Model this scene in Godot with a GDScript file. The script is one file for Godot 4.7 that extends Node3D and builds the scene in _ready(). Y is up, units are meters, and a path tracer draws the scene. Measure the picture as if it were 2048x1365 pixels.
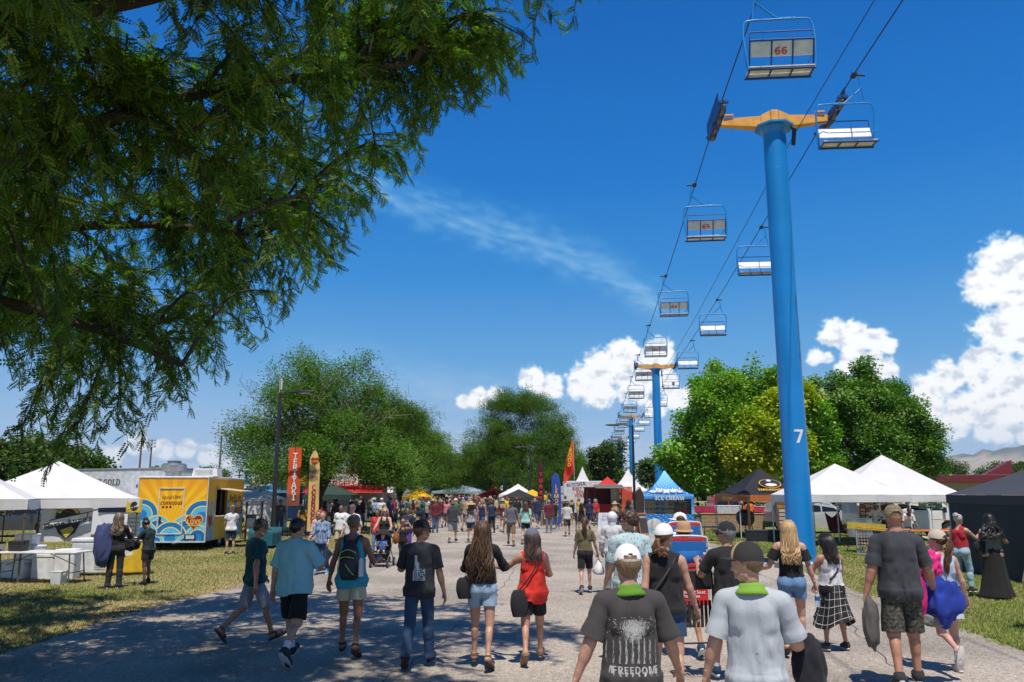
extends Node3D

# A fairground road on a hot afternoon: chairlift overhead, food stalls on both lawns, a crowd walking away.
# World: y up, metres; the road and the chairlift run along -Z.

var rng := RandomNumberGenerator.new()
var names := {}
var TX := {}
var MATS := {}
var t0 := 0

func _ready() -> void:
	t0 = Time.get_ticks_msec()
	rng.seed = 7
	# camera
	var cam := Camera3D.new()
	cam.name = "camera"
	cam.fov = 46.2
	cam.position = Vector3(0,2.12,0)
	cam.rotation_degrees = Vector3(10.7,5.19,0)
	cam.near = .05
	cam.far = 20000.0
	add_child(cam)
	cam.current = true
	# sky and exposure
	var we := WorldEnvironment.new()
	we.name = "world_environment"
	var env := Environment.new()
	env.background_mode = Environment.BG_SKY
	env.tonemap_mode = Environment.TONE_MAPPER_LINEAR
	env.tonemap_exposure = 1.3
	env.sdfgi_enabled = true
	env.ssao_enabled = true
	env.ssil_enabled = true
	env.fog_enabled = true
	env.fog_density = .00006
	env.fog_light_color = Color(.80,.87,.95)
	var sky := Sky.new()
	var pano := PanoramaSkyMaterial.new()
	pano.panorama = make_sky()
	pano.energy_multiplier = 1.0
	sky.sky_material = pano
	env.sky = sky
	we.environment = env
	add_child(we)
	# sun, behind the camera and high
	var sun := DirectionalLight3D.new()
	sun.name = "sun"
	sun.light_color = Color(1.0,.965,.91)
	sun.light_energy = 1.3
	sun.light_angular_distance = .53
	sun.shadow_enabled = true
	sun.look_at_from_position(Vector3(.07,.92,.385),Vector3.ZERO)
	add_child(sun)
	stage("sky")
	make_textures()
	build_ground()
	stage("ground")
	build_far()
	stage("far")
	build_lift()
	stage("lift")
	build_trees()
	stage("trees")
	build_stalls()
	stage("stalls")
	build_people()
	stage("people")
	build_crowd()
	stage("crowd")
	build_grass()
	stage("grass")

func stage(s: String) -> void:
	print("%s %.1f s" % [s,(Time.get_ticks_msec() - t0) / 1000.0])

# ---------------------------------------------------------------- helpers
class Geo:
	var v := PackedVector3Array()
	var n := PackedVector3Array()
	var uv := PackedVector2Array()
	var uv2 := PackedVector2Array()
	var c := PackedColorArray()
	var ix := PackedInt32Array()
	var col := Color(1,1,1)
	func vert(p: Vector3,nn: Vector3,u := Vector2.ZERO) -> int:
		v.push_back(p); n.push_back(nn); uv.push_back(u); c.push_back(col)
		return v.size() - 1
	# corners run counter-clockwise seen from outside
	func tri(a: Vector3,b: Vector3,d: Vector3) -> void:
		var nn := (b - a).cross(d - a).normalized()
		var i := vert(a,nn); vert(b,nn); vert(d,nn)
		ix.append_array(PackedInt32Array([i,i + 2,i + 1]))
	func quad(a: Vector3,b: Vector3,d: Vector3,e: Vector3) -> void:
		var nn := (d - a).cross(e - b).normalized()
		var i := vert(a,nn,Vector2(0,1)); vert(b,nn,Vector2(1,1)); vert(d,nn,Vector2(1,0)); vert(e,nn,Vector2(0,0))
		ix.append_array(PackedInt32Array([i,i + 2,i + 1,i,i + 3,i + 2]))
	func poly(pts: Array) -> void:
		for k in range(1,pts.size() - 1):
			tri(pts[0],pts[k],pts[k + 1])
	func box(ctr: Vector3,s: Vector3,b := Basis(),bev := .0) -> void:
		var h := s * .5
		if bev <= .0:
			var p := []
			for k in 8:
				p.append(ctr + b * Vector3(h.x if k & 1 else -h.x,h.y if k & 2 else -h.y,h.z if k & 4 else -h.z))
			quad(p[4],p[5],p[7],p[6]); quad(p[1],p[0],p[2],p[3])
			quad(p[5],p[1],p[3],p[7]); quad(p[0],p[4],p[6],p[2])
			quad(p[6],p[7],p[3],p[2]); quad(p[0],p[1],p[5],p[4])
			return
		bev = minf(bev,minf(h.x,minf(h.y,h.z)) * .95)
		# six faces inset, twelve edges, eight corners
		var ax := [Vector3(1,0,0),Vector3(0,1,0),Vector3(0,0,1)]
		for k in 3:
			var u: Vector3 = ax[(k + 1) % 3]
			var w: Vector3 = ax[(k + 2) % 3]
			var a: Vector3 = ax[k]
			for s1 in [-1.0,1.0]:
				var f: Vector3 = a * (h[k] * s1)
				var uu: Vector3 = u * (h[(k + 1) % 3] - bev)
				var ww: Vector3 = w * (h[(k + 2) % 3] - bev)
				if s1 > 0: quad(ctr + b * (f - uu - ww),ctr + b * (f + uu - ww),ctr + b * (f + uu + ww),ctr + b * (f - uu + ww))
				else: quad(ctr + b * (f + uu - ww),ctr + b * (f - uu - ww),ctr + b * (f - uu + ww),ctr + b * (f + uu + ww))
			for s1 in [-1.0,1.0]:
				for s2 in [-1.0,1.0]:
					var e: Vector3 = a * (h[k] - bev)
					var p1: Vector3 = u * (h[(k + 1) % 3] * s1) + w * ((h[(k + 2) % 3] - bev) * s2)
					var p2: Vector3 = u * ((h[(k + 1) % 3] - bev) * s1) + w * (h[(k + 2) % 3] * s2)
					_q(ctr,b,p1,p2,e)
		for sx in [-1.0,1.0]:
			for sy in [-1.0,1.0]:
				for sz in [-1.0,1.0]:
					var i := Vector3((h.x - bev) * sx,(h.y - bev) * sy,(h.z - bev) * sz)
					var px := ctr + b * (i + Vector3(bev * sx,0,0))
					var py := ctr + b * (i + Vector3(0,bev * sy,0))
					var pz := ctr + b * (i + Vector3(0,0,bev * sz))
					if sx * sy * sz > 0: tri(px,py,pz)
					else: tri(px,pz,py)
	func _q(ctr: Vector3,b: Basis,p1: Vector3,p2: Vector3,e: Vector3) -> void:
		if (p2 - p1).cross(e).dot(p1 + p2) < 0: quad(ctr + b * (p1 - e),ctr + b * (p1 + e),ctr + b * (p2 + e),ctr + b * (p2 - e))
		else: quad(ctr + b * (p2 - e),ctr + b * (p2 + e),ctr + b * (p1 + e),ctr + b * (p1 - e))
	# rows of points; shared vertices, smooth normals
	func grid(rows: Array,wrap := false,flip := false) -> void:
		var i0 := v.size()
		var m: int = rows[0].size()
		for r in rows.size():
			for k in m:
				vert(rows[r][k],Vector3.ZERO,Vector2(float(k) / maxf(1,(m if wrap else m - 1)),float(r) / maxf(1,rows.size() - 1)))
		var f0 := ix.size()
		for r in rows.size() - 1:
			for k in (m if wrap else m - 1):
				var a := i0 + r * m + k
				var b := i0 + r * m + (k + 1) % m
				if flip: ix.append_array(PackedInt32Array([a,b,b + m,a,b + m,a + m]))
				else: ix.append_array(PackedInt32Array([a,b + m,b,a,a + m,b + m]))
		smooth(i0,f0)
	func smooth(i0 := 0,f0 := 0) -> void:
		for i in range(i0,v.size()): n[i] = Vector3.ZERO
		for f in range(f0,ix.size(),3):
			var a := ix[f]; var b := ix[f + 1]; var d := ix[f + 2]
			var nn := (v[d] - v[a]).cross(v[b] - v[a])
			n[a] += nn; n[b] += nn; n[d] += nn
		for i in range(i0,v.size()): n[i] = n[i].normalized() if n[i].length_squared() > 1e-20 else Vector3.UP
	func tube(pts: Array,rad,sides := 8,caps := true) -> void:
		var rows := []
		var up := Vector3.UP
		var last := Vector3.ZERO
		for i in pts.size():
			var d: Vector3 = (pts[mini(i + 1,pts.size() - 1)] - pts[maxi(i - 1,0)]).normalized()
			if i == 0:
				up = Vector3.UP if absf(d.y) < .9 else Vector3(1,0,0)
			var s := d.cross(up).normalized()
			if s.length_squared() < .5: s = last
			up = s.cross(d).normalized()
			last = s
			var r: float = rad[i] if rad is Array or rad is PackedFloat32Array else rad
			var row := PackedVector3Array()
			for k in sides:
				var a := -TAU * k / sides
				row.push_back(pts[i] + (s * cos(a) + up * sin(a)) * r)
			rows.append(row)
		grid(rows,true)
		if caps:
			for e in 2:
				var row: PackedVector3Array = rows[0 if e == 0 else rows.size() - 1]
				var p: Vector3 = pts[0 if e == 0 else pts.size() - 1]
				for k in sides:
					if e == 0: tri(p,row[(k + 1) % sides],row[k])
					else: tri(p,row[k],row[(k + 1) % sides])
	# profile of Vector2(radius, height), from the bottom up
	func lathe(prof: Array,sides := 16,at := Vector3.ZERO,b := Basis(),soft := false) -> void:
		var rows := []
		for p in prof:
			var row := PackedVector3Array()
			for k in sides:
				var a := -TAU * k / sides
				row.push_back(at + b * Vector3(cos(a) * p.x,p.y,sin(a) * p.x))
			rows.append(row)
		if soft:
			grid(rows,true)
		else:
			for r in rows.size() - 1:
				grid([rows[r],rows[r + 1]],true)
	func ellipsoid(ctr: Vector3,r: Vector3,segs := 12,rings := 8,b := Basis()) -> void:
		var rows := []
		for j in rings + 1:
			var t := -PI / 2 + PI * j / rings
			var row := PackedVector3Array()
			for k in segs:
				var a := -TAU * k / segs
				row.push_back(ctr + b * Vector3(cos(a) * cos(t) * r.x,sin(t) * r.y,sin(a) * cos(t) * r.z))
			rows.append(row)
		grid(rows,true)
	func arrays(a: Array,x := Transform3D()) -> void:
		var i0 := v.size()
		var av: PackedVector3Array = a[Mesh.ARRAY_VERTEX]
		var an: PackedVector3Array = a[Mesh.ARRAY_NORMAL]
		for i in av.size():
			vert(x * av[i],(x.basis * an[i]).normalized())
		if a[Mesh.ARRAY_INDEX] == null:
			for i in av.size(): ix.push_back(i0 + i)
		else:
			for i in a[Mesh.ARRAY_INDEX]: ix.push_back(i0 + i)
	func add(g: Geo,x := Transform3D()) -> void:
		var i0 := v.size()
		for i in g.v.size():
			v.push_back(x * g.v[i]); n.push_back((x.basis * g.n[i]).normalized()); uv.push_back(g.uv[i]); c.push_back(g.c[i])
		for i in g.ix: ix.push_back(i0 + i)
	func mesh(m: Material = null) -> ArrayMesh:
		var a := []
		a.resize(Mesh.ARRAY_MAX)
		a[Mesh.ARRAY_VERTEX] = v; a[Mesh.ARRAY_NORMAL] = n; a[Mesh.ARRAY_TEX_UV] = uv; a[Mesh.ARRAY_COLOR] = c; a[Mesh.ARRAY_INDEX] = ix
		if uv2.size() == v.size(): a[Mesh.ARRAY_TEX_UV2] = uv2
		var out := ArrayMesh.new()
		if v.size() == 0: return out
		out.add_surface_from_arrays(Mesh.PRIMITIVE_TRIANGLES,a)
		if m: out.surface_set_material(0,m)
		return out

func numbered(s: String) -> String:
	if not names.has(s):
		names[s] = 0
		return s
	names[s] += 1
	return "%s_%03d" % [s,names[s]]

func thing(called: String,label: String,category: String,at := Vector3.ZERO,turn := .0,group := "") -> Node3D:
	var o := Node3D.new()
	o.name = numbered(called)
	o.position = at
	o.rotation.y = turn
	tag(o,label,category,group)
	add_child(o)
	return o

func tag(o: Node,label: String,category: String,group := "",kind := "") -> void:
	if label: o.set_meta("label",label)
	if category: o.set_meta("category",category)
	if group: o.set_meta("group",group)
	if kind: o.set_meta("kind",kind)

func obj(called: String,g,m: Material,parent: Node = null) -> MeshInstance3D:
	var o := MeshInstance3D.new()
	o.name = called if parent else numbered(called)
	o.mesh = g.mesh(m) if g is Geo else g
	if not (g is Geo) and m: o.material_override = m
	(parent if parent else self).add_child(o,true)
	return o

func lin(r: float,g: float,b: float) -> Color:
	return Color(r,g,b).linear_to_srgb()

func mat(c: Color,rough := .7,metal := .0) -> StandardMaterial3D:
	var m := StandardMaterial3D.new()
	m.albedo_color = c
	m.roughness = rough
	m.metallic = metal
	m.vertex_color_use_as_albedo = true
	return m

# a plain colour broken up by one of the shared grey textures, laid by world or object position
func surf(c: Color,tex: String,scale: float,rough := .75,metal := .0,bump := .0) -> StandardMaterial3D:
	var m := mat(c,rough,metal)
	m.albedo_texture = TX[tex]
	m.uv1_triplanar = true
	m.uv1_scale = Vector3.ONE * scale
	if bump > .0:
		m.heightmap_enabled = true
		m.heightmap_texture = TX[tex]
		m.heightmap_scale = bump
	return m

func cached(key: String,make: Callable) -> Material:
	if not MATS.has(key): MATS[key] = make.call()
	return MATS[key]

func paint(r: float,g: float,b: float,rough := .5) -> Material:
	return cached("paint %.3f %.3f %.3f %.2f" % [r,g,b,rough],func(): return surf(lin(r,g,b),"soil",.9,rough))

func cloth(r: float,g: float,b: float) -> Material:
	return cached("cloth %.3f %.3f %.3f" % [r,g,b],func():
		var m := surf(lin(r,g,b),"weave",3.0,.92)
		m.rim_enabled = true
		m.rim = .25
		return m)

func canvas(r: float,g: float,b: float) -> Material:
	return cached("canvas %.3f %.3f %.3f" % [r,g,b],func():
		var m := surf(lin(r,g,b),"clean",.5,.8)
		m.backlight_enabled = true
		m.backlight = Color(.35,.35,.35)
		return m)

func steel() -> Material:
	return cached("steel",func(): return surf(lin(.55,.56,.58),"soil",2.0,.35,.9))

func dark() -> Material:
	return cached("dark",func(): return surf(lin(.02,.02,.022),"soil",2.0,.55))

func noise_tex(freq: float,oct: int,lo: float,hi: float,size := 512,type := FastNoiseLite.TYPE_SIMPLEX_SMOOTH) -> Texture2D:
	var nz := FastNoiseLite.new()
	nz.noise_type = type
	nz.frequency = freq
	nz.seed = TX.size() + 3
	nz.fractal_octaves = oct
	nz.fractal_gain = .55
	var im := nz.get_seamless_image(size,size)
	im.convert(Image.FORMAT_L8)
	var d := im.get_data()
	for i in d.size():
		d[i] = int(clampf(lerpf(lo,hi,d[i] / 255.0),0,1) * 255.0)
	return ImageTexture.create_from_image(Image.create_from_data(size,size,false,Image.FORMAT_L8,d))

func make_textures() -> void:
	TX["soil"] = noise_tex(.012,5,.86,1.04,256)
	TX["clean"] = noise_tex(.01,4,.94,1.02,256)
	TX["weave"] = noise_tex(.11,3,.93,1.03,256)
	TX["bark"] = noise_tex(.06,4,.45,1.15,256,FastNoiseLite.TYPE_CELLULAR)
	TX["turf"] = noise_tex(.03,5,.55,1.25,512)
	TX["wood"] = noise_tex(.03,4,.6,1.1,256)

func text_arrays(s: String,height: float,depth := .004,font := "Droid Sans",bold := true) -> Array:
	var tm := TextMesh.new()
	var sf := SystemFont.new()
	sf.font_names = PackedStringArray([font])
	if bold: sf.font_weight = 700
	tm.font = sf
	tm.text = s
	tm.font_size = 32
	tm.pixel_size = height / 24.0
	tm.depth = depth
	tm.curve_step = 1.5
	return tm.surface_get_arrays(0)

# lettering as a child of a sign: local position, facing +Z of its basis
func letters(parent: Node,s: String,height: float,at: Vector3,b: Basis,m: Material,font := "Droid Sans",wide := 1.0,bold := true,called := "lettering") -> MeshInstance3D:
	var g := Geo.new()
	var a := text_arrays(s,height,.004,font,bold)
	if a.size() == 0: return null
	g.arrays(a,Transform3D(b * Basis.from_scale(Vector3(wide,1,1)),at))
	return obj(called,g,m,parent)

# outline of 2D points (x right, y up, counter-clockwise) as a flat print with a little thickness, facing +Z of the basis
func flat_shape(g: Geo,pts: PackedVector2Array,at: Vector3,b: Basis) -> void:
	var t := Geometry2D.triangulate_polygon(pts)
	for k in range(0,t.size(),3):
		var p := [pts[t[k]],pts[t[k + 1]],pts[t[k + 2]]]
		if (p[1] - p[0]).cross(p[2] - p[0]) < 0: p = [p[0],p[2],p[1]]
		g.tri(at + b * Vector3(p[0].x,p[0].y,0),at + b * Vector3(p[1].x,p[1].y,0),at + b * Vector3(p[2].x,p[2].y,0))

func noise(seed_: int,freq: float,oct := 3) -> FastNoiseLite:
	var nz := FastNoiseLite.new()
	nz.seed = seed_
	nz.noise_type = FastNoiseLite.TYPE_SIMPLEX_SMOOTH
	nz.frequency = freq
	nz.fractal_octaves = oct
	return nz

func spline(pts: Array,per := 6) -> Array:
	var out := []
	for i in pts.size() - 1:
		var p0: Vector3 = pts[maxi(i - 1,0)]
		var p3: Vector3 = pts[mini(i + 2,pts.size() - 1)]
		for k in per:
			out.append((pts[i] as Vector3).cubic_interpolate(pts[i + 1],p0,p3,float(k) / per))
	out.append(pts[pts.size() - 1])
	return out

# a part that is one box
func bx(called: String,m: Material,parent: Node,ctr: Vector3,s: Vector3,b := Basis(),bev := .0) -> MeshInstance3D:
	var g := Geo.new()
	g.box(ctr,s,b,bev)
	return obj(called,g,m,parent)

const ORD := ["first","second","third","fourth","fifth","sixth","seventh","eighth","ninth","tenth","eleventh","twelfth","thirteenth","fourteenth","fifteenth","sixteenth","seventeenth","eighteenth"]

# ---------------------------------------------------------------- sky: air and clouds by direction (azimuth from -Z, elevation), degrees
const SW := 4096
const SH := 2048

func air(el: float) -> Vector3:
	var stops := [[.0,Vector3(.42,.53,.64)],[4.0,Vector3(.27,.43,.63)],[9.0,Vector3(.095,.30,.58)],[15.0,Vector3(.025,.205,.53)],[22.0,Vector3(.004,.142,.47)],[32.0,Vector3(.001,.100,.385)],[50.0,Vector3(.002,.075,.29)],[90.0,Vector3(.002,.06,.25)]]
	for i in stops.size() - 1:
		if el <= stops[i + 1][0]:
			var t: float = (el - stops[i][0]) / (stops[i + 1][0] - stops[i][0])
			return (stops[i][1] as Vector3).lerp(stops[i + 1][1],t)
	return stops[-1][1]

func make_sky() -> ImageTexture:
	var per := SW / 360.0
	var im := Image.create(SW,SH,false,Image.FORMAT_RGB8)
	for y in SH:
		var el := 90.0 - (y + .5) * 180.0 / SH
		var a := air(maxf(el,.0))
		if el < 0: a = Vector3(.25,.24,.20)
		im.fill_rect(Rect2i(0,y,SW,1),Color(a.x,a.y,a.z).linear_to_srgb())
	# thin high cloud: faint streaks
	var data := im.get_data()
	var n1 := noise(11,.16,4)
	var n2 := noise(12,.9,4)
	for streak in [[[-24.0,25.5],[-18.8,22.4],[-11.0,19.6],[-5.0,18.0],[1.0,15.8],[5.0,13.2],[7.0,12.0]],[[-24.0,9.6],[-19.0,9.0],[-13.0,7.6],[-6.0,6.4],[.0,5.0]]]:
		var low: bool = streak.size() == 5
		for x in range(int((180 - 27) * per),int((180 + 10) * per)):
			var az := (x + .5) / per - 180.0
			if az <= streak[0][0] or az >= streak[-1][0]: continue
			var mid := .0
			for i in streak.size() - 1:
				if az >= streak[i][0] and az <= streak[i + 1][0]:
					var t: float = (az - streak[i][0]) / (streak[i + 1][0] - streak[i][0])
					mid = lerpf(streak[i][1],streak[i + 1][1],smoothstep(0,1,t) * .4 + t * .6)
			var ends := smoothstep(streak[0][0],streak[0][0] + 8.0,az) * (1.0 - smoothstep(streak[-1][0] - 2.5,streak[-1][0],az))
			for y in range(int((90 - mid - 5.0) * per),int((90 - mid + 5.0) * per)):
				var el := 90.0 - (y + .5) / per
				var d := el - mid
				var wob := n1.get_noise_2d(az * 3.0,el * 6.0) * 1.0
				var wide := .75 if not low else .9
				var w := exp(-pow((d + wob * .8) / (wide + (.9 if d > 0 else .3)),2.0)) * ends
				w *= .42 * (.70 + .55 * n2.get_noise_2d(az * .5 + el * .4,el * 1.6 + az * .35))
				if low: w *= .5
				if w <= .004: continue
				_mix(data,x,y,Vector3(.62,.67,.74),w)
	# banks low over the horizon all round, then heaped clouds
	var rc := RandomNumberGenerator.new()
	rc.seed = 21
	var banks := []
	for k in 34:
		var az := -180.0 + k * 10.6 + rc.randf_range(-3,3)
		banks.append([az,rc.randf_range(.4,3.0),rc.randf_range(5,9),rc.randf_range(.5,1.2)])
	var heaps := [
		# the heap behind the far lift towers
		[[-3.6,7.8,1.3],[-2.4,7.3,1.2],[.2,7.6,1.8],[1.6,8.6,1.9],[2.9,9.4,1.7],[4.2,8.9,1.5],[5.4,9.6,1.4],[1.0,6.9,1.6],[3.6,7.2,1.7],[5.6,7.6,1.2]],
		[[-7.6,6.5,1.0],[-6.4,6.8,.8],[-8.6,6.3,.7]],
		[[6.4,6.3,1.0],[7.8,6.4,1.2],[9.2,6.0,1.1],[5.0,5.6,.9]],
		# the two small heaps behind the tower and the large one at the side
		[[17.2,10.3,1.2],[18.4,10.0,1.3],[19.6,9.7,1.1],[20.4,9.3,.7],[18.2,9.0,1.0],[19.4,8.6,.8]],
		[[15.9,8.9,.8],[16.6,8.8,.5],[18.8,8.2,.9],[20.0,7.8,1.0],[17.6,8.0,.7]],
		[[27.6,13.6,2.2],[26.6,12.4,1.9],[28.6,11.6,2.5],[27.2,9.6,2.2],[29.4,9.0,2.6],[25.4,7.6,1.5],[23.6,7.0,1.4],[22.4,6.4,1.2],[26.2,6.6,2.0],[28.6,6.4,2.4],[31.5,12.0,3.0],[32.0,8.0,3.0]],
		[[22.5,5.2,1.1],[24.4,5.0,1.4],[26.6,4.8,1.6],[28.8,4.7,1.7],[23.6,4.0,1.2],[25.8,3.7,1.3],[28.2,3.5,1.5]],
		[[-31.6,2.2,.9],[-30.2,2.9,.9],[-28.6,2.6,.9],[-27.2,2.7,.8],[-25.8,2.3,.9],[-24.4,1.9,.7],[-33.0,1.8,.8]],
		[[13.0,4.0,.8],[14.2,3.6,.9],[11.8,3.6,.8]]]
	for k in 26:
		var az := 44.0 + k * 10.5 + rc.randf_range(-3,3)
		if az > 316: continue
		var el := rc.randf_range(3.0,11.0)
		var h := []
		for j in rc.randi_range(5,10):
			h.append([az + rc.randf_range(-4,4),el + rc.randf_range(-.5,2.6),rc.randf_range(.9,2.4)])
		heaps.append(h)
	var nb := noise(31,.5,4)
	for b in banks:
		for x in range(int((180 + b[0] - b[2]) * per),int((180 + b[0] + b[2]) * per)):
			for y in range(int((90 - b[1] - b[3] * 2) * per),int((90 - b[1] + b[3] * 2) * per)):
				var az := (x + .5) / per - 180.0
				var el := 90.0 - (y + .5) / per
				if el < 0: continue
				var q := 1.0 - pow((az - b[0]) / b[2],2) - pow((el - b[1]) / (b[3] * 1.6),2)
				q += nb.get_noise_2d(az * 1.6,el * 5.0) * .9
				if q > 0: _mix(data,posmod(x,SW),y,Vector3(.58,.64,.72),clampf(q,0,1) * .5)
	var na := noise(41,.42,5)
	var nd := noise(42,1.1,4)
	for h in heaps:
		var lo := Vector2(1e9,1e9)
		var hi := Vector2(-1e9,-1e9)
		for c in h:
			lo = lo.min(Vector2(c[0] - c[2] * 1.5,c[1] - c[2] * 1.5))
			hi = hi.max(Vector2(c[0] + c[2] * 1.5,c[1] + c[2] * 1.5))
		var inframe := lo.x < 34 and hi.x > -42
		for x in range(int((180 + lo.x) * per),int((180 + hi.x) * per)):
			for y in range(int((90 - hi.y) * per),int((90 - maxf(lo.y,.1)) * per)):
				var az := (x + .5) / per - 180.0
				var el := 90.0 - (y + .5) / per
				var r := _heap(h,az,el)
				if r.x < -.55: continue
				var w1 := na.get_noise_2d(az * 2.1,el * 2.3)
				var w2 := nd.get_noise_2d(az * 2.6 + 40.0,el * 2.8)
				var q := r.x + .30 * w1 + .20 * w2
				var cover := smoothstep(.0,.30,q)
				if cover <= .0: continue
				# cloud shading painted in as grey noise patches on the white
				var c := Vector3(.86,.86,.86).lerp(Vector3(.44,.50,.60),smoothstep(.02,.55,nb.get_noise_2d(az * 1.1 + 70.0,el * 2.0) + .35 * w2 + .2 * w1) * .8)
				_mix(data,posmod(x,SW),y,c,cover * (.98 if el > 4 else .85))
	return ImageTexture.create_from_image(Image.create_from_data(SW,SH,false,Image.FORMAT_RGB8,data))

# how far inside the heap of balls, and how low in its ball
func _heap(h: Array,az: float,el: float) -> Vector2:
	var best := -9.0
	var low := .0
	for c in h:
		var dx: float = (az - c[0]) / c[2]
		var dy: float = (el - c[1]) / c[2]
		if dy < 0: dy *= 1.35
		var q := 1.0 - sqrt(dx * dx + dy * dy)
		if q > best:
			best = q
			low = -dy * .6
	return Vector2(best,low)

func _mix(d: PackedByteArray,x: int,y: int,c: Vector3,w: float) -> void:
	var i := (y * SW + posmod(x + SW / 2,SW)) * 3
	var s := Color(c.x,c.y,c.z).linear_to_srgb()
	d[i] = int(lerpf(d[i],s.r * 255.0,w))
	d[i + 1] = int(lerpf(d[i + 1],s.g * 255.0,w))
	d[i + 2] = int(lerpf(d[i + 2],s.b * 255.0,w))

# ---------------------------------------------------------------- ground, road, grass
const EDGE := [[30.0,-7.4,6.1],[10.0,-7.6,6.0],[-8.0,-7.7,5.95],[-12.0,-7.85,5.95],[-20.0,-8.1,5.9],[-32.0,-8.8,5.6],[-45.0,-10.5,4.0],[-60.0,-12.5,1.9],[-100.0,-18.0,-2.5],[-140.0,-23.0,-6.4],[-260.0,-42.0,-22.0]]
var wob: FastNoiseLite
var dry_n: FastNoiseLite

func road_edge(z: float,right: bool) -> float:
	var k := 2 if right else 1
	if z >= EDGE[0][0]: return EDGE[0][k]
	for i in EDGE.size() - 1:
		if z <= EDGE[i][0] and z >= EDGE[i + 1][0]:
			var t: float = (z - EDGE[i][0]) / (EDGE[i + 1][0] - EDGE[i][0])
			return lerpf(EDGE[i][k],EDGE[i + 1][k],t) + .12 * wob.get_noise_2d(z * 2.0,40.0 * k) + .25 * wob.get_noise_2d(z * .3,90.0 * k)
	return EDGE[-1][k]

# 0 lush, 1 straw
func dryness(x: float,z: float) -> float:
	var d := .58 if x < -3.0 else .12
	d += .75 * dry_n.get_noise_2d(x * 1.0,z * 1.0)
	var e := minf(absf(x - road_edge(z,false)),absf(x - road_edge(z,true)))
	d += .45 * exp(-e * 2.2)
	return clampf(d,.0,1.0)

func grass_color(d: float,j: float) -> Color:
	var g := V(.12,.19,.025).lerp(V(.28,.34,.075),clampf(j,0,1))
	var s := V(.40,.32,.15).lerp(V(.60,.49,.25),clampf(j,0,1))
	var c := g.lerp(s,d)
	return Color(c.x,c.y,c.z)

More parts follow.
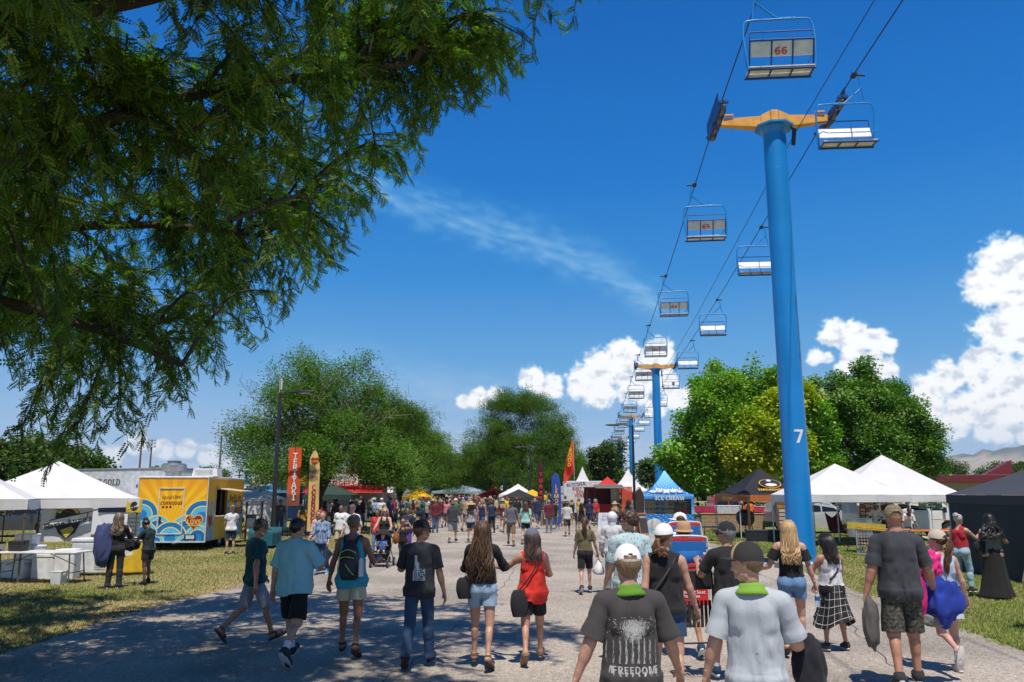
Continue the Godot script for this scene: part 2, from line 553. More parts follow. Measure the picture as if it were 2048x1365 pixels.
func build_ground() -> void:
	wob = noise(5,.5,3)
	dry_n = noise(6,.22,4)
	var jn := noise(8,.9,3)
	# one sheet to the horizon, finer near the camera
	var g := Geo.new()
	var xs := []
	var zs := []
	for k in 121: xs.append(-60.0 + k)
	for k in 131: zs.append(15.0 - k)
	xs = [-9000.0,-3000.0,-900.0,-300.0,-120.0] + xs + [120.0,300.0,900.0,3000.0,9000.0]
	zs = [600.0,120.0,40.0] + zs + [-150.0,-220.0,-400.0,-900.0,-3000.0,-9000.0]
	var i0 := 0
	for z in zs:
		for x in xs:
			g.col = grass_color(dryness(x,z) * .9 + .1,.35 + .5 * jn.get_noise_2d(x,z))
			g.vert(V(x,0,z),Vector3.UP)
	var m: int = xs.size()
	for r in zs.size() - 1:
		for k in m - 1:
			var a := r * m + k
			g.ix.append_array(PackedInt32Array([a,a + m + 1,a + 1,a,a + m,a + m + 1]))
	var gm := surf(Color.WHITE,"turf",.45,.95)
	gm.uv1_world_triplanar = true
	var lawn := obj("lawn",g,gm)
	tag(lawn,"","","","structure")
	# road
	var rg := Geo.new()
	var zz := 14.0
	var rows := []
	while zz > -258.0:
		var l := road_edge(zz,false)
		var r := road_edge(zz,true)
		var row := PackedVector3Array()
		for k in 9: row.push_back(V(lerpf(l,r,k / 8.0),.006,zz))
		rows.append(row)
		zz -= .35 if zz > -40 else 2.0
	rg.grid(rows)
	rg.uv2.resize(rg.v.size())
	for i in rg.v.size():
		rg.n[i] = Vector3.UP
		rg.uv[i] = U(rg.v[i].x,rg.v[i].z) / 2.3
		rg.uv2[i] = U(rg.v[i].x,rg.v[i].z) / 21.0
	var road := obj("road",rg,asphalt(1.0,Color.WHITE))
	tag(road,"","","","structure")
	# a slightly darker strip laid on the road along the tree side
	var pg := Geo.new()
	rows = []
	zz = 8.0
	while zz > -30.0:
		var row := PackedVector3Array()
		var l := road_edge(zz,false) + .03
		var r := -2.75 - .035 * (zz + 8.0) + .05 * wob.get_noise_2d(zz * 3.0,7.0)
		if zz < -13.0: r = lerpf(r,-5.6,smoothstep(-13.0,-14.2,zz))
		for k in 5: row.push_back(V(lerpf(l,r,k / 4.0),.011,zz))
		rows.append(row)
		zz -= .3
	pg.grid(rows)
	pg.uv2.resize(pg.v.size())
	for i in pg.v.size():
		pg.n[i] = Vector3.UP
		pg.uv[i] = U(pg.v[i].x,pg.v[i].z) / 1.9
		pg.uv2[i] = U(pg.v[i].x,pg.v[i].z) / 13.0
	obj("darker_road_strip",pg,asphalt(.86,Color(1.0,1.0,1.0)),road)
	# cracks and seams in the surface
	var seams := [
		[V(-8.2,0,-17.9),V(-4,0,-18.1),V(0,0,-18.0),V(5.8,0,-18.3)],
		[V(-8,0,-25.2),V(-1,0,-24.9),V(5.6,0,-25.4)],
		[V(-8.8,0,-33.0),V(-2,0,-33.4),V(5.4,0,-33.1)],
		[V(-9,0,-41.5),V(-1,0,-41.9),V(4.6,0,-41.2)],
		[V(-2.6,0,-7.0),V(-2.1,0,-12.0),V(-1.9,0,-19.0),V(-2.3,0,-30.0),V(-2.8,0,-44.0)],
		[V(-1.9,0,-21.2),V(-1.2,0,-22.6),V(-1.5,0,-24.9)],
		[V(2.4,0,-19.0),V(1.6,0,-23.0),V(1.9,0,-29.0)],
		[V(3.6,0,-8.0),V(3.9,0,-12.0),V(4.6,0,-17.0),V(4.4,0,-24.0)]]
	for s in seams:
		var cg := Geo.new()
		var pts := spline(s,14)
		var row1 := []
		var wn := noise(int(absf(s[0].x * 31 + s[0].z * 7)),1.4,4)
		var row_a := PackedVector3Array()
		var row_b := PackedVector3Array()
		var row_c := PackedVector3Array()
		for i in pts.size():
			var d: Vector3 = (pts[mini(i + 1,pts.size() - 1)] - pts[maxi(i - 1,0)]).normalized()
			var side := d.cross(Vector3.UP)
			var p: Vector3 = pts[i] + side * .16 * wn.get_noise_1d(i * 1.3) + V(0,.0095,0)
			if p.x < -2.7 + .3 and p.z > -20.0: p.y = .0145
			var w := .005 + .008 * absf(wn.get_noise_1d(i * 2.0 + 50.0))
			row_a.push_back(p - side * w); row_b.push_back(p); row_c.push_back(p + side * w)
		var rws := []
		for i in row_a.size(): rws.append(PackedVector3Array([row_a[i],row_b[i],row_c[i]]))
		cg.grid(rws)
		for i in cg.n.size(): cg.n[i] = Vector3.UP
		obj("crack",cg,paint(.045,.043,.042,.9),road)

func asphalt(k: float,tint: Color) -> StandardMaterial3D:
	if not TX.has("agg"):
		# crushed stone: light and dark grains of a few millimetres
		var sz := 1024
		var n1 := noise(51,.22,2)
		var n2 := noise(52,.02,3)
		var nz := FastNoiseLite.new()
		nz.noise_type = FastNoiseLite.TYPE_CELLULAR
		nz.cellular_return_type = FastNoiseLite.RETURN_CELL_VALUE
		nz.frequency = .19
		nz.seed = 4
		var im := nz.get_seamless_image(sz,sz,false,false,.05)
		im.convert(Image.FORMAT_L8)
		var soft := n1.get_seamless_image(sz,sz)
		soft.convert(Image.FORMAT_L8)
		var big := n2.get_seamless_image(sz,sz)
		big.convert(Image.FORMAT_L8)
		var d := im.get_data()
		var s := soft.get_data()
		var b := big.get_data()
		for i in d.size():
			var q := .50 + .46 * pow(d[i] / 255.0,1.5) + .30 * (s[i] / 255.0 - .5) + .16 * (b[i] / 255.0 - .5)
			d[i] = int(clampf(q,0,1) * 255)
		TX["agg"] = ImageTexture.create_from_image(Image.create_from_data(sz,sz,false,Image.FORMAT_L8,d))
		TX["blotch"] = noise_tex(.008,5,.74,1.12,512)
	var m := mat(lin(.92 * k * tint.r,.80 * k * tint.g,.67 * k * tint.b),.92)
	m.albedo_texture = TX["agg"]
	m.heightmap_enabled = true
	m.heightmap_texture = TX["agg"]
	m.heightmap_scale = .35
	m.detail_enabled = true
	m.detail_albedo = TX["blotch"]
	m.detail_blend_mode = BaseMaterial3D.BLEND_MODE_MUL
	m.detail_uv_layer = BaseMaterial3D.DETAIL_UV_2
	return m

func build_grass() -> void:
	var tuft := Geo.new()
	var r := RandomNumberGenerator.new()
	r.seed = 3
	for k in 16:
		var a := r.randf() * TAU
		var base := V(cos(a),0,sin(a)) * r.randf() * .07
		var lean := V(r.randf_range(-1,1),0,r.randf_range(-1,1)) * .05
		var h := r.randf_range(.025,.06)
		var w := V(cos(a * 3.1),0,sin(a * 3.1)) * .0032
		var mid := base + lean * .35 + V(0,h * .6,0)
		var tip := base + lean + V(0,h,0)
		tuft.col = Color(1,1,1) * r.randf_range(.75,1.25)
		tuft.quad(base - w,base + w,mid + w * .8,mid - w * .8)
		tuft.tri(mid - w * .8,mid + w * .8,tip)
	for i in tuft.n.size(): tuft.n[i] = (tuft.n[i] * .5 + Vector3.UP).normalized()
	var gm := mat(Color.WHITE,.8)
	gm.backlight_enabled = true
	gm.backlight = Color(.35,.4,.2)
	var pts := []
	for side in 2:
		var z := -7.0
		while z > -46.0:
			var dist := absf(z)
			var step := .072 * clampf(dist / 15.0,.85,2.4)
			var x := road_edge(z,side == 1)
			var lim := 1.0
			var far: float = x + (13.0 + dist * .12 if side == 1 else -(17.0 + dist * .45))
			var dir := 1.0 if side == 1 else -1.0
			x -= dir * .06
			while (x - far) * dir < 0:
				var px := x + r.randf_range(-1,1) * step * .6
				var pz := z + r.randf_range(-1,1) * step * .6
				# only what the frame can hold
				var sx := (px * .9959 - pz * .0905)
				var sd := (-px * .0905 - pz * .9959)
				if absf(sx) < sd * .80 + 2.0:
					var e := (px - road_edge(pz,side == 1)) * dir
					if e > .0 or r.randf() < .35: pts.append(V(px,0,pz))
				x += step * dir
			z -= step
	var mm := MultiMesh.new()
	mm.transform_format = MultiMesh.TRANSFORM_3D
	mm.use_colors = true
	mm.mesh = tuft.mesh(gm)
	mm.instance_count = pts.size()
	for i in pts.size():
		var p: Vector3 = pts[i]
		var d := dryness(p.x,p.z)
		var k := clampf(absf(p.z) / 18.0,.8,1.8)
		var s := r.randf_range(.6,1.25) * (1.15 - .55 * d)
		mm.set_instance_transform(i,Transform3D(Basis(Vector3.UP,r.randf() * TAU).scaled(V(k,s,k)),p))
		mm.set_instance_color(i,grass_color(clampf(d + r.randf_range(-.25,.25),0,1),r.randf()))
	var o := MultiMeshInstance3D.new()
	o.name = "grass"
	o.multimesh = mm
	tag(o,"short trodden grass growing on both lawns","grass","","stuff")
	add_child(o)
	# dry leaves blown along the edge of the road
	var leaf := Geo.new()
	leaf.quad(V(-.02,.004,0),V(0,.0,.009),V(.022,.007,0),V(0,.002,-.009))
	var xs := []
	var cs := PackedColorArray()
	for k in 1500:
		var z := -r.randf_range(6.5,24.0)
		var x := road_edge(z,false) + absf(r.randfn()) * 1.1 - .2
		if k % 4 == 0: x = r.randf_range(-7.0,5.5)
		if k % 5 == 0: x = road_edge(z,true) - absf(r.randfn()) * .5
		xs.append(Transform3D(Basis(Vector3.UP,r.randf() * TAU).scaled(Vector3.ONE * r.randf_range(.5,1.5)),V(x,.016,z)))
		cs.push_back(Color(.22,.15,.07) * r.randf_range(.4,1.3))
	var lt := multi("leaf_litter",leaf.mesh(mat(Color.WHITE,.9)),xs,cs,self)
	tag(lt,"small dry leaves scattered along the road edges","leaves")

# ---------------------------------------------------------------- far hills
func build_far() -> void:
	var hn := noise(61,.35,5)
	for ridge in [[5200.0,.0,1.0],[3000.0,1.0,.42]]:
		var rows := []
		var R: float = ridge[0]
		for j in 10:
			var row := PackedVector3Array()
			var t := j / 9.0
			for k in 161:
				var az := -46.0 + k * .56
				var h := .0
				# the ridge climbs towards the side of the large cloud
				h += 300.0 * smoothstep(13.0,23.0,az) + 190.0 * smoothstep(22.0,33.0,az) + 130.0 * exp(-pow((az - 8.0) / 4.0,2.0)) + 50.0
				h *= 1.0 + .10 * hn.get_noise_2d(az * 2.2,R * .01)
				h += 12.0 * hn.get_noise_2d(az * 4.0,R * .01 + t * 6.0) * sin(t * PI * .5)
				h *= .74 * ridge[2] * R / 5200.0
				var rad := R + t * 1500.0
				var y := h * pow(t,.75) * (1.0 + .10 * hn.get_noise_2d(az * 9.0,t * 22.0))
				var a := deg_to_rad(az)
				row.push_back(V(sin(a) * rad,y - 1.0,-cos(a) * rad))
			rows.append(row)
		var g := Geo.new()
		g.grid(rows)
		var vn := noise(63,.02,4)
		for i in g.v.size():
			var p := g.v[i]
			var q := clampf(.5 + 1.3 * vn.get_noise_2d(p.x * .25,p.z * .25 + p.y),0,1)
			var c := V(.37,.31,.24).lerp(V(.20,.19,.12),q * .7)
			if ridge[1] == .0 and p.y > 250.0 * (1.0 + .25 * vn.get_noise_2d(p.x * .8,p.z)): c = V(.09,.115,.085)
			g.c[i] = Color(c.x,c.y,c.z)
		var o := obj("hill",g,mat(Color.WHITE,.95))
		tag(o,"","","","structure")

# ---------------------------------------------------------------- chairlift
const LX := 4.35
const RX := 7.85
const TX0 := 6.1
var lift_blue: Material
var lift_white: Material

func cable_y(z: float) -> float:
	# high at each tower, a little sag between
	var d := fposmod(-z - 24.2,48.4) / 48.4
	return 13.80 - .35 * 4.0 * d * (1.0 - d) - .35 * smoothstep(30.0,80.0,-z)

func drift(z: float) -> float:
	return .008 * (-z - 24.2)

func build_lift() -> void:
	lift_blue = cached("lift blue",func():
		var m := surf(lin(.003,.225,.62),"clean",.2,.38)
		m.clearcoat_enabled = true
		m.clearcoat = .35
		m.clearcoat_roughness = .25
		return m)
	lift_white = cached("lift white",func(): return surf(lin(.78,.77,.73),"soil",.8,.5))
	var orange := cached("lift orange",func(): return surf(lin(.83,.40,.075),"soil",.6,.5))
	var deep := cached("lift deep",func(): return surf(lin(.012,.055,.23),"soil",.8,.45))
	var labels := ["tall blue steel lift tower with a white painted 7, closest of the towers","blue lift tower standing behind the blue ice cream tent, second along the line","third blue lift tower along the line, beside a dark lamp post","fourth blue lift tower along the line, far down the road","fifth and most distant blue lift tower"]
	for k in 5:
		var z := -24.2 - 48.4 * k
		var top := cable_y(z) - .30
		var t := thing("lift_tower",labels[k],"tower",V(TX0 + drift(z),0,z),0,"towers of the chairlift")
		var g := Geo.new()
		g.lathe([U(.40,.16),U(.40,.2),U(.372,2.0),U(.356,5.0),U(.348,9.0),U(.345,top - .35)],40,Vector3.ZERO,Basis(),true)
		obj("pole",g,lift_blue,t)
		for y in [2.9,top - 1.55,top - 7.0]:
			g = Geo.new()
			g.lathe([U(.345,y - .025),U(.352 + .011 * (1.0 if y < 4.0 else .0),y),U(.345,y + .025)],40,Vector3.ZERO,Basis(),true)
			obj("weld_seam",g,lift_blue,t)
		g = Geo.new()
		g.lathe([U(.78,-.3),U(.78,.16),U(.74,.20),U(.0,.20)],8)
		obj("footing",g,surf(lin(.42,.40,.36),"soil",1.2,.9,.0,.6),t)
		g = Geo.new()
		g.lathe([U(.36,top - .35),U(.46,top - .14),U(.60,top - .12),U(.60,top - .06),U(.0,top - .06)],8,Vector3.ZERO,Basis(Vector3.UP,PI / 8))
		obj("cap_plate",g,lift_blue,t)
		# crossarm: a tapered box girder each way from a raised saddle
		g = Geo.new()
		for s in [-1.0,1.0]:
			var a := V(.42 * s,top + .08,0)
			var b := V(1.66 * s,top + .14,0)
			_girder(g,a,b,.36,.20,.34,.20)
		_girder(g,V(-.42,top + .10,0),V(-.14,top + .20,0),.34,.44,.40,.40)
		_girder(g,V(.42,top + .10,0),V(.14,top + .20,0),.34,.44,.40,.40)
		g.box(V(0,top + .20,0),V(.26,.48,.44),Basis(),.03)
		for s in [-1.0,1.0]: g.box(V(1.40 * s,top + .33,.12),V(.30,.06,.10),Basis(),.01)
		obj("crossarm",g,orange,t)
		for s in [-1.0,1.0]:
			g = Geo.new()
			var x: float = (LX if s < 0 else RX) - TX0
			var ty := top + .08
			# the wheel frame: two side plates, stepped, along the cable
			g.box(V(x + .09 * s,ty + .10,0),V(.04,.24,2.5),Basis(),.015)
			g.box(V(x - .09 * s,ty + .06,.55),V(.04,.20,1.0),Basis(),.015)
			g.box(V(x - .09 * s,ty + .06,-.55),V(.04,.20,1.0),Basis(),.015)
			for e in [-1.0,1.0]: g.box(V(x,ty + .16,1.25 * e),V(.30,.10,.08),Basis(),.01)
			g.box(V(x,ty + .02,0),V(.22,.16,.34),Basis(),.02)
			g.box(V(x + .13 * s,ty + .38,0),V(.03,.34,2.2),Basis(),.01)
			var fr := obj("sheave_frame",g,deep,t)
			for w in 4:
				var wg := Geo.new()
				var ax := Basis(V(0,0,1),PI / 2)
				var c := V(x,ty + .10,-.96 + .64 * w)
				wg.lathe([U(.0,-.045),U(.15,-.045),U(.20,-.05),U(.205,-.02),U(.185,.0),U(.205,.02),U(.20,.05),U(.15,.045),U(.0,.045)],18,c,ax)
				obj("sheave_wheel",wg,paint(.20,.20,.21,.6),fr)
		# cable-guide hanging beside the pole for the signal line
		g = Geo.new()
		g.box(V(.50,top - .55,.35),V(.10,.55,.16),Basis(V(1,0,0),.5),.02)
		g.tube([V(.50,top - .25,.2),V(.46,top + .05,.1)],.02,6)
		obj("line_guide",g,dark(),t)
		if k == 0:
			# the painted 7, wrapped round the pole
			g = Geo.new()
			var a := text_arrays("7",.40)
			var av: PackedVector3Array = a[Mesh.ARRAY_VERTEX]
			var ai = a[Mesh.ARRAY_INDEX]
			var tris := []
			for i in range(0,av.size() if ai == null else ai.size(),3):
				tris.append([av[i if ai == null else ai[i]],av[i + 1 if ai == null else ai[i + 1]],av[i + 2 if ai == null else ai[i + 2]]])
			for pass_ in 4:
				var nx := []
				for q in tris:
					# split the longest side so that the paint follows the round pole
					var l := [(q[1] - q[0]).length(),(q[2] - q[1]).length(),(q[0] - q[2]).length()]
					var m := l.find(l.max())
					if l[m] < .05:
						nx.append(q)
						continue
					var mid: Vector3 = (q[m] + q[(m + 1) % 3]) * .5
					nx.append([q[m],mid,q[(m + 2) % 3]])
					nx.append([mid,q[(m + 1) % 3],q[(m + 2) % 3]])
				tris = nx
			for q in tris:
				for p in q:
					var ang: float = p.x / .365 + .16
					var r: float = .368 + p.z
					g.ix.push_back(g.vert(V(sin(ang) * r,3.70 + p.y,cos(ang) * r),V(sin(ang),0,cos(ang))))
			obj("number",g,paint(.8,.8,.8,.6),t)
	# cables
	var cs := [["haul_cable",LX,.0,.019,"dark steel haul cable above the chairs that show their numbered backs"],["haul_cable",RX,.0,.019,"dark steel haul cable above the chairs that face the crowd"],["signal_line",TX0 + .5,-.8,.013,"thin signal line strung between the two haul cables"]]
	for c in cs:
		var g := Geo.new()
		var pts := []
		for k in 92: pts.append(V(c[1] + drift(14.0 - 3.0 * k),cable_y(14.0 - 3.0 * k) + c[2] + (.12 if c[2] == .0 else .0),14.0 - 3.0 * k))
		g.tube(pts,c[3],6)
		var o := obj(c[0],g,dark())
		tag(o,c[4],"cable","cables of the chairlift")
	# chairs
	var proto := make_chair()
	var numbered_chairs := []
	var n := 0
	for side in 2:
		for k in 18:
			var z := (-17.3 - 12.45 * k) if side == 0 else (-21.9 - 12.9 * k)
			if z < -235: break
			var o: Node3D = proto if n == 0 else proto.duplicate()
			n += 1
			if o != proto:
				o.name = numbered("lift_chair")
				add_child(o)
			o.position = V((LX if side == 0 else RX) + drift(z),cable_y(z) + .12,z)
			o.rotation.y = .0 if side == 0 else PI
			o.scale = Vector3.ONE * .89
			o.rotation.z = rng.randf_range(-.025,.025)
			if side == 0:
				var lab := "empty blue lift chair seen from behind with 66 on its back" if k == 0 else "empty lift chair seen from behind, %s along from chair 66" % ORD[k]
				tag(o,lab,"lift chair","chairs moving away on the lift")
				if k < 5: numbered_chairs.append(o)
			else:
				tag(o,"empty lift chair facing the crowd, %s along from the tower marked 7" % ORD[k],"lift chair","chairs coming back on the lift")
	for k in numbered_chairs.size():
		for i in 2: letters(numbered_chairs[k].get_node("backrest"),str(66 - k)[i],.19,V(.265 + .17 * i,-1.965,.168),Basis(V(1,0,0),.34),paint(.62,.05,.03,.6),"Droid Sans",1.15,true,"number")

func _girder(g: Geo,a: Vector3,b: Vector3,ha: float,hb: float,wa: float,wb: float) -> void:
	if b.x < a.x:
		var t := a; a = b; b = t
		var q := ha; ha = hb; hb = q
		q = wa; wa = wb; wb = q
	var p := []
	for e in [[a,ha,wa],[b,hb,wb]]:
		for sy in [-1.0,1.0]:
			for sz in [-1.0,1.0]: p.append((e[0] as Vector3) + V(0,e[1] * .5 * sy,e[2] * .5 * sz))
	# 0 a-- 1 a-+ 2 a+- 3 a++ 4 b-- 5 b-+ 6 b+- 7 b++
	g.quad(p[1],p[5],p[7],p[3]); g.quad(p[4],p[0],p[2],p[6]); g.quad(p[3],p[7],p[6],p[2]); g.quad(p[0],p[4],p[5],p[1]); g.quad(p[5],p[4],p[6],p[7]); g.quad(p[0],p[1],p[3],p[2])

# hangs from its origin on the cable; its rider would look towards -Z
func make_chair() -> Node3D:
	var t := thing("lift_chair","","lift chair")
	var g := Geo.new()
	var L := -.52
	var R := 1.22
	var top := -.98
	var bot := -2.42
	# grip
	g.box(V(-.02,.0,0),V(.16,.12,.26),Basis(),.02)
	g.tube([V(.0,.02,0),V(-.36,-.02,0)],.035,8)
	obj("grip",g,dark(),t)
	g = Geo.new()
	g.tube(spline([V(-.17,0,0),V(-.20,-.28,0),V(-.30,top,0)],4),.026,8)
	g.tube(spline([V(-.19,-.30,0),V(-.17,-.48,0),V(.02,-.66,0),V(.32,top + .05,0),V(.5,top + .03,0),V(.78,top + .03,0)],4),.028,8)
	for x in [.5,.72]: g.box(V(x,top + .02,0),V(.05,.11,.07),Basis(),.01)
	obj("hanger",g,lift_blue,t)
	g = Geo.new()
	g.tube(spline([V(L + .05,bot,.10),V(L,-1.95,.08),V(L - .03,top - .35,.02),V(L + .03,top - .06,0),V(L + .22,top,0),V(.0,top + .0,0),V(R - .22,top,0),V(R - .05,top - .08,0),V(R + .02,top - .35,.02),V(R + .01,-1.95,.08),V(R - .03,bot,.10)],5),.030,8)
	obj("bail",g,lift_blue,t)
	# backrest: frame, two posts, and three panels
	g = Geo.new()
	var bt := V(0,-1.70,.235)
	var bb := V(0,bot + .02,.12)
	for x in [L + .08,L + .63,L + 1.16,R - .06]:
		g.tube([V(x,bt.y,bt.z + .02),V(x,bb.y + .14,bb.z - .07),V(x,bb.y - .02,bb.z - .10),V(x,bb.y - .03,-.36)],.022,6)
	g.tube([V(L + .08,bt.y,bt.z + .02),V(R - .06,bt.y,bt.z + .02)],.026,6)
	g.tube([V(L + .08,bt.y,bt.z),V(L + .08,bt.y + .24,bt.z),V(R - .06,bt.y + .24,bt.z),V(R - .06,bt.y,bt.z)],.018,6)
	g.tube([V(L + .02,bb.y - .03,bb.z),V(R - .02,bb.y - .03,bb.z)],.03,6)
	g.tube([V(L + .02,bb.y - .03,-.36),V(R - .02,bb.y - .03,-.36)],.03,6)
	obj("seat_frame",g,cached("lift deep",func(): return null),t)
	g = Geo.new()
	g.box(V((L + R) * .5,-1.90,.16),V(R - L - .14,.37,.03),Basis(V(1,0,0),.34),.006)
	obj("backrest",g,lift_white,t)
	for k in 3:
		g = Geo.new()
		g.box(V((L + R) * .5,bot + .045,.08 - .18 * k),V(R - L - .10,.03,.155),Basis(V(1,0,0),.03),.006)
		obj("seat_slat",g,lift_white,t)
	# restraint bar, lowered
	g = Geo.new()
	g.tube(spline([V(L + .02,-1.98,.08),V(L + .06,-2.02,-.25),V(L + .16,-2.14,-.42),V(L + .4,-2.16,-.45),V(R - .4,-2.16,-.45),V(R - .16,-2.14,-.42),V(R - .06,-2.02,-.25),V(R - .02,-1.98,.08)],4),.017,6)
	obj("restraint_bar",g,lift_blue,t)
	return t

# ---------------------------------------------------------------- trees
var bark_m: Material
var leaf_mesh := {}

func leaf_mat(c: Vector3,thin := .8) -> StandardMaterial3D:
	var m := mat(lin(c.x,c.y,c.z),.55)
	m.backlight_enabled = true
	m.backlight = Color(.72,.95,.28) * thin
	m.backlight.a = 1.0
	return m

# one feathery compound leaf of a locust: a stalk with paired leaflets, along +X
func frond_mesh(m: Material,pairs := 7,ln := .165) -> ArrayMesh:
	var g := Geo.new()
	var r := RandomNumberGenerator.new()
	r.seed = 5
	for k in pairs:
		var t := (k + .6) / pairs
		var base := V(ln * t,-.05 * t * t,0)
		for s in [-1.0,1.0]:
			var size := .042 * (1.0 - .45 * absf(t - .45)) * r.randf_range(.85,1.1)
			var d := V(.35,-.25 + r.randf_range(-.15,.1),s).normalized()
			var w := V(1,.15 * s,-.35 * s).normalized() * size * .36
			g.col = Color(1,1,1) * r.randf_range(.8,1.2)
			g.quad(base + d * .004,base + d * size * .5 + w,base + d * size,base + d * size * .5 - w)
	g.col = Color(.8,.7,.5)
	g.tri(V(0,.001,0),V(ln,-.05,.0012),V(ln * .5,-.0125,.002))
	return g.mesh(m)

# a tuft of broad leaves
func clump_mesh(m: Material,n: int,rad: float,leaf: float,narrow := .45,seed_ := 1,flat := .8) -> ArrayMesh:
	var g := Geo.new()
	var r := RandomNumberGenerator.new()
	r.seed = seed_
	for k in n:
		var p := V(r.randfn(),r.randfn() * flat,r.randfn()) * rad * .55
		var d := (p.normalized() + V(r.randf_range(-1,1),r.randf_range(-1.0,.5),r.randf_range(-1,1)) * .9).normalized()
		var s := d.cross(V(r.randf_range(-.6,.6),1,r.randf_range(-.6,.6))).normalized()
		var l := leaf * r.randf_range(.7,1.25)
		var up := s.cross(d) * l * .12
		g.col = Color(1,1,1) * r.randf_range(.75,1.25)
		var a := p
		var b := p + d * l
		var c := p + d * l * .45 + up
		g.tri(a,c + s * l * narrow,b)
		g.tri(a,b,c - s * l * narrow)
	# leaves lie mostly open to the sky
	for i in g.n.size(): g.n[i] = (g.n[i] * signf(g.n[i].y + .01) * .8 + Vector3.UP * .5 + g.v[i].normalized() * .4).normalized()
	return g.mesh(m)

func multi(called: String,mesh_: Mesh,xs: Array,cols: PackedColorArray,parent: Node) -> MultiMeshInstance3D:
	var mm := MultiMesh.new()
	mm.transform_format = MultiMesh.TRANSFORM_3D
	mm.use_colors = true
	mm.mesh = mesh_
	mm.instance_count = xs.size()
	for i in xs.size():
		mm.set_instance_transform(i,xs[i])
		mm.set_instance_color(i,cols[i])
	var o := MultiMeshInstance3D.new()
	o.name = called
	o.multimesh = mm
	o.set_meta("kind","stuff")
	parent.add_child(o,true)
	return o

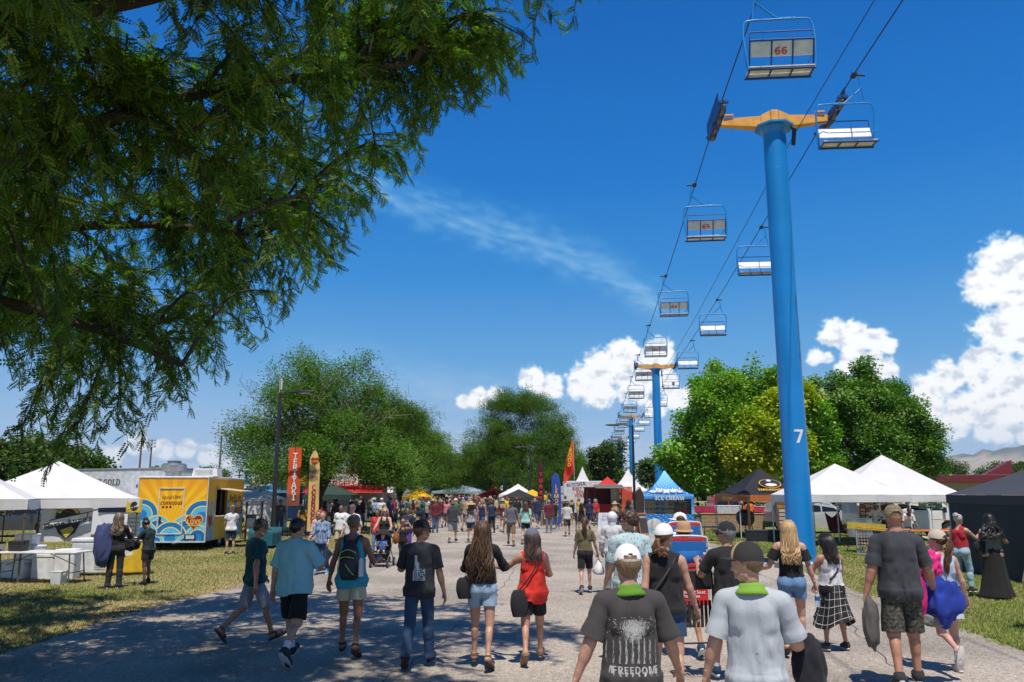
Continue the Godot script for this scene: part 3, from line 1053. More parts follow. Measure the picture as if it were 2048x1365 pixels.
func build_trees() -> void:
	bark_m = surf(lin(.085,.068,.052),"bark",3.0,.95,.0,1.5)
	overhang()
	stage("overhang")
	# locusts along the tree side, maples behind the stalls; d: at, top, rx, rz, low (underside), n clumps, tint
	var lo := V(.125,.215,.032)
	locust("spreading locust tree with dry bare twigs, beside the tall lamp post",V(-14.5,0,-43.0),9.9,4.7,4.8,2.9,2900,101,lo,true)
	locust("leafy locust tree behind the dark green canopy, second in the row",V(-16.6,0,-62.0),9.9,5.9,5.5,2.8,3400,102,lo * .95,false)
	locust("leafy locust tree behind the yellow tent, third in the row",V(-19.6,0,-84.0),10.8,6.6,6.0,2.8,4200,103,lo * 1.0,false)
	locust("broad locust tree standing in the middle distance above the crowd",V(-6.9,0,-86.0),13.0,6.9,6.4,2.4,7000,104,lo * .9,false)
	locust("locust tree closing the row where the road bends away",V(-25.0,0,-108.0),11.6,7.2,6.0,2.4,3600,105,lo * .85,false)
	maple("tall maple with a yellow-green bough, behind the black and orange tent",V(10.6,0,-55.0),11.4,[[0,8.6,0,2.6],[-2.4,6.6,.6,2.5],[2.6,7.4,.2,2.5],[-3.6,4.8,.4,2.2],[3.8,5.4,.0,2.1],[.2,6.2,1.6,2.6],[-1.2,9.4,-.6,1.8],[2.2,9.0,-.5,1.6],[-2.8,3.4,.9,1.7],[-.8,4.6,1.6,1.9],[4.6,3.8,.4,1.4],[-4.3,3.6,-.2,1.3]],3600,111,V(.22,.40,.04),[[.4,6.0,2.9,1.7],[2.0,7.6,2.3,1.5],[-.6,4.7,3.0,1.5],[2.5,5.1,2.7,1.3],[3.4,8.4,1.4,1.1],[1.2,4.2,3.0,1.2]])
	maple("dark green round maple standing behind the white peaked tents",V(19.9,0,-60.0),11.7,[[0,8.8,0,2.5],[-2.8,7.6,.4,2.4],[2.7,7.4,.2,2.3],[-3.9,5.6,.4,2.2],[3.5,5.4,.0,2.0],[.2,6.2,1.4,2.7],[-1.2,9.7,-.6,1.5],[2.0,9.2,-.5,1.4],[-2.4,4.0,.9,2.0],[.8,4.2,1.2,2.2],[3.0,3.8,.4,1.6],[-4.6,7.8,-.4,1.5],[4.4,4.4,.2,1.1]],3400,112,V(.14,.26,.04),[])
	# the belt of trees beyond
	var rb := RandomNumberGenerator.new()
	rb.seed = 77
	var belt := [
		[-48.0,-62.0,6.4,4.6,"dark bushy tree far behind the white canopy, at the edge of the picture"],[-44.5,-66.0,5.9,3.8,"dark rounded tree beside the dark bushy one, far behind the white canopy"],[-52.0,-72.0,7.2,4.2,"tall dark tree rising behind the drooping branches"],
		[-60.0,-58.0,7.0,4.6,"dark tree beyond the edge of the fairground lawn"],[-70.0,-62.0,7.6,5.0,"dark tree farther along the lawn's edge"],[-66.0,-80.0,7.0,5.0,"dark tree standing back from the lawn's edge"],
		[-53.0,-98.0,5.4,4.4,"low round tree behind the white semi trailer"],[-47.0,-100.0,5.0,3.2,"small round tree between the semi trailer and the yellow trailer"],[-41.0,-120.0,5.2,3.0,"small tree showing above the roof of the yellow trailer"],
		[-33.0,-130.0,4.6,3.0,"low tree beyond the power pole"],
		[-13.5,-126.0,11.5,5.0,"tree at the far end of the road, under the gap of sky"],[-18.0,-140.0,12.0,5.5,"dark tree deep at the far end of the road"],[-9.0,-138.0,11.0,5.0,"dark tree behind the broad locust at the road's end"],
		[-22.5,-150.0,10.5,6.0,"hazy tree far beyond the blue-grey tent"],[-30.0,-146.0,10.0,6.0,"hazy tree far beyond the fire grill sign"],[-4.5,-146.0,10.5,5.5,"dark tree far behind the dark feather flag"],[-36.0,-140.0,9.0,5.5,"hazy tree seen under the spreading locust"],
		[.8,-112.0,9.6,4.2,"dark round tree behind the tall orange flag"],[4.2,-118.0,8.2,3.4,"dark tree just beyond the far lift chairs"],[9.6,-104.0,7.0,3.5,"dark tree between two far lift towers"],
		[15.0,-112.0,5.8,4.5,"low dark tree behind the ice cream tent"],[21.0,-118.0,6.2,5.0,"low dark tree seen under the tall maple"],[28.0,-116.0,6.4,5.0,"low dark tree seen between the two maples"],
		[34.0,-112.0,6.0,5.0,"low dark tree behind the round maple"],[48.0,-126.0,6.2,6.0,"dull green tree left of the maroon roof"],[56.0,-134.0,6.9,6.0,"dull green tree behind the maroon roof"],[64.0,-130.0,6.2,5.5,"dull green tree behind the charcoal tent"],[72.0,-138.0,6.6,6.0,"dull green tree at the foot of the hills"]]
	for e in belt:
		var lobes := []
		for k in 8: lobes.append([rb.randf_range(-.6,.6) * e[3],e[2] * rb.randf_range(.30,.78),rb.randf_range(-.5,.5) * e[3],e[3] * rb.randf_range(.38,.55)])
		maple(e[4],V(e[0],0,e[1]),e[2],lobes,800 if absf(e[0]) < 40 else 700,int(e[0] * 7 + 900),V(.085,.135,.036) * rb.randf_range(.85,1.25),[],1.6)

func trunk_geo(pts: Array,r0: float,r1: float,sides := 8) -> Geo:
	var g := Geo.new()
	var rad := []
	for i in pts.size(): rad.append(lerpf(r0,r1,pow(float(i) / (pts.size() - 1),.8)))
	g.tube(pts,rad,sides)
	return g

# feathery spreading crown: limbs fan out flat and carry drooping sprays
func locust(label: String,at: Vector3,top: float,rx_: float,rz_: float,low: float,n: int,seed_: int,tint: Vector3,dead: bool) -> void:
	var r := RandomNumberGenerator.new()
	r.seed = seed_
	var t := thing("locust_tree",label,"tree",at,0,"locust trees along the road")
	var fork := V(.1,low * .62,0)
	obj("trunk",trunk_geo(spline([V(0,-.1,0),V(-.06,low * .3,.04),fork],4),.30,.22,10),bark_m,t)
	var ends := []
	for k in 11:
		var a := TAU * k / 11.0 + r.randf_range(-.25,.25)
		var q := r.randf_range(.45,.85)
		var e := V(cos(a) * rx_ * q,lerpf(low + 1.4,top - 1.6,1.0 - q * .8 + r.randf() * .2),sin(a) * rz_ * q)
		var mid := fork.lerp(e,.45) + V(0,.7,0)
		obj("limb",trunk_geo(spline([fork,mid,e],5),.15,.03,6),bark_m,t)
		ends.append([fork,mid,e])
	if not leaf_mesh.has("locust"):
		var m := leaf_mat(V(1,1,1),1.0)
		leaf_mesh["locust"] = clump_mesh(m,34,.48,.15,.22,4,.45)
	var xs := []
	var cs := PackedColorArray()
	# sprays gather in shelves: choose shelf centres on a dome, scatter sprays along each
	var shelves := []
	for k in int(n / 45.0):
		var a := r.randf() * TAU
		var q := sqrt(r.randf())
		var dome := top - (top - low) * pow(q,2.6)
		var y := dome - r.randf() * r.randf() * (dome - low) * .9
		shelves.append([V(cos(a) * rx_ * q,y,sin(a) * rz_ * q),a])
	for k in n:
		var s: Array = shelves[r.randi() % shelves.size()]
		var c: Vector3 = s[0]
		var out := V(cos(s[1]),0,sin(s[1]))
		var p := c + out * r.randfn() * .62 + out.cross(Vector3.UP) * r.randfn() * .55 + V(0,r.randfn() * .42,0)
		p.y -= .12 * (p - c).length_squared()
		if p.y < low - .5: p.y = low - .5 + r.randf() * .6
		xs.append(Transform3D(Basis(Vector3.UP,r.randf() * TAU) * Basis(V(1,0,0),r.randfn() * .25) * Basis().scaled(Vector3.ONE * r.randf_range(.65,1.2)),p))
		var j := r.randf_range(.72,1.35)
		cs.push_back(Color(tint.x * j * r.randf_range(.85,1.25),tint.y * j,tint.z * j))
	multi("crown",leaf_mesh["locust"],xs,cs,t)
	# fine twigs
	var g := Geo.new()
	var tw := noise(seed_,2.0,2)
	for k in (130 if dead else 50):
		var l: Array = ends[r.randi() % ends.size()]
		var p: Vector3 = (l[1] as Vector3).lerp(l[2],r.randf())
		var d := V(r.randf_range(-1,1),r.randf_range(.0,.8),r.randf_range(-1,1)).normalized()
		if dead: d = (d + V(r.randf_range(-.9,.5),.2,.6)).normalized()
		var pts := [p]
		for i in 5:
			d = (d + V(r.randf_range(-1,1),r.randf_range(-.5,.6),r.randf_range(-1,1)) * .35).normalized()
			p += d * r.randf_range(.25,.5) * (1.3 if dead else 1.0)
			pts.append(p)
			if dead and i > 1 and r.randf() < .6:
				var d2 := (d + V(r.randf_range(-1,1),r.randf_range(-.4,.9),r.randf_range(-1,1))).normalized()
				g.tube([p,p + d2 * .3,p + d2 * .5 + V(0,.08,0)],[.012,.009,.004],4,false)
		g.tube(pts,[.03,.026,.02,.015,.011,.006],4,false)
	var tg := obj("twigs",g,paint(.26,.22,.18,.9) if dead else bark_m,t)
	tg.set_meta("kind","stuff")

# broad-leaved crown built of lobes
func maple(label: String,at: Vector3,top: float,lobes: Array,n: int,seed_: int,tint: Vector3,bright: Array,size := 1.0) -> void:
	var r := RandomNumberGenerator.new()
	r.seed = seed_
	var t := thing("maple_tree" if size == 1.0 else "broadleaf_tree",label,"tree",at,0,"" if size == 1.0 else "belt of trees beyond the stalls")
	obj("trunk",trunk_geo(spline([V(0,-.1,0),V(.05,top * .13,0),V(0,top * .27,0)],3),.036 * top,.022 * top,10),bark_m,t)
	if size == 1.0:
		for l in lobes:
			var e := V(l[0],l[1],l[2])
			obj("limb",trunk_geo(spline([V(0,top * .24,0),V(l[0] * .4,lerpf(top * .25,l[1],.55),l[2] * .4),e],4),.13,.03,6),bark_m,t)
	var key := "maple%d" % int(size * 10)
	if not leaf_mesh.has(key):
		var m := leaf_mat(V(1,1,1),.9)
		leaf_mesh[key] = clump_mesh(m,30 if size == 1.0 else 36,.40 * size,.20 * size,.42,9,.8)
	var rl := RandomNumberGenerator.new()
	rl.seed = seed_
	for l in lobes.duplicate():
		for k in 3:
			var dd: Vector3 = V(rl.randfn(),rl.randfn() * .8,rl.randfn()).normalized() * l[3] * .92
			lobes.append([l[0] + dd.x,l[1] + dd.y,l[2] + dd.z,l[3] * rl.randf_range(.26,.44)])
	for pass_ in 2:
		var src: Array = lobes if pass_ == 0 else bright
		if src.is_empty(): continue
		var total := .0
		for l in src: total += l[3] * l[3]
		var xs := []
		var cs := PackedColorArray()
		var cnt := n if pass_ == 0 else int(n * .5)
		for l in src:
			for k in int(cnt * l[3] * l[3] / total):
				var d := V(r.randfn(),r.randfn(),r.randfn()).normalized()
				var q := pow(r.randf(),.38)
				# smaller bumps on each lobe
				q *= .80 + .24 * sin(d.x * 5.0 + l[0] * 3.0) * sin(d.y * 6.0 + l[1]) + .10 * sin(d.z * 9.0)
				var p: Vector3 = V(l[0],l[1],l[2]) + d * q * l[3] * V(1.05,.88,1.05)
				if p.y > top: p.y = top - r.randf() * .5
				xs.append(Transform3D(Basis(Vector3.UP,r.randf() * TAU) * Basis(V(1,0,0),r.randfn() * .4) * Basis().scaled(Vector3.ONE * r.randf_range(.6,1.2)),p))
				var j := r.randf_range(.72,1.3)
				var c := tint if pass_ == 0 else V(.42,.46,.025)
				cs.push_back(Color(c.x * j * r.randf_range(.85,1.2),c.y * j,c.z * j))
		multi("crown" if pass_ == 0 else "yellow_bough",leaf_mesh[key],xs,cs,t)

# the big locust whose boughs hang over the road edge; trunk outside the frame
func under_y(x: float,z: float) -> float:
	var tab := [[-16.0,3.2],[-9.0,2.25],[-7.0,2.1],[-6.0,2.35],[-5.0,3.1],[-4.0,4.4],[-3.0,5.7],[-2.0,6.9],[-1.0,7.6],[.0,8.5],[1.0,9.6]]
	var y := 9.6
	for i in tab.size() - 1:
		if x >= tab[i][0] and x <= tab[i + 1][0]: y = lerpf(tab[i][1],tab[i + 1][1],(x - tab[i][0]) / (tab[i + 1][0] - tab[i][0]))
	return y + .62 * maxf(.0,-z - 9.8)

func overhang() -> void:
	var r := RandomNumberGenerator.new()
	r.seed = 2024
	var o := V(-11.6,0,-6.4)
	var t := thing("locust_tree","large locust tree whose leafy boughs hang over the road's edge","tree",o)
	var fork := V(-11.2,3.0,-6.5)
	var tr := func(pts: Array) -> Array: return pts.map(func(p): return p - o)
	obj("trunk",trunk_geo(spline(tr.call([V(-11.6,-.1,-6.4),V(-11.5,1.4,-6.4),fork]),5),.42,.34,14),bark_m,t)
	var limbs := [
		[fork,V(-8.0,5.2,-6.2),V(-5.3,6.25,-6.2),V(-4.2,7.3,-7.2),V(-2.6,8.6,-8.0),V(-.9,9.3,-8.6)],
		[fork,V(-8.6,4.6,-7.0),V(-5.75,5.6,-7.4),V(-4.9,6.35,-7.9),V(-3.6,7.0,-8.6),V(-2.2,7.6,-9.4)],
		[V(-5.75,5.6,-7.4),V(-4.9,6.1,-7.6),V(-4.3,5.8,-7.9),V(-3.9,5.1,-8.2)],
		[fork,V(-9.6,4.3,-8.0),V(-8.0,4.6,-9.2),V(-6.6,4.3,-10.0),V(-5.4,3.8,-10.2)],
		[fork,V(-10.2,4.8,-8.6),V(-8.6,5.9,-10.6),V(-6.8,6.3,-11.6),V(-5.2,6.2,-12.0)],
		[fork,V(-11.0,5.0,-9.0),V(-10.6,6.0,-11.5),V(-10.0,5.8,-13.4)],
		[fork,V(-9.8,6.0,-5.2),V(-7.2,8.0,-4.2),V(-4.6,9.2,-4.0),V(-2.2,9.6,-4.6)],
		[fork,V(-9.6,6.2,-6.8),V(-7.4,8.4,-7.8),V(-5.0,9.6,-8.8),V(-3.0,9.6,-10.0)],
		[fork,V(-11.5,6.0,-6.0),V(-11.0,8.5,-7.2),V(-9.0,9.8,-8.4)],
		[fork,V(-12.8,5.0,-6.8),V(-14.2,6.4,-8.2)],
		[fork,V(-11.4,5.0,-4.6),V(-9.8,6.6,-2.8),V(-7.4,7.4,-2.0)]]
	var wood := []
	for k in limbs.size():
		var pts := spline(limbs[k],7)
		var big: float = .17 if k != 2 else .09
		obj("limb",trunk_geo(tr.call(pts),big,.03,9),bark_m,t)
		for i in range(4,pts.size()): wood.append(pts[i])
	# boughs: from a limb out to a point in the crown's shell, arching over and drooping
	var boughs := []
	var tries := 0
	while boughs.size() < 440 and tries < 12000:
		tries += 1
		var x := r.randf_range(-15.5,.7)
		var z := r.randf_range(-14.8,-2.0)
		var near: Vector3 = wood[r.randi() % wood.size()] + V(r.randfn() * .7,r.randf_range(-.7,.9),r.randfn() * .7)
		var sheath := boughs.size() % 3 == 0
		if sheath:
			x = near.x
			z = near.z
		var e := pow((x + 7.8) / 8.7,2) + pow((z + 8.2) / 6.6,2)
		if e > 1.0: continue
		var lo := under_y(x,z) + .35
		var hi := 10.6 - 1.9 * e - .4 * maxf(0,x + 3.0)
		if hi < lo: hi = lo + .3
		var y := lerpf(lo,hi,pow(r.randf(),1.9))
		if sheath: y = clampf(near.y,lo,maxf(hi,near.y))
		var T := V(x,y,z)
		var best := Vector3.ZERO
		var bd := 1e9
		for w in wood:
			var q: float = (w as Vector3).distance_to(T) + .25 * (w as Vector3).distance_to(fork)
			if (w as Vector3).distance_to(T) > .45 and q < bd:
				bd = q
				best = w
		if best.distance_to(T) > 5.0: continue
		var mid := best.lerp(T,.5) + V(r.randf_range(-.3,.3),.25 + .16 * best.distance_to(T),r.randf_range(-.3,.3))
		boughs.append(spline([best,mid,T],7))
	# the near side of the crown, over the lawn and the road behind the frame
	for k in 150:
		var T := V(r.randf_range(-11.0,-2.6),r.randf_range(7.0,10.0),r.randf_range(-6.6,-2.2))
		var best: Vector3 = wood[0]
		for w in wood:
			if (w as Vector3).distance_to(T) < best.distance_to(T): best = w
		boughs.append(spline([best,best.lerp(T,.5) + V(0,.4,0),T],7))
	var bg := Geo.new()
	var xs := []
	var cs := PackedColorArray()
	for b in boughs:
		var rad := []
		var loc := []
		for i in b.size():
			rad.append(lerpf(.032,.007,float(i) / (b.size() - 1)))
			loc.append((b[i] as Vector3) - o)
		bg.tube(loc,rad,5,false)
		# hanging twigs with leaves
		for k in 15:
			var i := r.randi_range(3,b.size() - 1)
			var p: Vector3 = b[i]
			var dir: Vector3 = (b[i] - b[i - 1]).normalized()
			dir = (dir * .8 + V(r.randf_range(-1,1),r.randf_range(-.7,.25),r.randf_range(-1,1))).normalized()
			var ln := r.randf_range(.45,1.15)
			var pts := [p]
			var steps := 6
			for s in steps:
				dir = (dir + V(r.randf_range(-.2,.2),-.15,r.randf_range(-.2,.2))).normalized()
				p += dir * ln / steps
				pts.append(p)
			if p.y < under_y(p.x,p.z) - .25: continue
			var l2 := []
			for q in pts: l2.append((q as Vector3) - o)
			bg.tube(l2,[.008,.007,.006,.005,.0045,.004,.003],4,false)
			var cnt := int(ln / .052)
			var cv := pts
			for f in cnt:
				var u := (f + r.randf()) / cnt * steps
				var a: Vector3 = cv[int(u)]
				var c: Vector3 = cv[mini(int(u) + 1,steps)]
				var at := a.lerp(c,u - int(u))
				var along := (c - a).normalized() if c != a else dir
				var out := (along * .5 + V(r.randf_range(-1,1),r.randf_range(-.6,.4),r.randf_range(-1,1))).normalized()
				var side := out.cross(Vector3.UP).normalized()
				if side.length_squared() < .5: side = V(1,0,0)
				var bs := Basis(out,side.cross(out).normalized(),side) * Basis(V(1,0,0),r.randfn() * .9)
				xs.append(Transform3D(bs.scaled_local(Vector3.ONE * r.randf_range(.75,1.25)),at - o))
				var j := r.randf_range(.7,1.35)
				var tn := V(.105,.195,.022).lerp(V(.30,.38,.045),pow(r.randf(),2.5))
				cs.push_back(Color(tn.x * j,tn.y * j,tn.z * j))
	var bo := obj("twigs",bg,bark_m,t)
	bo.set_meta("kind","stuff")
	multi("crown",frond_mesh(leaf_mat(V(1,1,1),1.1)),xs,cs,t)

# ---------------------------------------------------------------- people: one skinned surface per body, clothes cut from it
# Rest pose faces -Z, arms 35 degrees out. Bones: 0 pelvis 1 chest 2 head 3,4 upper arm r,l 5,6 forearm 7,8 hand 9,10 thigh 11,12 shin 13,14 foot
const ARM := Vector3(.5736,-.8192,0)
class Base:
	var v := PackedVector3Array()
	var n := PackedVector3Array()
	var t := PackedInt32Array()      # corners, counter-clockwise from outside
	var part := PackedByteArray()    # 0 core 1 head 2 right hand 3 left hand
	var near := PackedByteArray()    # bone that moves it most
	var bi := PackedByteArray()
	var bw := PackedFloat32Array()
	var sh := Vector3()
	var piv := []

var BASES := {}

func nets(prims: Array,cell: float) -> Array:
	var lo := Vector3(1e9,1e9,1e9)
	var hi := -lo
	for p in prims:
		for e in 2:
			var r: float = p[2 + e] * maxf(1.0,maxf(p[4],p[5]))
			lo = lo.min((p[e] as Vector3) - Vector3.ONE * r)
			hi = hi.max((p[e] as Vector3) + Vector3.ONE * r)
	lo -= Vector3.ONE * cell * 2.5
	hi += Vector3.ONE * cell * 2.5
	var nx := int((hi.x - lo.x) / cell) + 1
	var ny := int((hi.y - lo.y) / cell) + 1
	var nz := int((hi.z - lo.z) / cell) + 1
	var f := PackedFloat32Array()
	f.resize(nx * ny * nz)
	f.fill(.5)
	for p in prims:
		var a: Vector3 = p[0]
		var b: Vector3 = p[1]
		var ra: float = p[2]
		var rb: float = p[3]
		var ix: float = 1.0 / p[4]
		var iz: float = 1.0 / p[5]
		var k: float = p[6]
		var m := maxf(ra,rb) * maxf(1.0,maxf(p[4],p[5])) + k + cell * 2.0
		var l := ((a.min(b) - Vector3.ONE * m - lo) / cell).floor().max(Vector3.ZERO)
		var h := ((a.max(b) + Vector3.ONE * m - lo) / cell).ceil().min(Vector3(nx - 1,ny - 1,nz - 1))
		var ba := b - a
		ba.x *= ix; ba.z *= iz
		var bb := maxf(ba.dot(ba),1e-9)
		var sc := minf(1.0,minf(p[4],p[5]))
		for j in range(int(l.y),int(h.y) + 1):
			for q in range(int(l.z),int(h.z) + 1):
				var row := (j * nz + q) * nx
				for i in range(int(l.x),int(h.x) + 1):
					var d := lo + Vector3(i,j,q) * cell - a
					d.x *= ix; d.z *= iz
					var tt := clampf(d.dot(ba) / bb,.0,1.0)
					var dist := ((d - ba * tt).length() - lerpf(ra,rb,tt)) * sc
					var g := f[row + i]
					if dist - g >= k: continue
					var hh := clampf(.5 + .5 * (g - dist) / k,.0,1.0)
					f[row + i] = lerpf(g,dist,hh) - k * hh * (1.0 - hh)
	var vid := PackedInt32Array()
	vid.resize(nx * ny * nz)
	vid.fill(-1)
	var vs := PackedVector3Array()
	var ts := PackedInt32Array()
	var sy := nz * nx
	var off := PackedInt32Array([0,1,sy,sy + 1,nx,nx + 1,sy + nx,sy + nx + 1])
	var cor := [Vector3(0,0,0),Vector3(1,0,0),Vector3(0,1,0),Vector3(1,1,0),Vector3(0,0,1),Vector3(1,0,1),Vector3(0,1,1),Vector3(1,1,1)]
	var ed := [[0,1],[2,3],[4,5],[6,7],[0,2],[1,3],[4,6],[5,7],[0,4],[1,5],[2,6],[3,7]]
	for j in ny - 1:
		for q in nz - 1:
			var row := (j * nz + q) * nx
			for i in nx - 1:
				var c := row + i
				if f[c] > .3: continue
				var mask := 0
				for e in 8:
					if f[c + off[e]] < .0: mask |= 1 << e
				if mask == 0 or mask == 255: continue
				var s := Vector3.ZERO
				var cnt := 0
				for e in ed:
					var v0 := f[c + off[e[0]]]
					var v1 := f[c + off[e[1]]]
					if (v0 < .0) != (v1 < .0):
						s += (cor[e[0]] as Vector3).lerp(cor[e[1]],v0 / (v0 - v1))
						cnt += 1
				vid[c] = vs.size()
				vs.push_back(lo + (Vector3(i,j,q) + s / cnt) * cell)
	for j in range(1,ny - 1):
		for q in range(1,nz - 1):
			var row := (j * nz + q) * nx
			for i in range(1,nx - 1):
				var c := row + i
				var v0 := f[c]
				if v0 > .3: continue
				var ins := v0 < .0
				if ins != (f[c + 1] < .0): _q4(ts,vid[c - sy - nx],vid[c - nx],vid[c],vid[c - sy],ins)
				if ins != (f[c + sy] < .0): _q4(ts,vid[c - 1 - nx],vid[c - 1],vid[c],vid[c - nx],ins)
				if ins != (f[c + nx] < .0): _q4(ts,vid[c - 1 - sy],vid[c - sy],vid[c],vid[c - 1],ins)
	return [vs,ts]

func _q4(t: PackedInt32Array,a: int,b: int,c: int,d: int,fwd: bool) -> void:
	if a < 0 or b < 0 or c < 0 or d < 0: return
	if fwd: t.append_array(PackedInt32Array([a,b,c,a,c,d]))
	else: t.append_array(PackedInt32Array([a,c,b,a,d,c]))

func P(a: Vector3,b: Vector3,ra: float,rb := -1.0,sx := 1.0,sz := 1.0,k := .03) -> Array:
	return [a,b,ra,ra if rb < 0 else rb,sx,sz,k]

func hand_prims(grip: bool) -> Array:
	# right hand hanging from the origin: fingers to -Y, palm to -X, thumb to -Z
	var o := [P(Vector3(0,.05,0),Vector3(0,-.02,0),.025,.024,.85,1.1,.012)]
	var zs := [-.031,-.011,.010,.029]
	var ln := [[.042,.026,.020],[.046,.029,.021],[.043,.027,.020],[.033,.021,.018]]
	for q in 4:
		var p := Vector3(0,-.086 + .004 * absf(q - 1.0),zs[q])
		o.append(P(Vector3(0,-.015,zs[q] * .6),p,.0135,.0125,1.0,1.0,.012))
		var ang := .0
		for s in 3:
			ang += (1.15 if s < 2 else .8) if grip else (.22 + .05 * q + .1 * s)
			var e: Vector3 = p + Vector3(-sin(ang),-cos(ang),.0) * ln[q][s]
			o.append(P(p,e,.0092 - .0008 * s,.0086 - .0008 * s,1.0,1.0,.004))
			p = e
	var th := [Vector3(-.004,-.028,-.022),Vector3(-.012,-.058,-.046),Vector3(-.020,-.086,-.050)]
	if grip: th = [Vector3(-.006,-.03,-.024),Vector3(-.028,-.058,-.042),Vector3(-.045,-.074,-.026)]
	o.append(P(th[0],th[1],.0135,.011,1,1,.010))
	o.append(P(th[1],th[2],.0105,.008,1,1,.005))
	return o

func base(sex: String,lod: int) -> Base:
	var key := sex + str(lod)
	if BASES.has(key): return BASES[key]
	var b := Base.new()
	var f := sex == "f"
	var shx := .168 if f else .190
	b.sh = Vector3(shx,1.405,.012)
	var el := b.sh + ARM * .29
	var wr := el + ARM * .255
	var hipx := .092
	var pr := []
	pr.append(P(Vector3(-.055,.94,.012),Vector3(.055,.94,.012),.115 if not f else .118,-1.0,1.0,.92,.05))
	for s in [-1.0,1.0]:
		pr.append(P(Vector3(.078 * s,.90,.055),Vector3(.078 * s,.90,.05),.088 if not f else .098,-1,1,1,.04))
	pr.append(P(Vector3(0,.98,.0),Vector3(0,1.14,.0),.138 if not f else .118,.138 if not f else .112,1.08,.80,.06))
	pr.append(P(Vector3(0,1.17,.0),Vector3(0,1.35,.01),.145 if not f else .122,.160 if not f else .135,1.05,.74,.05))
	pr.append(P(Vector3(-shx + .045,1.405,.015),Vector3(shx - .045,1.405,.015),.066 if not f else .058,-1,1,1,.04))
	for s in [-1.0,1.0]:
		var m := Vector3(s,1,1)
		pr.append(P(Vector3(.12 * s,1.425,.02),Vector3(.03 * s,1.468,.02),.045 if not f else .038,.042 if not f else .036,1,1,.04))
		if f: pr.append(P(Vector3(.072 * s,1.255,-.085),Vector3(.075 * s,1.25,-.095),.062,.052,1,1,.04))
		else: pr.append(P(Vector3(.07 * s,1.32,-.075),Vector3(.09 * s,1.32,-.07),.06,-1,1,1,.05))
		pr.append(P(Vector3(.075 * s,1.34,.075),Vector3(.09 * s,1.26,.07),.05,-1,1,1,.05))
		var k := 1.0 if not f else .86
		pr.append(P(b.sh * m,(b.sh + ARM * .07) * m,.058 * k,.055 * k,1,1,.035))
		pr.append(P(b.sh * m,el * m,.052 * k,.041 * k,1,1,.03))
		pr.append(P(el * m,(el + ARM * .10) * m,.042 * k,.042 * k,1,1,.02))
		pr.append(P((el + ARM * .06) * m,(wr + ARM * .01) * m,.041 * k,.026 * k,1,1,.02))
		pr.append(P(Vector3(hipx * s,.90,.012),Vector3(.102 * s,.50,.0),.092 if not f else .096,.058 * (1.0 if not f else .95),1,1,.035))
		pr.append(P(Vector3(.102 * s,.52,.0),Vector3(.102 * s,.47,.0),.055 if not f else .051,-1,1,1,.02))
		pr.append(P(Vector3(.102 * s,.48,.004),Vector3(.108 * s,.09,.022),.050 if not f else .046,.035 if not f else .031,1,1,.02))
		pr.append(P(Vector3(.104 * s,.39,.030),Vector3(.106 * s,.30,.028),.046 if not f else .043,.036,1,1,.03))
		pr.append(P(Vector3(.108 * s,.045,.045),Vector3(.108 * s,.05,.03),.036,-1,1,1,.03))
		pr.append(P(Vector3(.109 * s,.055,.015),Vector3(.118 * s,.030,-.125),.040,.028,1.15,1,.03))
		pr.append(P(Vector3(.116 * s,.024,-.11),Vector3(.118 * s,.020,-.16),.026,.020,1.5,1,.02))
	pr.append(P(Vector3(0,1.42,.02),Vector3(0,1.53,.008),.056 if not f else .047,-1,1,1,.03))
	var cells: Array = [[.0165,.0075,.0062],[.026,.013,.0095],[.042,.024,.0]][lod]
	var pieces := [nets(pr,cells[0])]
	# head and neck
	var hp := []
	var k := 1.0 if not f else .95
	hp.append(P(Vector3(0,1.45,.02),Vector3(0,1.585,.012),.055 if not f else .046,.052 if not f else .045,1,1,.03))
	hp.append(P(Vector3(0,1.672,-.012),Vector3(0,1.672,.022),.0865 * k,.0865 * k,.90,.95,.02))
	hp.append(P(Vector3(0,1.64,-.035),Vector3(0,1.578,-.052),.064 * k,.040 * k,.95,1.0,.03))
	hp.append(P(Vector3(-.018,1.558,-.066),Vector3(.018,1.558,-.066),.022,-1,1,1,.025))
	for s in [-1.0,1.0]:
		hp.append(P(Vector3(.045 * s,1.585,-.01),Vector3(.03 * s,1.562,-.05),.024 * k,.020,1,1,.03))
		if lod < 2:
			hp.append(P(Vector3(.012 * s,1.664,-.094),Vector3(.045 * s,1.664,-.080),.011,.010,1,1,.015))
			hp.append(P(Vector3(.038 * s,1.622,-.078),Vector3(.045 * s,1.617,-.068),.016,-1,1,1,.02))
			hp.append(P(Vector3(.079 * s * k,1.650,.012),Vector3(.075 * s * k,1.620,.006),.016,.010,.45,1.1,.006))
	if lod < 2:
		hp.append(P(Vector3(0,1.652,-.096),Vector3(0,1.618,-.113),.009,.012,1,1,.010))
		hp.append(P(Vector3(-.014,1.614,-.100),Vector3(.014,1.614,-.100),.009,-1,1,1,.008))
		hp.append(P(Vector3(-.016,1.590,-.095),Vector3(.016,1.590,-.095),.0085,-1,1,1,.008))
	pieces.append(nets(hp,cells[1]))
	for pc in pieces.size():
		_append(b,pieces[pc][0],pieces[pc][1],pc,Transform3D(),false)
	# hands along the forearm
	var hb := Basis(ARM.cross(Vector3(0,0,-1)).normalized() * -1.0,-ARM,Vector3(0,0,1))
	hb = Basis(Vector3(0,0,1),deg_to_rad(35.0))
	if lod < 2:
		for gr in 2:
			var hm := nets(hand_prims(gr == 1),cells[2])
			for s in 2:
				_append(b,hm[0],hm[1],2 + s + gr * 2,Transform3D(hb,wr),s == 1)
	else:
		var hm := nets([P(Vector3(0,.03,0),Vector3(0,-.15,-.01),.026,.02,.7,1.2,.01)],.03)
		for s in 2: _append(b,hm[0],hm[1],2 + s,Transform3D(hb,wr),s == 1)
	# normals
	b.n.resize(b.v.size())
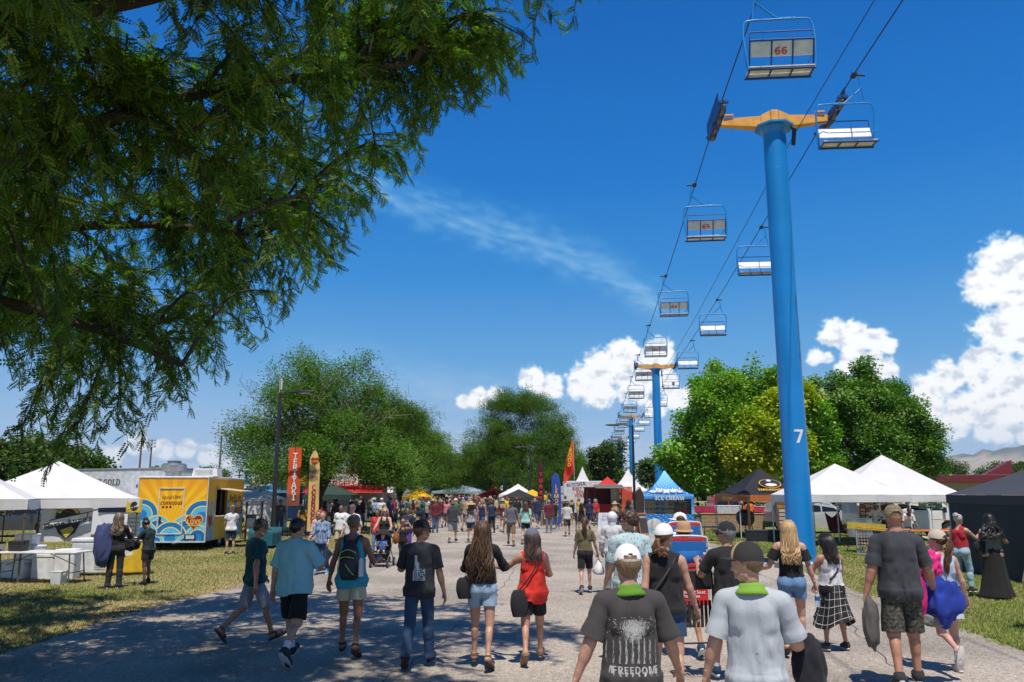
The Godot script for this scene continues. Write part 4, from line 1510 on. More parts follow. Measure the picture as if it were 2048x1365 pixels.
	for i in range(0,b.t.size(),3):
		var nn := (b.v[b.t[i + 1]] - b.v[b.t[i]]).cross(b.v[b.t[i + 2]] - b.v[b.t[i]])
		b.n[b.t[i]] += nn; b.n[b.t[i + 1]] += nn; b.n[b.t[i + 2]] += nn
	for i in b.n.size(): b.n[i] = b.n[i].normalized()
	# weights by nearness to each bone, measured in its own thickness
	var mx := Vector3(-1,1,1)
	var hip := Vector3(hipx,.90,.012)
	var kn := Vector3(.102,.50,.0)
	var an := Vector3(.108,.085,.022)
	var tip := wr + ARM * .18
	var toe := Vector3(.117,.03,-.14)
	b.piv = [Vector3(0,.95,0),Vector3(0,1.04,.01),Vector3(0,1.51,.015),b.sh,b.sh * mx,el,el * mx,wr,wr * mx,hip,hip * mx,kn,kn * mx,an,an * mx]
	var seg := [[Vector3(-.06,.93,.01),Vector3(.06,.98,.01),.13],[Vector3(0,1.14,0),Vector3(0,1.38,.01),.15],[Vector3(0,1.56,.0),Vector3(0,1.72,0),.08],
		[b.sh + ARM * .035,el,.052],[(b.sh + ARM * .035) * mx,el * mx,.052],[el,wr,.038],[el * mx,wr * mx,.038],[wr,tip,.04],[wr * mx,tip * mx,.04],
		[hip + Vector3(.01,-.07,0),kn,.085],[(hip + Vector3(.01,-.07,0)) * mx,kn * mx,.085],[kn,an,.05],[kn * mx,an * mx,.05],[an + Vector3(0,-.02,0),toe,.035],[(an + Vector3(0,-.02,0)) * mx,toe * mx,.035]]
	b.bi.resize(b.v.size() * 3)
	b.bw.resize(b.v.size() * 3)
	b.near.resize(b.v.size())
	for i in b.v.size():
		var p := b.v[i]
		var best := [-1,-1,-1]
		var wv := [.0,.0,.0]
		for s in 15:
			if s > 2:
				var right := (s % 2) == 1
				if right != (p.x > 0): continue
			if b.part[i] == 1 and s != 2 and s != 1: continue
			if b.part[i] >= 2 and s < 5: continue
			if b.part[i] == 0 and (s == 7 or s == 8): continue
			var a: Vector3 = seg[s][0]
			var ab: Vector3 = seg[s][1] - a
			var tt := clampf((p - a).dot(ab) / ab.dot(ab),0,1)
			var d: float = (p - a - ab * tt).length() / seg[s][2]
			var w := pow(maxf(d,.15),-7.0)
			for q in 3:
				if w > wv[q]:
					wv.insert(q,w); best.insert(q,s)
					wv.pop_back(); best.pop_back()
					break
		if b.part[i] >= 2:
			best = [7 if (b.part[i] % 2) == 0 else 8,-1,-1]
			wv = [1.0,.0,.0]
		if b.part[i] == 1 and p.y > 1.56:
			best = [2,-1,-1]
			wv = [1.0,.0,.0]
		b.near[i] = best[0]
		var sum: float = wv[0] + wv[1] + wv[2]
		for q in 3:
			b.bi[i * 3 + q] = maxi(best[q],0)
			b.bw[i * 3 + q] = wv[q] / sum
	BASES[key] = b
	return b

func _append(b: Base,vs: PackedVector3Array,ts: PackedInt32Array,part: int,x: Transform3D,mirror: bool) -> void:
	var i0 := b.v.size()
	for p in vs:
		var q := x * p
		if mirror: q.x = -q.x
		b.v.push_back(q)
		b.part.push_back(part)
	for i in range(0,ts.size(),3):
		b.t.push_back(i0 + ts[i])
		b.t.push_back(i0 + ts[i + (2 if mirror else 1)])
		b.t.push_back(i0 + ts[i + (1 if mirror else 2)])

func rx(d: float) -> Basis: return Basis(Vector3(1,0,0),deg_to_rad(d))
func ry(d: float) -> Basis: return Basis(Vector3(0,1,0),deg_to_rad(d))
func rz(d: float) -> Basis: return Basis(Vector3(0,0,1),deg_to_rad(d))

# bone transforms, rest to posed. Limb lists: leg [hip forward, knee, toes up, splay], arm [forward, out, elbow, turn in]
func pose_bones(b: Base,po: Dictionary) -> Array:
	var B := []
	B.resize(15)
	var pel := Transform3D(ry(po.get("hip_yaw",.0)) * rz(po.get("tilt",.0)),Vector3.ZERO)
	var at := func(pv: Vector3,bs: Basis) -> Transform3D: return Transform3D(bs,pv - bs * pv)
	B[0] = at.call(b.piv[0],pel.basis)
	B[1] = B[0] * at.call(b.piv[1],ry(po.get("twist",.0)) * rx(-po.get("lean",.0)) * rz(po.get("bend",.0)))
	B[2] = B[1] * at.call(b.piv[2],ry(po.get("look",.0)) * rx(po.get("nod",.0)) * rz(po.get("cock",.0)))
	for s in 2:
		var sg := 1.0 if s == 0 else -1.0
		var a: Array = po.get("ra" if s == 0 else "la",[.0,12.0,12.0,.0])
		var d := Vector3(ARM.x * sg,ARM.y,0)
		var up := rx(a[0]) * rz(sg * (a[1] - 35.0)) * Basis(d,deg_to_rad(-sg * a[3] if a.size() > 3 else .0))
		B[3 + s] = B[1] * at.call(b.piv[3 + s],up)
		var e := d.cross(Vector3(0,0,-1)).normalized()
		B[5 + s] = B[3 + s] * at.call(b.piv[5 + s],Basis(e,deg_to_rad(a[2])))
		B[7 + s] = B[5 + s] * at.call(b.piv[7 + s],Basis(d,deg_to_rad(sg * (a[5] if a.size() > 5 else -25.0))) * Basis(e,deg_to_rad(a[4] if a.size() > 4 else 6.0)))
		var l: Array = po.get("rl" if s == 0 else "ll",[.0,3.0,.0,1.0])
		B[9 + s] = B[0] * at.call(b.piv[9 + s],rx(l[0]) * rz(sg * (l[3] if l.size() > 3 else .0)))
		B[11 + s] = B[9 + s] * at.call(b.piv[11 + s],rx(-l[1]))
		B[13 + s] = B[11 + s] * at.call(b.piv[13 + s],rx(l[2]) * ry(-sg * (l[4] if l.size() > 4 else 5.0)))
	return B

# a cut-out of the base: kept corners with their weights, before posing
class Piece:
	var v := PackedVector3Array()
	var bi := PackedByteArray()
	var bw := PackedFloat32Array()
	var t := PackedInt32Array()
	var c := PackedColorArray()
	var uv := PackedVector2Array()

func skin_piece(p: Piece,B: Array) -> Geo:
	var g := Geo.new()
	var m := p.v.size()
	g.v.resize(m); g.n.resize(m); g.uv.resize(m); g.c.resize(m)
	for i in m:
		var q := p.v[i]
		var o := Vector3.ZERO
		for k in 3:
			var w := p.bw[i * 3 + k]
			if w > .002: o += (B[p.bi[i * 3 + k]] as Transform3D) * q * w
		g.v[i] = o
		g.c[i] = p.c[i] if p.c.size() else Color.WHITE
		g.uv[i] = p.uv[i] if p.uv.size() else Vector2.ZERO
	g.ix.resize(p.t.size())
	for i in range(0,p.t.size(),3):
		g.ix[i] = p.t[i]; g.ix[i + 1] = p.t[i + 2]; g.ix[i + 2] = p.t[i + 1]
	g.smooth()
	return g

# cut the base's surface where field < 0; vertices are moved by shape(i)
func cut(b: Base,vs: PackedVector3Array,field: PackedFloat32Array,use: PackedByteArray) -> Piece:
	var o := Piece.new()
	var map := {}
	for i in range(0,b.t.size(),3):
		var id := [b.t[i],b.t[i + 1],b.t[i + 2]]
		if not (use[id[0]] and use[id[1]] and use[id[2]]): continue
		var ins := 0
		for q in 3:
			if field[id[q]] > .0: ins += 1
		if ins == 0: continue
		var loop := []
		for q in 3:
			var a: int = id[q]
			var c: int = id[(q + 1) % 3]
			if field[a] > .0: loop.append(_cv(o,map,b,vs,a,a,.0))
			if (field[a] > .0) != (field[c] > .0):
				var t := field[a] / (field[a] - field[c])
				if a < c: loop.append(_cv(o,map,b,vs,a,c,t))
				else: loop.append(_cv(o,map,b,vs,c,a,1.0 - t))
		for q in range(1,loop.size() - 1):
			o.t.push_back(loop[0]); o.t.push_back(loop[q]); o.t.push_back(loop[q + 1])
	return o

func _cv(o: Piece,map: Dictionary,b: Base,vs: PackedVector3Array,a: int,c: int,t: float) -> int:
	var key := a * 100003 + c
	if map.has(key): return map[key]
	o.v.push_back(vs[a].lerp(vs[c],t))
	var s := a if t < .5 else c
	for k in 3:
		o.bi.push_back(b.bi[s * 3 + k])
		o.bw.push_back(b.bw[s * 3 + k])
	map[key] = o.v.size() - 1
	return o.v.size() - 1

var fold_n: FastNoiseLite
var skin_m: StandardMaterial3D
var hair_m: StandardMaterial3D

func person_mats() -> void:
	fold_n = noise(71,1.0,2)
	skin_m = mat(Color.WHITE,.48)
	skin_m.subsurf_scatter_enabled = true
	skin_m.subsurf_scatter_strength = .08
	hair_m = mat(Color.WHITE,.42)

# d: sex h lod at yaw pose skin fat limb head hair top bottom skirt shoes sock hands face
func person(d: Dictionary) -> Dictionary:
	var lod: int = d.get("lod",0)
	var b := base(d.sex,lod)
	var f: bool = d.sex == "f"
	var s: float = d.h / (1.765 if not f else 1.755)
	var hs: float = d.get("head",1.0 / clampf(s,.6,1.0))
	hs = lerpf(1.0,hs,.75)
	var po: Dictionary = d.get("pose",{})
	var B := pose_bones(b,po)
	B[2] = (B[2] as Transform3D) * Transform3D(Basis().scaled(Vector3.ONE * hs),b.piv[2] * (1.0 - hs))
	var nv := b.v.size()
	var vs := b.v.duplicate()
	var fat: float = d.get("fat",.0)
	var limb: float = d.get("limb",.0)
	var off := hash(d.get("label","x")) % 1000
	for i in nv:
		if b.part[i] != 0: continue
		var k: int = b.near[i]
		var y := b.v[i].y
		if k < 2: vs[i] += b.n[i] * V(1,.3,1) * fat * (.35 + .9 * exp(-pow((y - 1.07) / .17,2)) + (.25 if b.n[i].z < 0 else .0))
		elif k < 5 or k == 9 or k == 10: vs[i] += b.n[i] * (fat * .30 + limb)
		else: vs[i] += b.n[i] * (fat * .12 + limb * .5)
	var cover := PackedFloat32Array()
	cover.resize(nv)
	cover.fill(-1.0)
	var node := thing("person",d.label,"person",d.at,deg_to_rad(d.get("yaw",.0)),d.get("group",""))
	var geos := []   # name, geo, material, parent name
	var shx := b.sh.x
	# --- top
	if d.has("top"):
		var c: Dictionary = d.top
		var hem: float = c.get("hem",.88)
		var slv: float = c.get("sleeve",.22)
		var kind: String = c.get("cut","crew")
		var loose: float = c.get("loose",.8)
		var flare: float = c.get("flare",.06)
		var wid: float = c.get("wide",.022)
		var fol: float = c.get("fold",.007)
		var fld := PackedFloat32Array()
		var use := PackedByteArray()
		var tv := vs.duplicate()
		fld.resize(nv); use.resize(nv)
		var ax := (.176 if not f else .150) + fat * .8
		var az := (.128 if not f else .128) + fat * .9
		for i in nv:
			if b.part[i] != 0: continue
			var k: int = b.near[i]
			if k == 2 or k >= 11: continue
			var p := b.v[i]
			var q := vs[i]
			use[i] = 1
			var sg := 1.0 if p.x > 0 else -1.0
			var arm := V(ARM.x * sg,ARM.y,0)
			var shp := V(shx * sg,b.sh.y,b.sh.z)
			var ap := (p - shp).dot(arm)
			if k >= 3 and k <= 6:
				var axis := shp + arm * ap
				var rad := (q - axis).normalized()
				var tt := clampf(ap / maxf(slv,.05),0,1)
				var wave := fold_n.get_noise_3d(p.x * 9.0 + off,p.y * 9.0,p.z * 9.0)
				tv[i] = q + rad * (.010 + wid * smoothstep(.1,1.0,tt) + fol * wave * (.4 + tt))
				if slv > .4: tv[i] += rad * .004 * sin(ap * 60.0 + sin(p.z * 40.0) * 2.0) * smoothstep(.1,.2,ap)
				fld[i] = slv - ap
				if kind == "tank": fld[i] = -1.0
				elif kind == "off": fld[i] = minf(slv - ap,ap - .045)
			else:
				var o := .010
				var y := p.y
				# cloth hangs from the chest and the shoulder blades instead of following the waist
				var nx := q.x / ax
				var nz := (q.z - .0) / az
				var r := sqrt(nx * nx + nz * nz)
				var low := smoothstep(1.34,1.12,y)
				var target := 1.0 + flare * smoothstep(1.2,hem,y)
				var mv := Vector3.ZERO
				if r < target and r > .2 and y < 1.36:
					var kk := (target / r - 1.0) * loose * low
					mv = V(q.x * kk,0,q.z * kk)
				var th := atan2(q.x,q.z)
				var wave := fold_n.get_noise_3d(sin(th) * 2.6 + off,y * (3.0 + 1.5 * sin(th * 2.0)),cos(th) * 2.6)
				wave += .6 * (.5 - 2.0 * absf(fold_n.get_noise_3d(sin(th) * 1.3 + off + 9.0,y * 2.2 + sin(th * 1.5) * 1.2,cos(th) * 1.3)))
				var drape := .5 + .5 * sin(th * 9.0 + 3.0 * fold_n.get_noise_2d(y * 3.0,off))
				tv[i] = q + b.n[i] * (o + fol * wave * (.6 + 1.2 * low)) + mv + b.n[i] * V(1,0,1) * fol * .9 * drape * low * low
				if k == 9 or k == 10 or y < .94: tv[i] += b.n[i] * V(1,0,1) * .008
				var fl := y - hem
				if kind == "crew": fl = minf(fl,1.488 + .34 * p.z - y if absf(p.x) < .13 else 1.0)
				elif kind == "tank":
					var scoop: float = c.get("scoop",1.375) + .35 * p.z - y
					var strap: float = c.get("strap",.030) - absf(absf(p.x) - .088)
					fl = minf(fl,maxf(scoop,strap))
					fl = minf(fl,(p - V((shx + .035) * sg,1.385,.012)).length() - .092)
				elif kind == "off": fl = minf(fl,1.365 - y + .1 * p.z)
				fld[i] = fl
			cover[i] = maxf(cover[i],fld[i])
		var pc := cut(b,tv,fld,use)
		geos.append([c.get("name","shirt"),pc,c.m,""])
		if c.has("print"):
			var pr: Dictionary = c.print
			var u2 := PackedByteArray()
			u2.resize(nv)
			var f2 := PackedFloat32Array()
			f2.resize(nv)
			var pv := tv.duplicate()
			var back: bool = pr.get("back",true)
			for i in nv:
				if not use[i] or (b.near[i] > 1 and b.near[i] != 9 and b.near[i] != 10): continue
				if (b.n[i].z > .12) != back: continue
				u2[i] = 1
				var rc: Rect2 = pr.rect
				f2[i] = minf(fld[i] - .006,minf(minf(b.v[i].x - rc.position.x,rc.end.x - b.v[i].x),minf(b.v[i].y - rc.position.y,rc.end.y - b.v[i].y)))
				pv[i] = tv[i] + b.n[i] * .0035
			var p2 := cut(b,pv,f2,u2)
			p2.uv.resize(p2.v.size())
			# lay the print by rest position; recover it from the moved vertex
			for i in p2.v.size():
				var rc: Rect2 = pr.rect
				var u: float = (p2.v[i].x - rc.position.x) / rc.size.x
				p2.uv[i] = U(u if back else 1.0 - u,1.0 - (p2.v[i].y - rc.position.y) / rc.size.y)
			geos.append(["print",p2,pr.m,c.get("name","shirt")])
	# --- bottom
	if d.has("bottom"):
		var c: Dictionary = d.bottom
		var waist: float = c.get("waist",1.0)
		var hem: float = c.get("hem",.56)
		var flare: float = c.get("flare",.022)
		var o: float = c.get("off",.008)
		var fld := PackedFloat32Array()
		var use := PackedByteArray()
		var tv := vs.duplicate()
		fld.resize(nv); use.resize(nv)
		for i in nv:
			if b.part[i] != 0: continue
			var k: int = b.near[i]
			if k == 2 or (k >= 3 and k <= 8) or k >= 13: continue
			use[i] = 1
			var p := b.v[i]
			var sg := 1.0 if p.x > 0 else -1.0
			fld[i] = minf(waist - p.y,p.y - hem)
			var tt := clampf((.86 - p.y) / maxf(.05,.86 - hem),0,1)
			var axis := V(.10 * sg,p.y,.012)
			var rad := (vs[i] - axis) * V(1,0,1)
			var wave := fold_n.get_noise_3d(p.x * 10.0 + off,p.y * (6.0 if hem > .3 else 11.0),p.z * 10.0)
			if k >= 9: tv[i] = vs[i] + rad.normalized() * (o + flare * smoothstep(.0,1.0,tt) + .006 * wave)
			else: tv[i] = vs[i] + b.n[i] * (o + .004 * wave)
			if d.has("top") and p.y > d.top.get("hem",.88) + .015: tv[i] = vs[i] - b.n[i] * .006
			cover[i] = maxf(cover[i],fld[i])
		var pc := cut(b,tv,fld,use)
		geos.append([c.get("name","shorts"),pc,c.m,""])
	# --- skirt, lofted round the hips
	if d.has("skirt"):
		var c: Dictionary = d.skirt
		var pc := Piece.new()
		var rows := 14
		var m := 40
		var waist: float = c.get("waist",1.02)
		var hem: float = c.get("hem",.45)
		for r in rows:
			var t := float(r) / (rows - 1)
			var y := lerpf(waist,hem,t)
			for k in m:
				var a := TAU * k / m
				var hipx := (.175 if f else .17) + fat * .9
				var hipz := .155 + fat * .9
				var grow := smoothstep(.0,.25,(waist - y) / .5)
				var rx_: float = lerpf(.135 + fat,hipx,smoothstep(waist,.93,y)) + c.get("flare",.06) * t * t
				var rz_: float = lerpf(.115 + fat,hipz,smoothstep(waist,.93,y)) + c.get("flare",.06) * t * t
				var fd: float = c.get("folds",.02) * t * sin(a * c.get("pleats",7.0) + 2.0 * fold_n.get_noise_2d(sin(a) * 2.0 + off,cos(a) * 2.0)) + .01 * t * fold_n.get_noise_3d(sin(a) * 4.0,y * 5.0 + off,cos(a) * 4.0)
				var yy: float = y + (c.get("uneven",.0) * t * t * sin(a * 2.0 + .7))
				pc.v.push_back(V(sin(a) * (rx_ + fd),yy,.014 + cos(a) * (rz_ + fd)))
				pc.uv.push_back(U(float(k) / m,t))
				var side := sin(a)
				var w := smoothstep(.1,1.0,t) * .7
				pc.bi.append_array(PackedByteArray([0,9,10]))
				pc.bw.append_array(PackedFloat32Array([1.0 - w,w * (.5 + .5 * side),w * (.5 - .5 * side)]))
		for r in rows - 1:
			for k in m:
				var a := r * m + k
				var e := r * m + (k + 1) % m
				pc.t.append_array(PackedInt32Array([a,a + m,e,e,a + m,e + m]))
		geos.append([c.get("name","skirt"),pc,c.m,""])
	# --- shoes and socks
	var sole_pieces := []
	if d.has("sock"):
		var fld := PackedFloat32Array()
		var use := PackedByteArray()
		var tv := vs.duplicate()
		fld.resize(nv); use.resize(nv)
		for i in nv:
			if b.part[i] != 0 or b.near[i] < 11: continue
			use[i] = 1
			fld[i] = d.sock[1] - b.v[i].y
			tv[i] = vs[i] + b.n[i] * .004
		for sd in 2:
			var u2 := use.duplicate()
			for i in nv:
				if (b.v[i].x > 0) != (sd == 0): u2[i] = 0
			geos.append(["sock",cut(b,tv,fld,u2),d.sock[0],""])
	if d.has("shoes"):
		var c: Dictionary = d.shoes
		var kind: String = c.get("kind","sneaker")
		var topy: float = c.get("top",.10)
		for sd in 2:
			var sg := 1.0 if sd == 0 else -1.0
			var nm: String = c.get("name","shoe")
			var u2 := PackedByteArray()
			var fld := PackedFloat32Array()
			var tv := vs.duplicate()
			u2.resize(nv); fld.resize(nv)
			for i in nv:
				if b.part[i] != 0 or b.near[i] < 11 or (b.v[i].x > 0) != (sd == 0): continue
				u2[i] = 1
				var p := b.v[i]
				if kind == "sandal":
					# straps: one over the toes, one crossing, one round the ankle
					var s1 := .013 - absf(p.z + .105 + (p.x * sg - .115) * .3)
					var s2 := .011 - absf(p.z + .045 - (p.x * sg - .115) * .5)
					var s3 := .011 - absf(p.y - .088 + p.z * .12)
					fld[i] = maxf(s1 if p.y < .1 else -1.0,maxf(s2 if p.y < .11 else -1.0,s3))
					tv[i] = vs[i] + b.n[i] * .005
				else:
					fld[i] = topy - p.y + .10 * p.z
					tv[i] = vs[i] + b.n[i] * .010
					cover[i] = maxf(cover[i],fld[i])
			var pc := cut(b,tv,fld,u2)
			geos.append([nm,pc,c.m,""])
			# sole
			var sp := Piece.new()
			var m := 20
			var th: float = c.get("sole_h",.026)
			for r in 4:
				var yy: float = [-.014,-.014,-.014 + th,-.014 + th][r]
				for k in m:
					var a := TAU * k / m
					var z := -.056 + .150 * -cos(a)
					var wv := .048 - .008 * smoothstep(-.02,.05,z) + .004 * smoothstep(-.08,-.12,z)
					var x := wv * signf(sin(a)) * pow(absf(sin(a)),.75)
					var sc := .0 if r == 0 or r == 3 else 1.0
					sp.v.push_back(V((.112 + (z + .05) * -.05) * sg + x * sc,yy + (.010 * smoothstep(-.13,-.21,z)),-.056 + (z + .056) * sc))
					sp.bi.append_array(PackedByteArray([13 + sd,0,0]))
					sp.bw.append_array(PackedFloat32Array([1.0,.0,.0]))
			for r in 3:
				for k in m:
					var a := r * m + k
					var e := r * m + (k + 1) % m
					sp.t.append_array(PackedInt32Array([a,a + m,e,e,a + m,e + m]))
			geos.append(["sole",sp,c.get("sole",c.m),nm])
	# --- the body itself, drawn in a little under clothes
	var hk: Array = d.get("hands",["r","r"])
	var want := [0,1,2 if hk[0] == "r" or lod == 2 else 4,3 if hk[1] == "r" or lod == 2 else 5]
	var sp := Piece.new()
	var remap := PackedInt32Array()
	remap.resize(nv)
	remap.fill(-1)
	var sk: Vector3 = d.get("skin",V(.42,.24,.155))
	var hairc: Vector3 = d.get("hair_color",V(.05,.03,.02))
	for i in nv:
		if not want.has(int(b.part[i])): continue
		remap[i] = sp.v.size()
		var p := vs[i]
		if cover[i] > .012: p -= b.n[i] * .012
		sp.v.push_back(p)
		for q in 3:
			sp.bi.push_back(b.bi[i * 3 + q])
			sp.bw.push_back(b.bw[i * 3 + q])
		var c := sk * (1.0 + .10 * fold_n.get_noise_3d(p.x * 20.0,p.y * 14.0 + off,p.z * 20.0))
		if b.part[i] == 1 and lod < 2:
			var r := b.v[i]
			if r.z < -.06:
				var ax := absf(r.x)
				if absf(r.y - 1.590) < .010 and ax < .027: c = c.lerp(V(.34,.09,.075),.7)
				var eye := U((ax - .031) / .016,(r.y - 1.643) / .0085).length()
				if eye < 1.0: c = V(.03,.018,.012) if eye < .6 else V(.38,.34,.31)
				if U((ax - .031) / .021,(r.y - 1.666) / .0065).length() < 1.0: c = c.lerp(hairc,.75)
		sp.c.push_back(Color(c.x,c.y,c.z))
	for i in range(0,b.t.size(),3):
		if remap[b.t[i]] >= 0 and remap[b.t[i + 1]] >= 0 and remap[b.t[i + 2]] >= 0:
			for q in 3: sp.t.push_back(remap[b.t[i + q]])
	geos.push_front(["body",sp,skin_m,""])
	# pose everything, stand it on the ground
	var low := 1e9
	var done := []
	for e in geos:
		if e[1].v.size() == 0: continue
		var g := skin_piece(e[1],B)
		done.append([e[0],g,e[2],e[3]])
		if not d.has("sit") or e[0] != "skirt":
			for p in g.v: low = minf(low,p.y)
	if d.has("ground"): low = d.ground
	var xf := Transform3D(Basis().scaled(Vector3.ONE * s),V(0,-low * s + .008,0))
	if d.has("hair"):
		for e in hair(d,b,vs,B): done.append(e)
	var made := {}
	for e in done:
		var g: Geo = e[1]
		for i in g.v.size(): g.v[i] = xf * g.v[i]
		made[e[0]] = obj(e[0],g,e[2],made[e[3]] if e[3] != "" and made.has(e[3]) else node)
	return {"node": node,"B": B,"xf": xf,"b": b}

# a point given in the rest pose and a bone, in the world
func on(p: Dictionary,bone: int,at: Vector3) -> Vector3:
	return p.node.transform * (p.xf * ((p.B[bone] as Transform3D) * at))

func on_x(p: Dictionary,bone: int) -> Transform3D:
	return p.node.transform * p.xf * (p.B[bone] as Transform3D)

func vc(v: Vector3) -> Color: return Color(v.x,v.y,v.z)

# ---------------------------------------------------------------- hair and headgear, in the head's rest space
func hair(d: Dictionary,b: Base,vs: PackedVector3Array,B: Array) -> Array:
	var out := []
	var h: Dictionary = d.hair
	var c0: Vector3 = d.get("hair_color",V(.05,.03,.02))
	var c1: Vector3 = h.get("tips",c0 * 1.7)
	var r := RandomNumberGenerator.new()
	r.seed = hash(d.label)
	var lod: int = d.get("lod",0)
	var kind: String = h.get("kind","short")
	if kind != "bald":
		var nv := b.v.size()
		var fld := PackedFloat32Array()
		var use := PackedByteArray()
		var tv := vs.duplicate()
		fld.resize(nv); use.resize(nv)
		var line: float = h.get("line",1.655)
		var puff: float = h.get("puff",.012)
		for i in nv:
			if b.part[i] != 1: continue
			use[i] = 1
			var p := b.v[i]
			var w := fold_n.get_noise_3d(p.x * 55.0,p.y * 30.0,p.z * 55.0)
			fld[i] = (p.y - line) + p.z * .95 + .006 * w
			if absf(p.x) > .074 and p.y < 1.655: fld[i] = minf(fld[i],p.z - .03)
			tv[i] = vs[i] + b.n[i] * (puff * clampf(fld[i] * 40.0,.3,1.0) + h.get("rough",.006) * w)
		var pc := cut(b,tv,fld,use)
		pc.c.resize(pc.v.size())
		for i in pc.v.size():
			var w := .5 + .5 * fold_n.get_noise_3d(pc.v[i].x * 90.0,pc.v[i].y * 25.0,pc.v[i].z * 90.0)
			pc.c[i] = vc(c0.lerp(c1,w * .6))
		if pc.v.size(): out.append(["hair",skin_piece(pc,B),hair_m,""])
	var X: Transform3D = B[2]
	var XC: Transform3D = B[1]
	if kind in ["long","pony","bun","bob"]:
		var g := Geo.new()
		var n: int = h.get("n",64) if lod == 0 else 26
		var ln: float = h.get("length",.40)
		var sp: float = h.get("spread",.15)
		var wv: float = h.get("wave",.016)
		for k in n:
			g.col = vc(c0.lerp(c1,pow(r.randf(),1.6)))
			var th := deg_to_rad(lerpf(-112.0,112.0,(k + r.randf()) / n))
			var pts := []
			var rad := []
			var ctr := V(0,1.672,.008)
			if kind == "long" or kind == "bob":
				var ph := r.randf_range(.2,1.2)
				var e := ln * r.randf_range(.72,1.05)
				pts.append(X * (ctr + V(sin(th) * cos(ph) * .088,sin(ph) * .104,cos(th) * cos(ph) * .108)))
				pts.append(X * (ctr + V(sin(th) * .098,-.01,.004 + cos(th) * .116)))
				pts.append(X * (ctr + V(sin(th) * .100,-.10,.012 + cos(th) * .108)))
				var m := V(sin(th) * lerpf(.10,sp,.5),1.47 - e * .25,.075 + .055 * maxf(0,cos(th)) + r.randf() * .03)
				pts.append(XC * m)
				if ln > .2: pts.append(XC * V(sin(th) * sp * r.randf_range(.7,1.05),1.47 - e * .65,.135 + r.randf() * .03))
				pts.append(XC * V(sin(th) * sp * r.randf_range(.5,1.0),1.47 - e,.14 + r.randf() * .03))
			else:
				var root: Vector3 = h.get("root",V(0,1.67,.118))
				var jit := V(r.randf_range(-1,1),r.randf_range(-1,1),r.randf_range(-.5,.5)) * .016
				pts.append(X * (root + jit))
				if kind == "bun":
					var a := r.randf() * TAU
					var q := V(r.randf_range(-1,1),r.randf_range(-1,1),r.randf_range(-.3,1)).normalized() * .045
					pts.append(X * (root + q + V(0,0,.03)))
					pts.append(X * (root + q.rotated(V(0,0,1),1.6) + V(0,0,.035)))
					pts.append(X * (root + q.rotated(V(0,0,1),3.0) * .9 + V(0,0,.03)))
				else:
					var e := ln * r.randf_range(.75,1.05)
					pts.append(X * (root + jit + V(0,-.01,.035)))
					pts.append(X * (root + jit * 1.6 + V(jit.x,-.10,.045)))
					pts.append((X * (root + jit * 2.0 + V(0,-e * .6,.045))).lerp(XC * V(jit.x * 2.0,1.67 - e * .6,.155),.6))
					pts.append(XC * V(jit.x * 1.2 + h.get("swing",.0),1.67 - e,.15))
			var cv := spline(pts,4 if lod == 0 else 2)
			var m := cv.size()
			var ph1 := r.randf() * TAU
			for i in m:
				var t := float(i) / (m - 1)
				if t > .25:
					cv[i] += V(sin(ph1 + t * 13.0),0,cos(ph1 * 1.7 + t * 12.0)) * wv * (t - .25) * 1.6
				rad.append(h.get("thick",.0115) * (.75 + .6 * sin(t * PI)) * (1.0 if t < .75 else lerpf(1.0,.25,(t - .75) * 4.0)))
			g.tube(cv,rad,5,false)
		out.append(["hair_locks",g,hair_m,"hair"])
	if d.has("cap"):
		for e in cap(d.cap,X): out.append(e)
	if d.has("shades"):
		var g := Geo.new()
		for sx in [-1.0,1.0]:
			g.ellipsoid(X * V(.033 * sx,1.643,-.104),V(.027,.019,.008),10,6,X.basis)
			g.tube([X * V(.062 * sx,1.648,-.09),X * V(.082 * sx,1.648,-.02),X * V(.083 * sx,1.645,.02)],.0035,5)
		g.tube([X * V(-.012,1.648,-.112),X * V(.012,1.648,-.112)],.003,5)
		out.append(["sunglasses",g,cached("shades",func(): return mat(lin(.01,.01,.012),.12)),""])
	return out

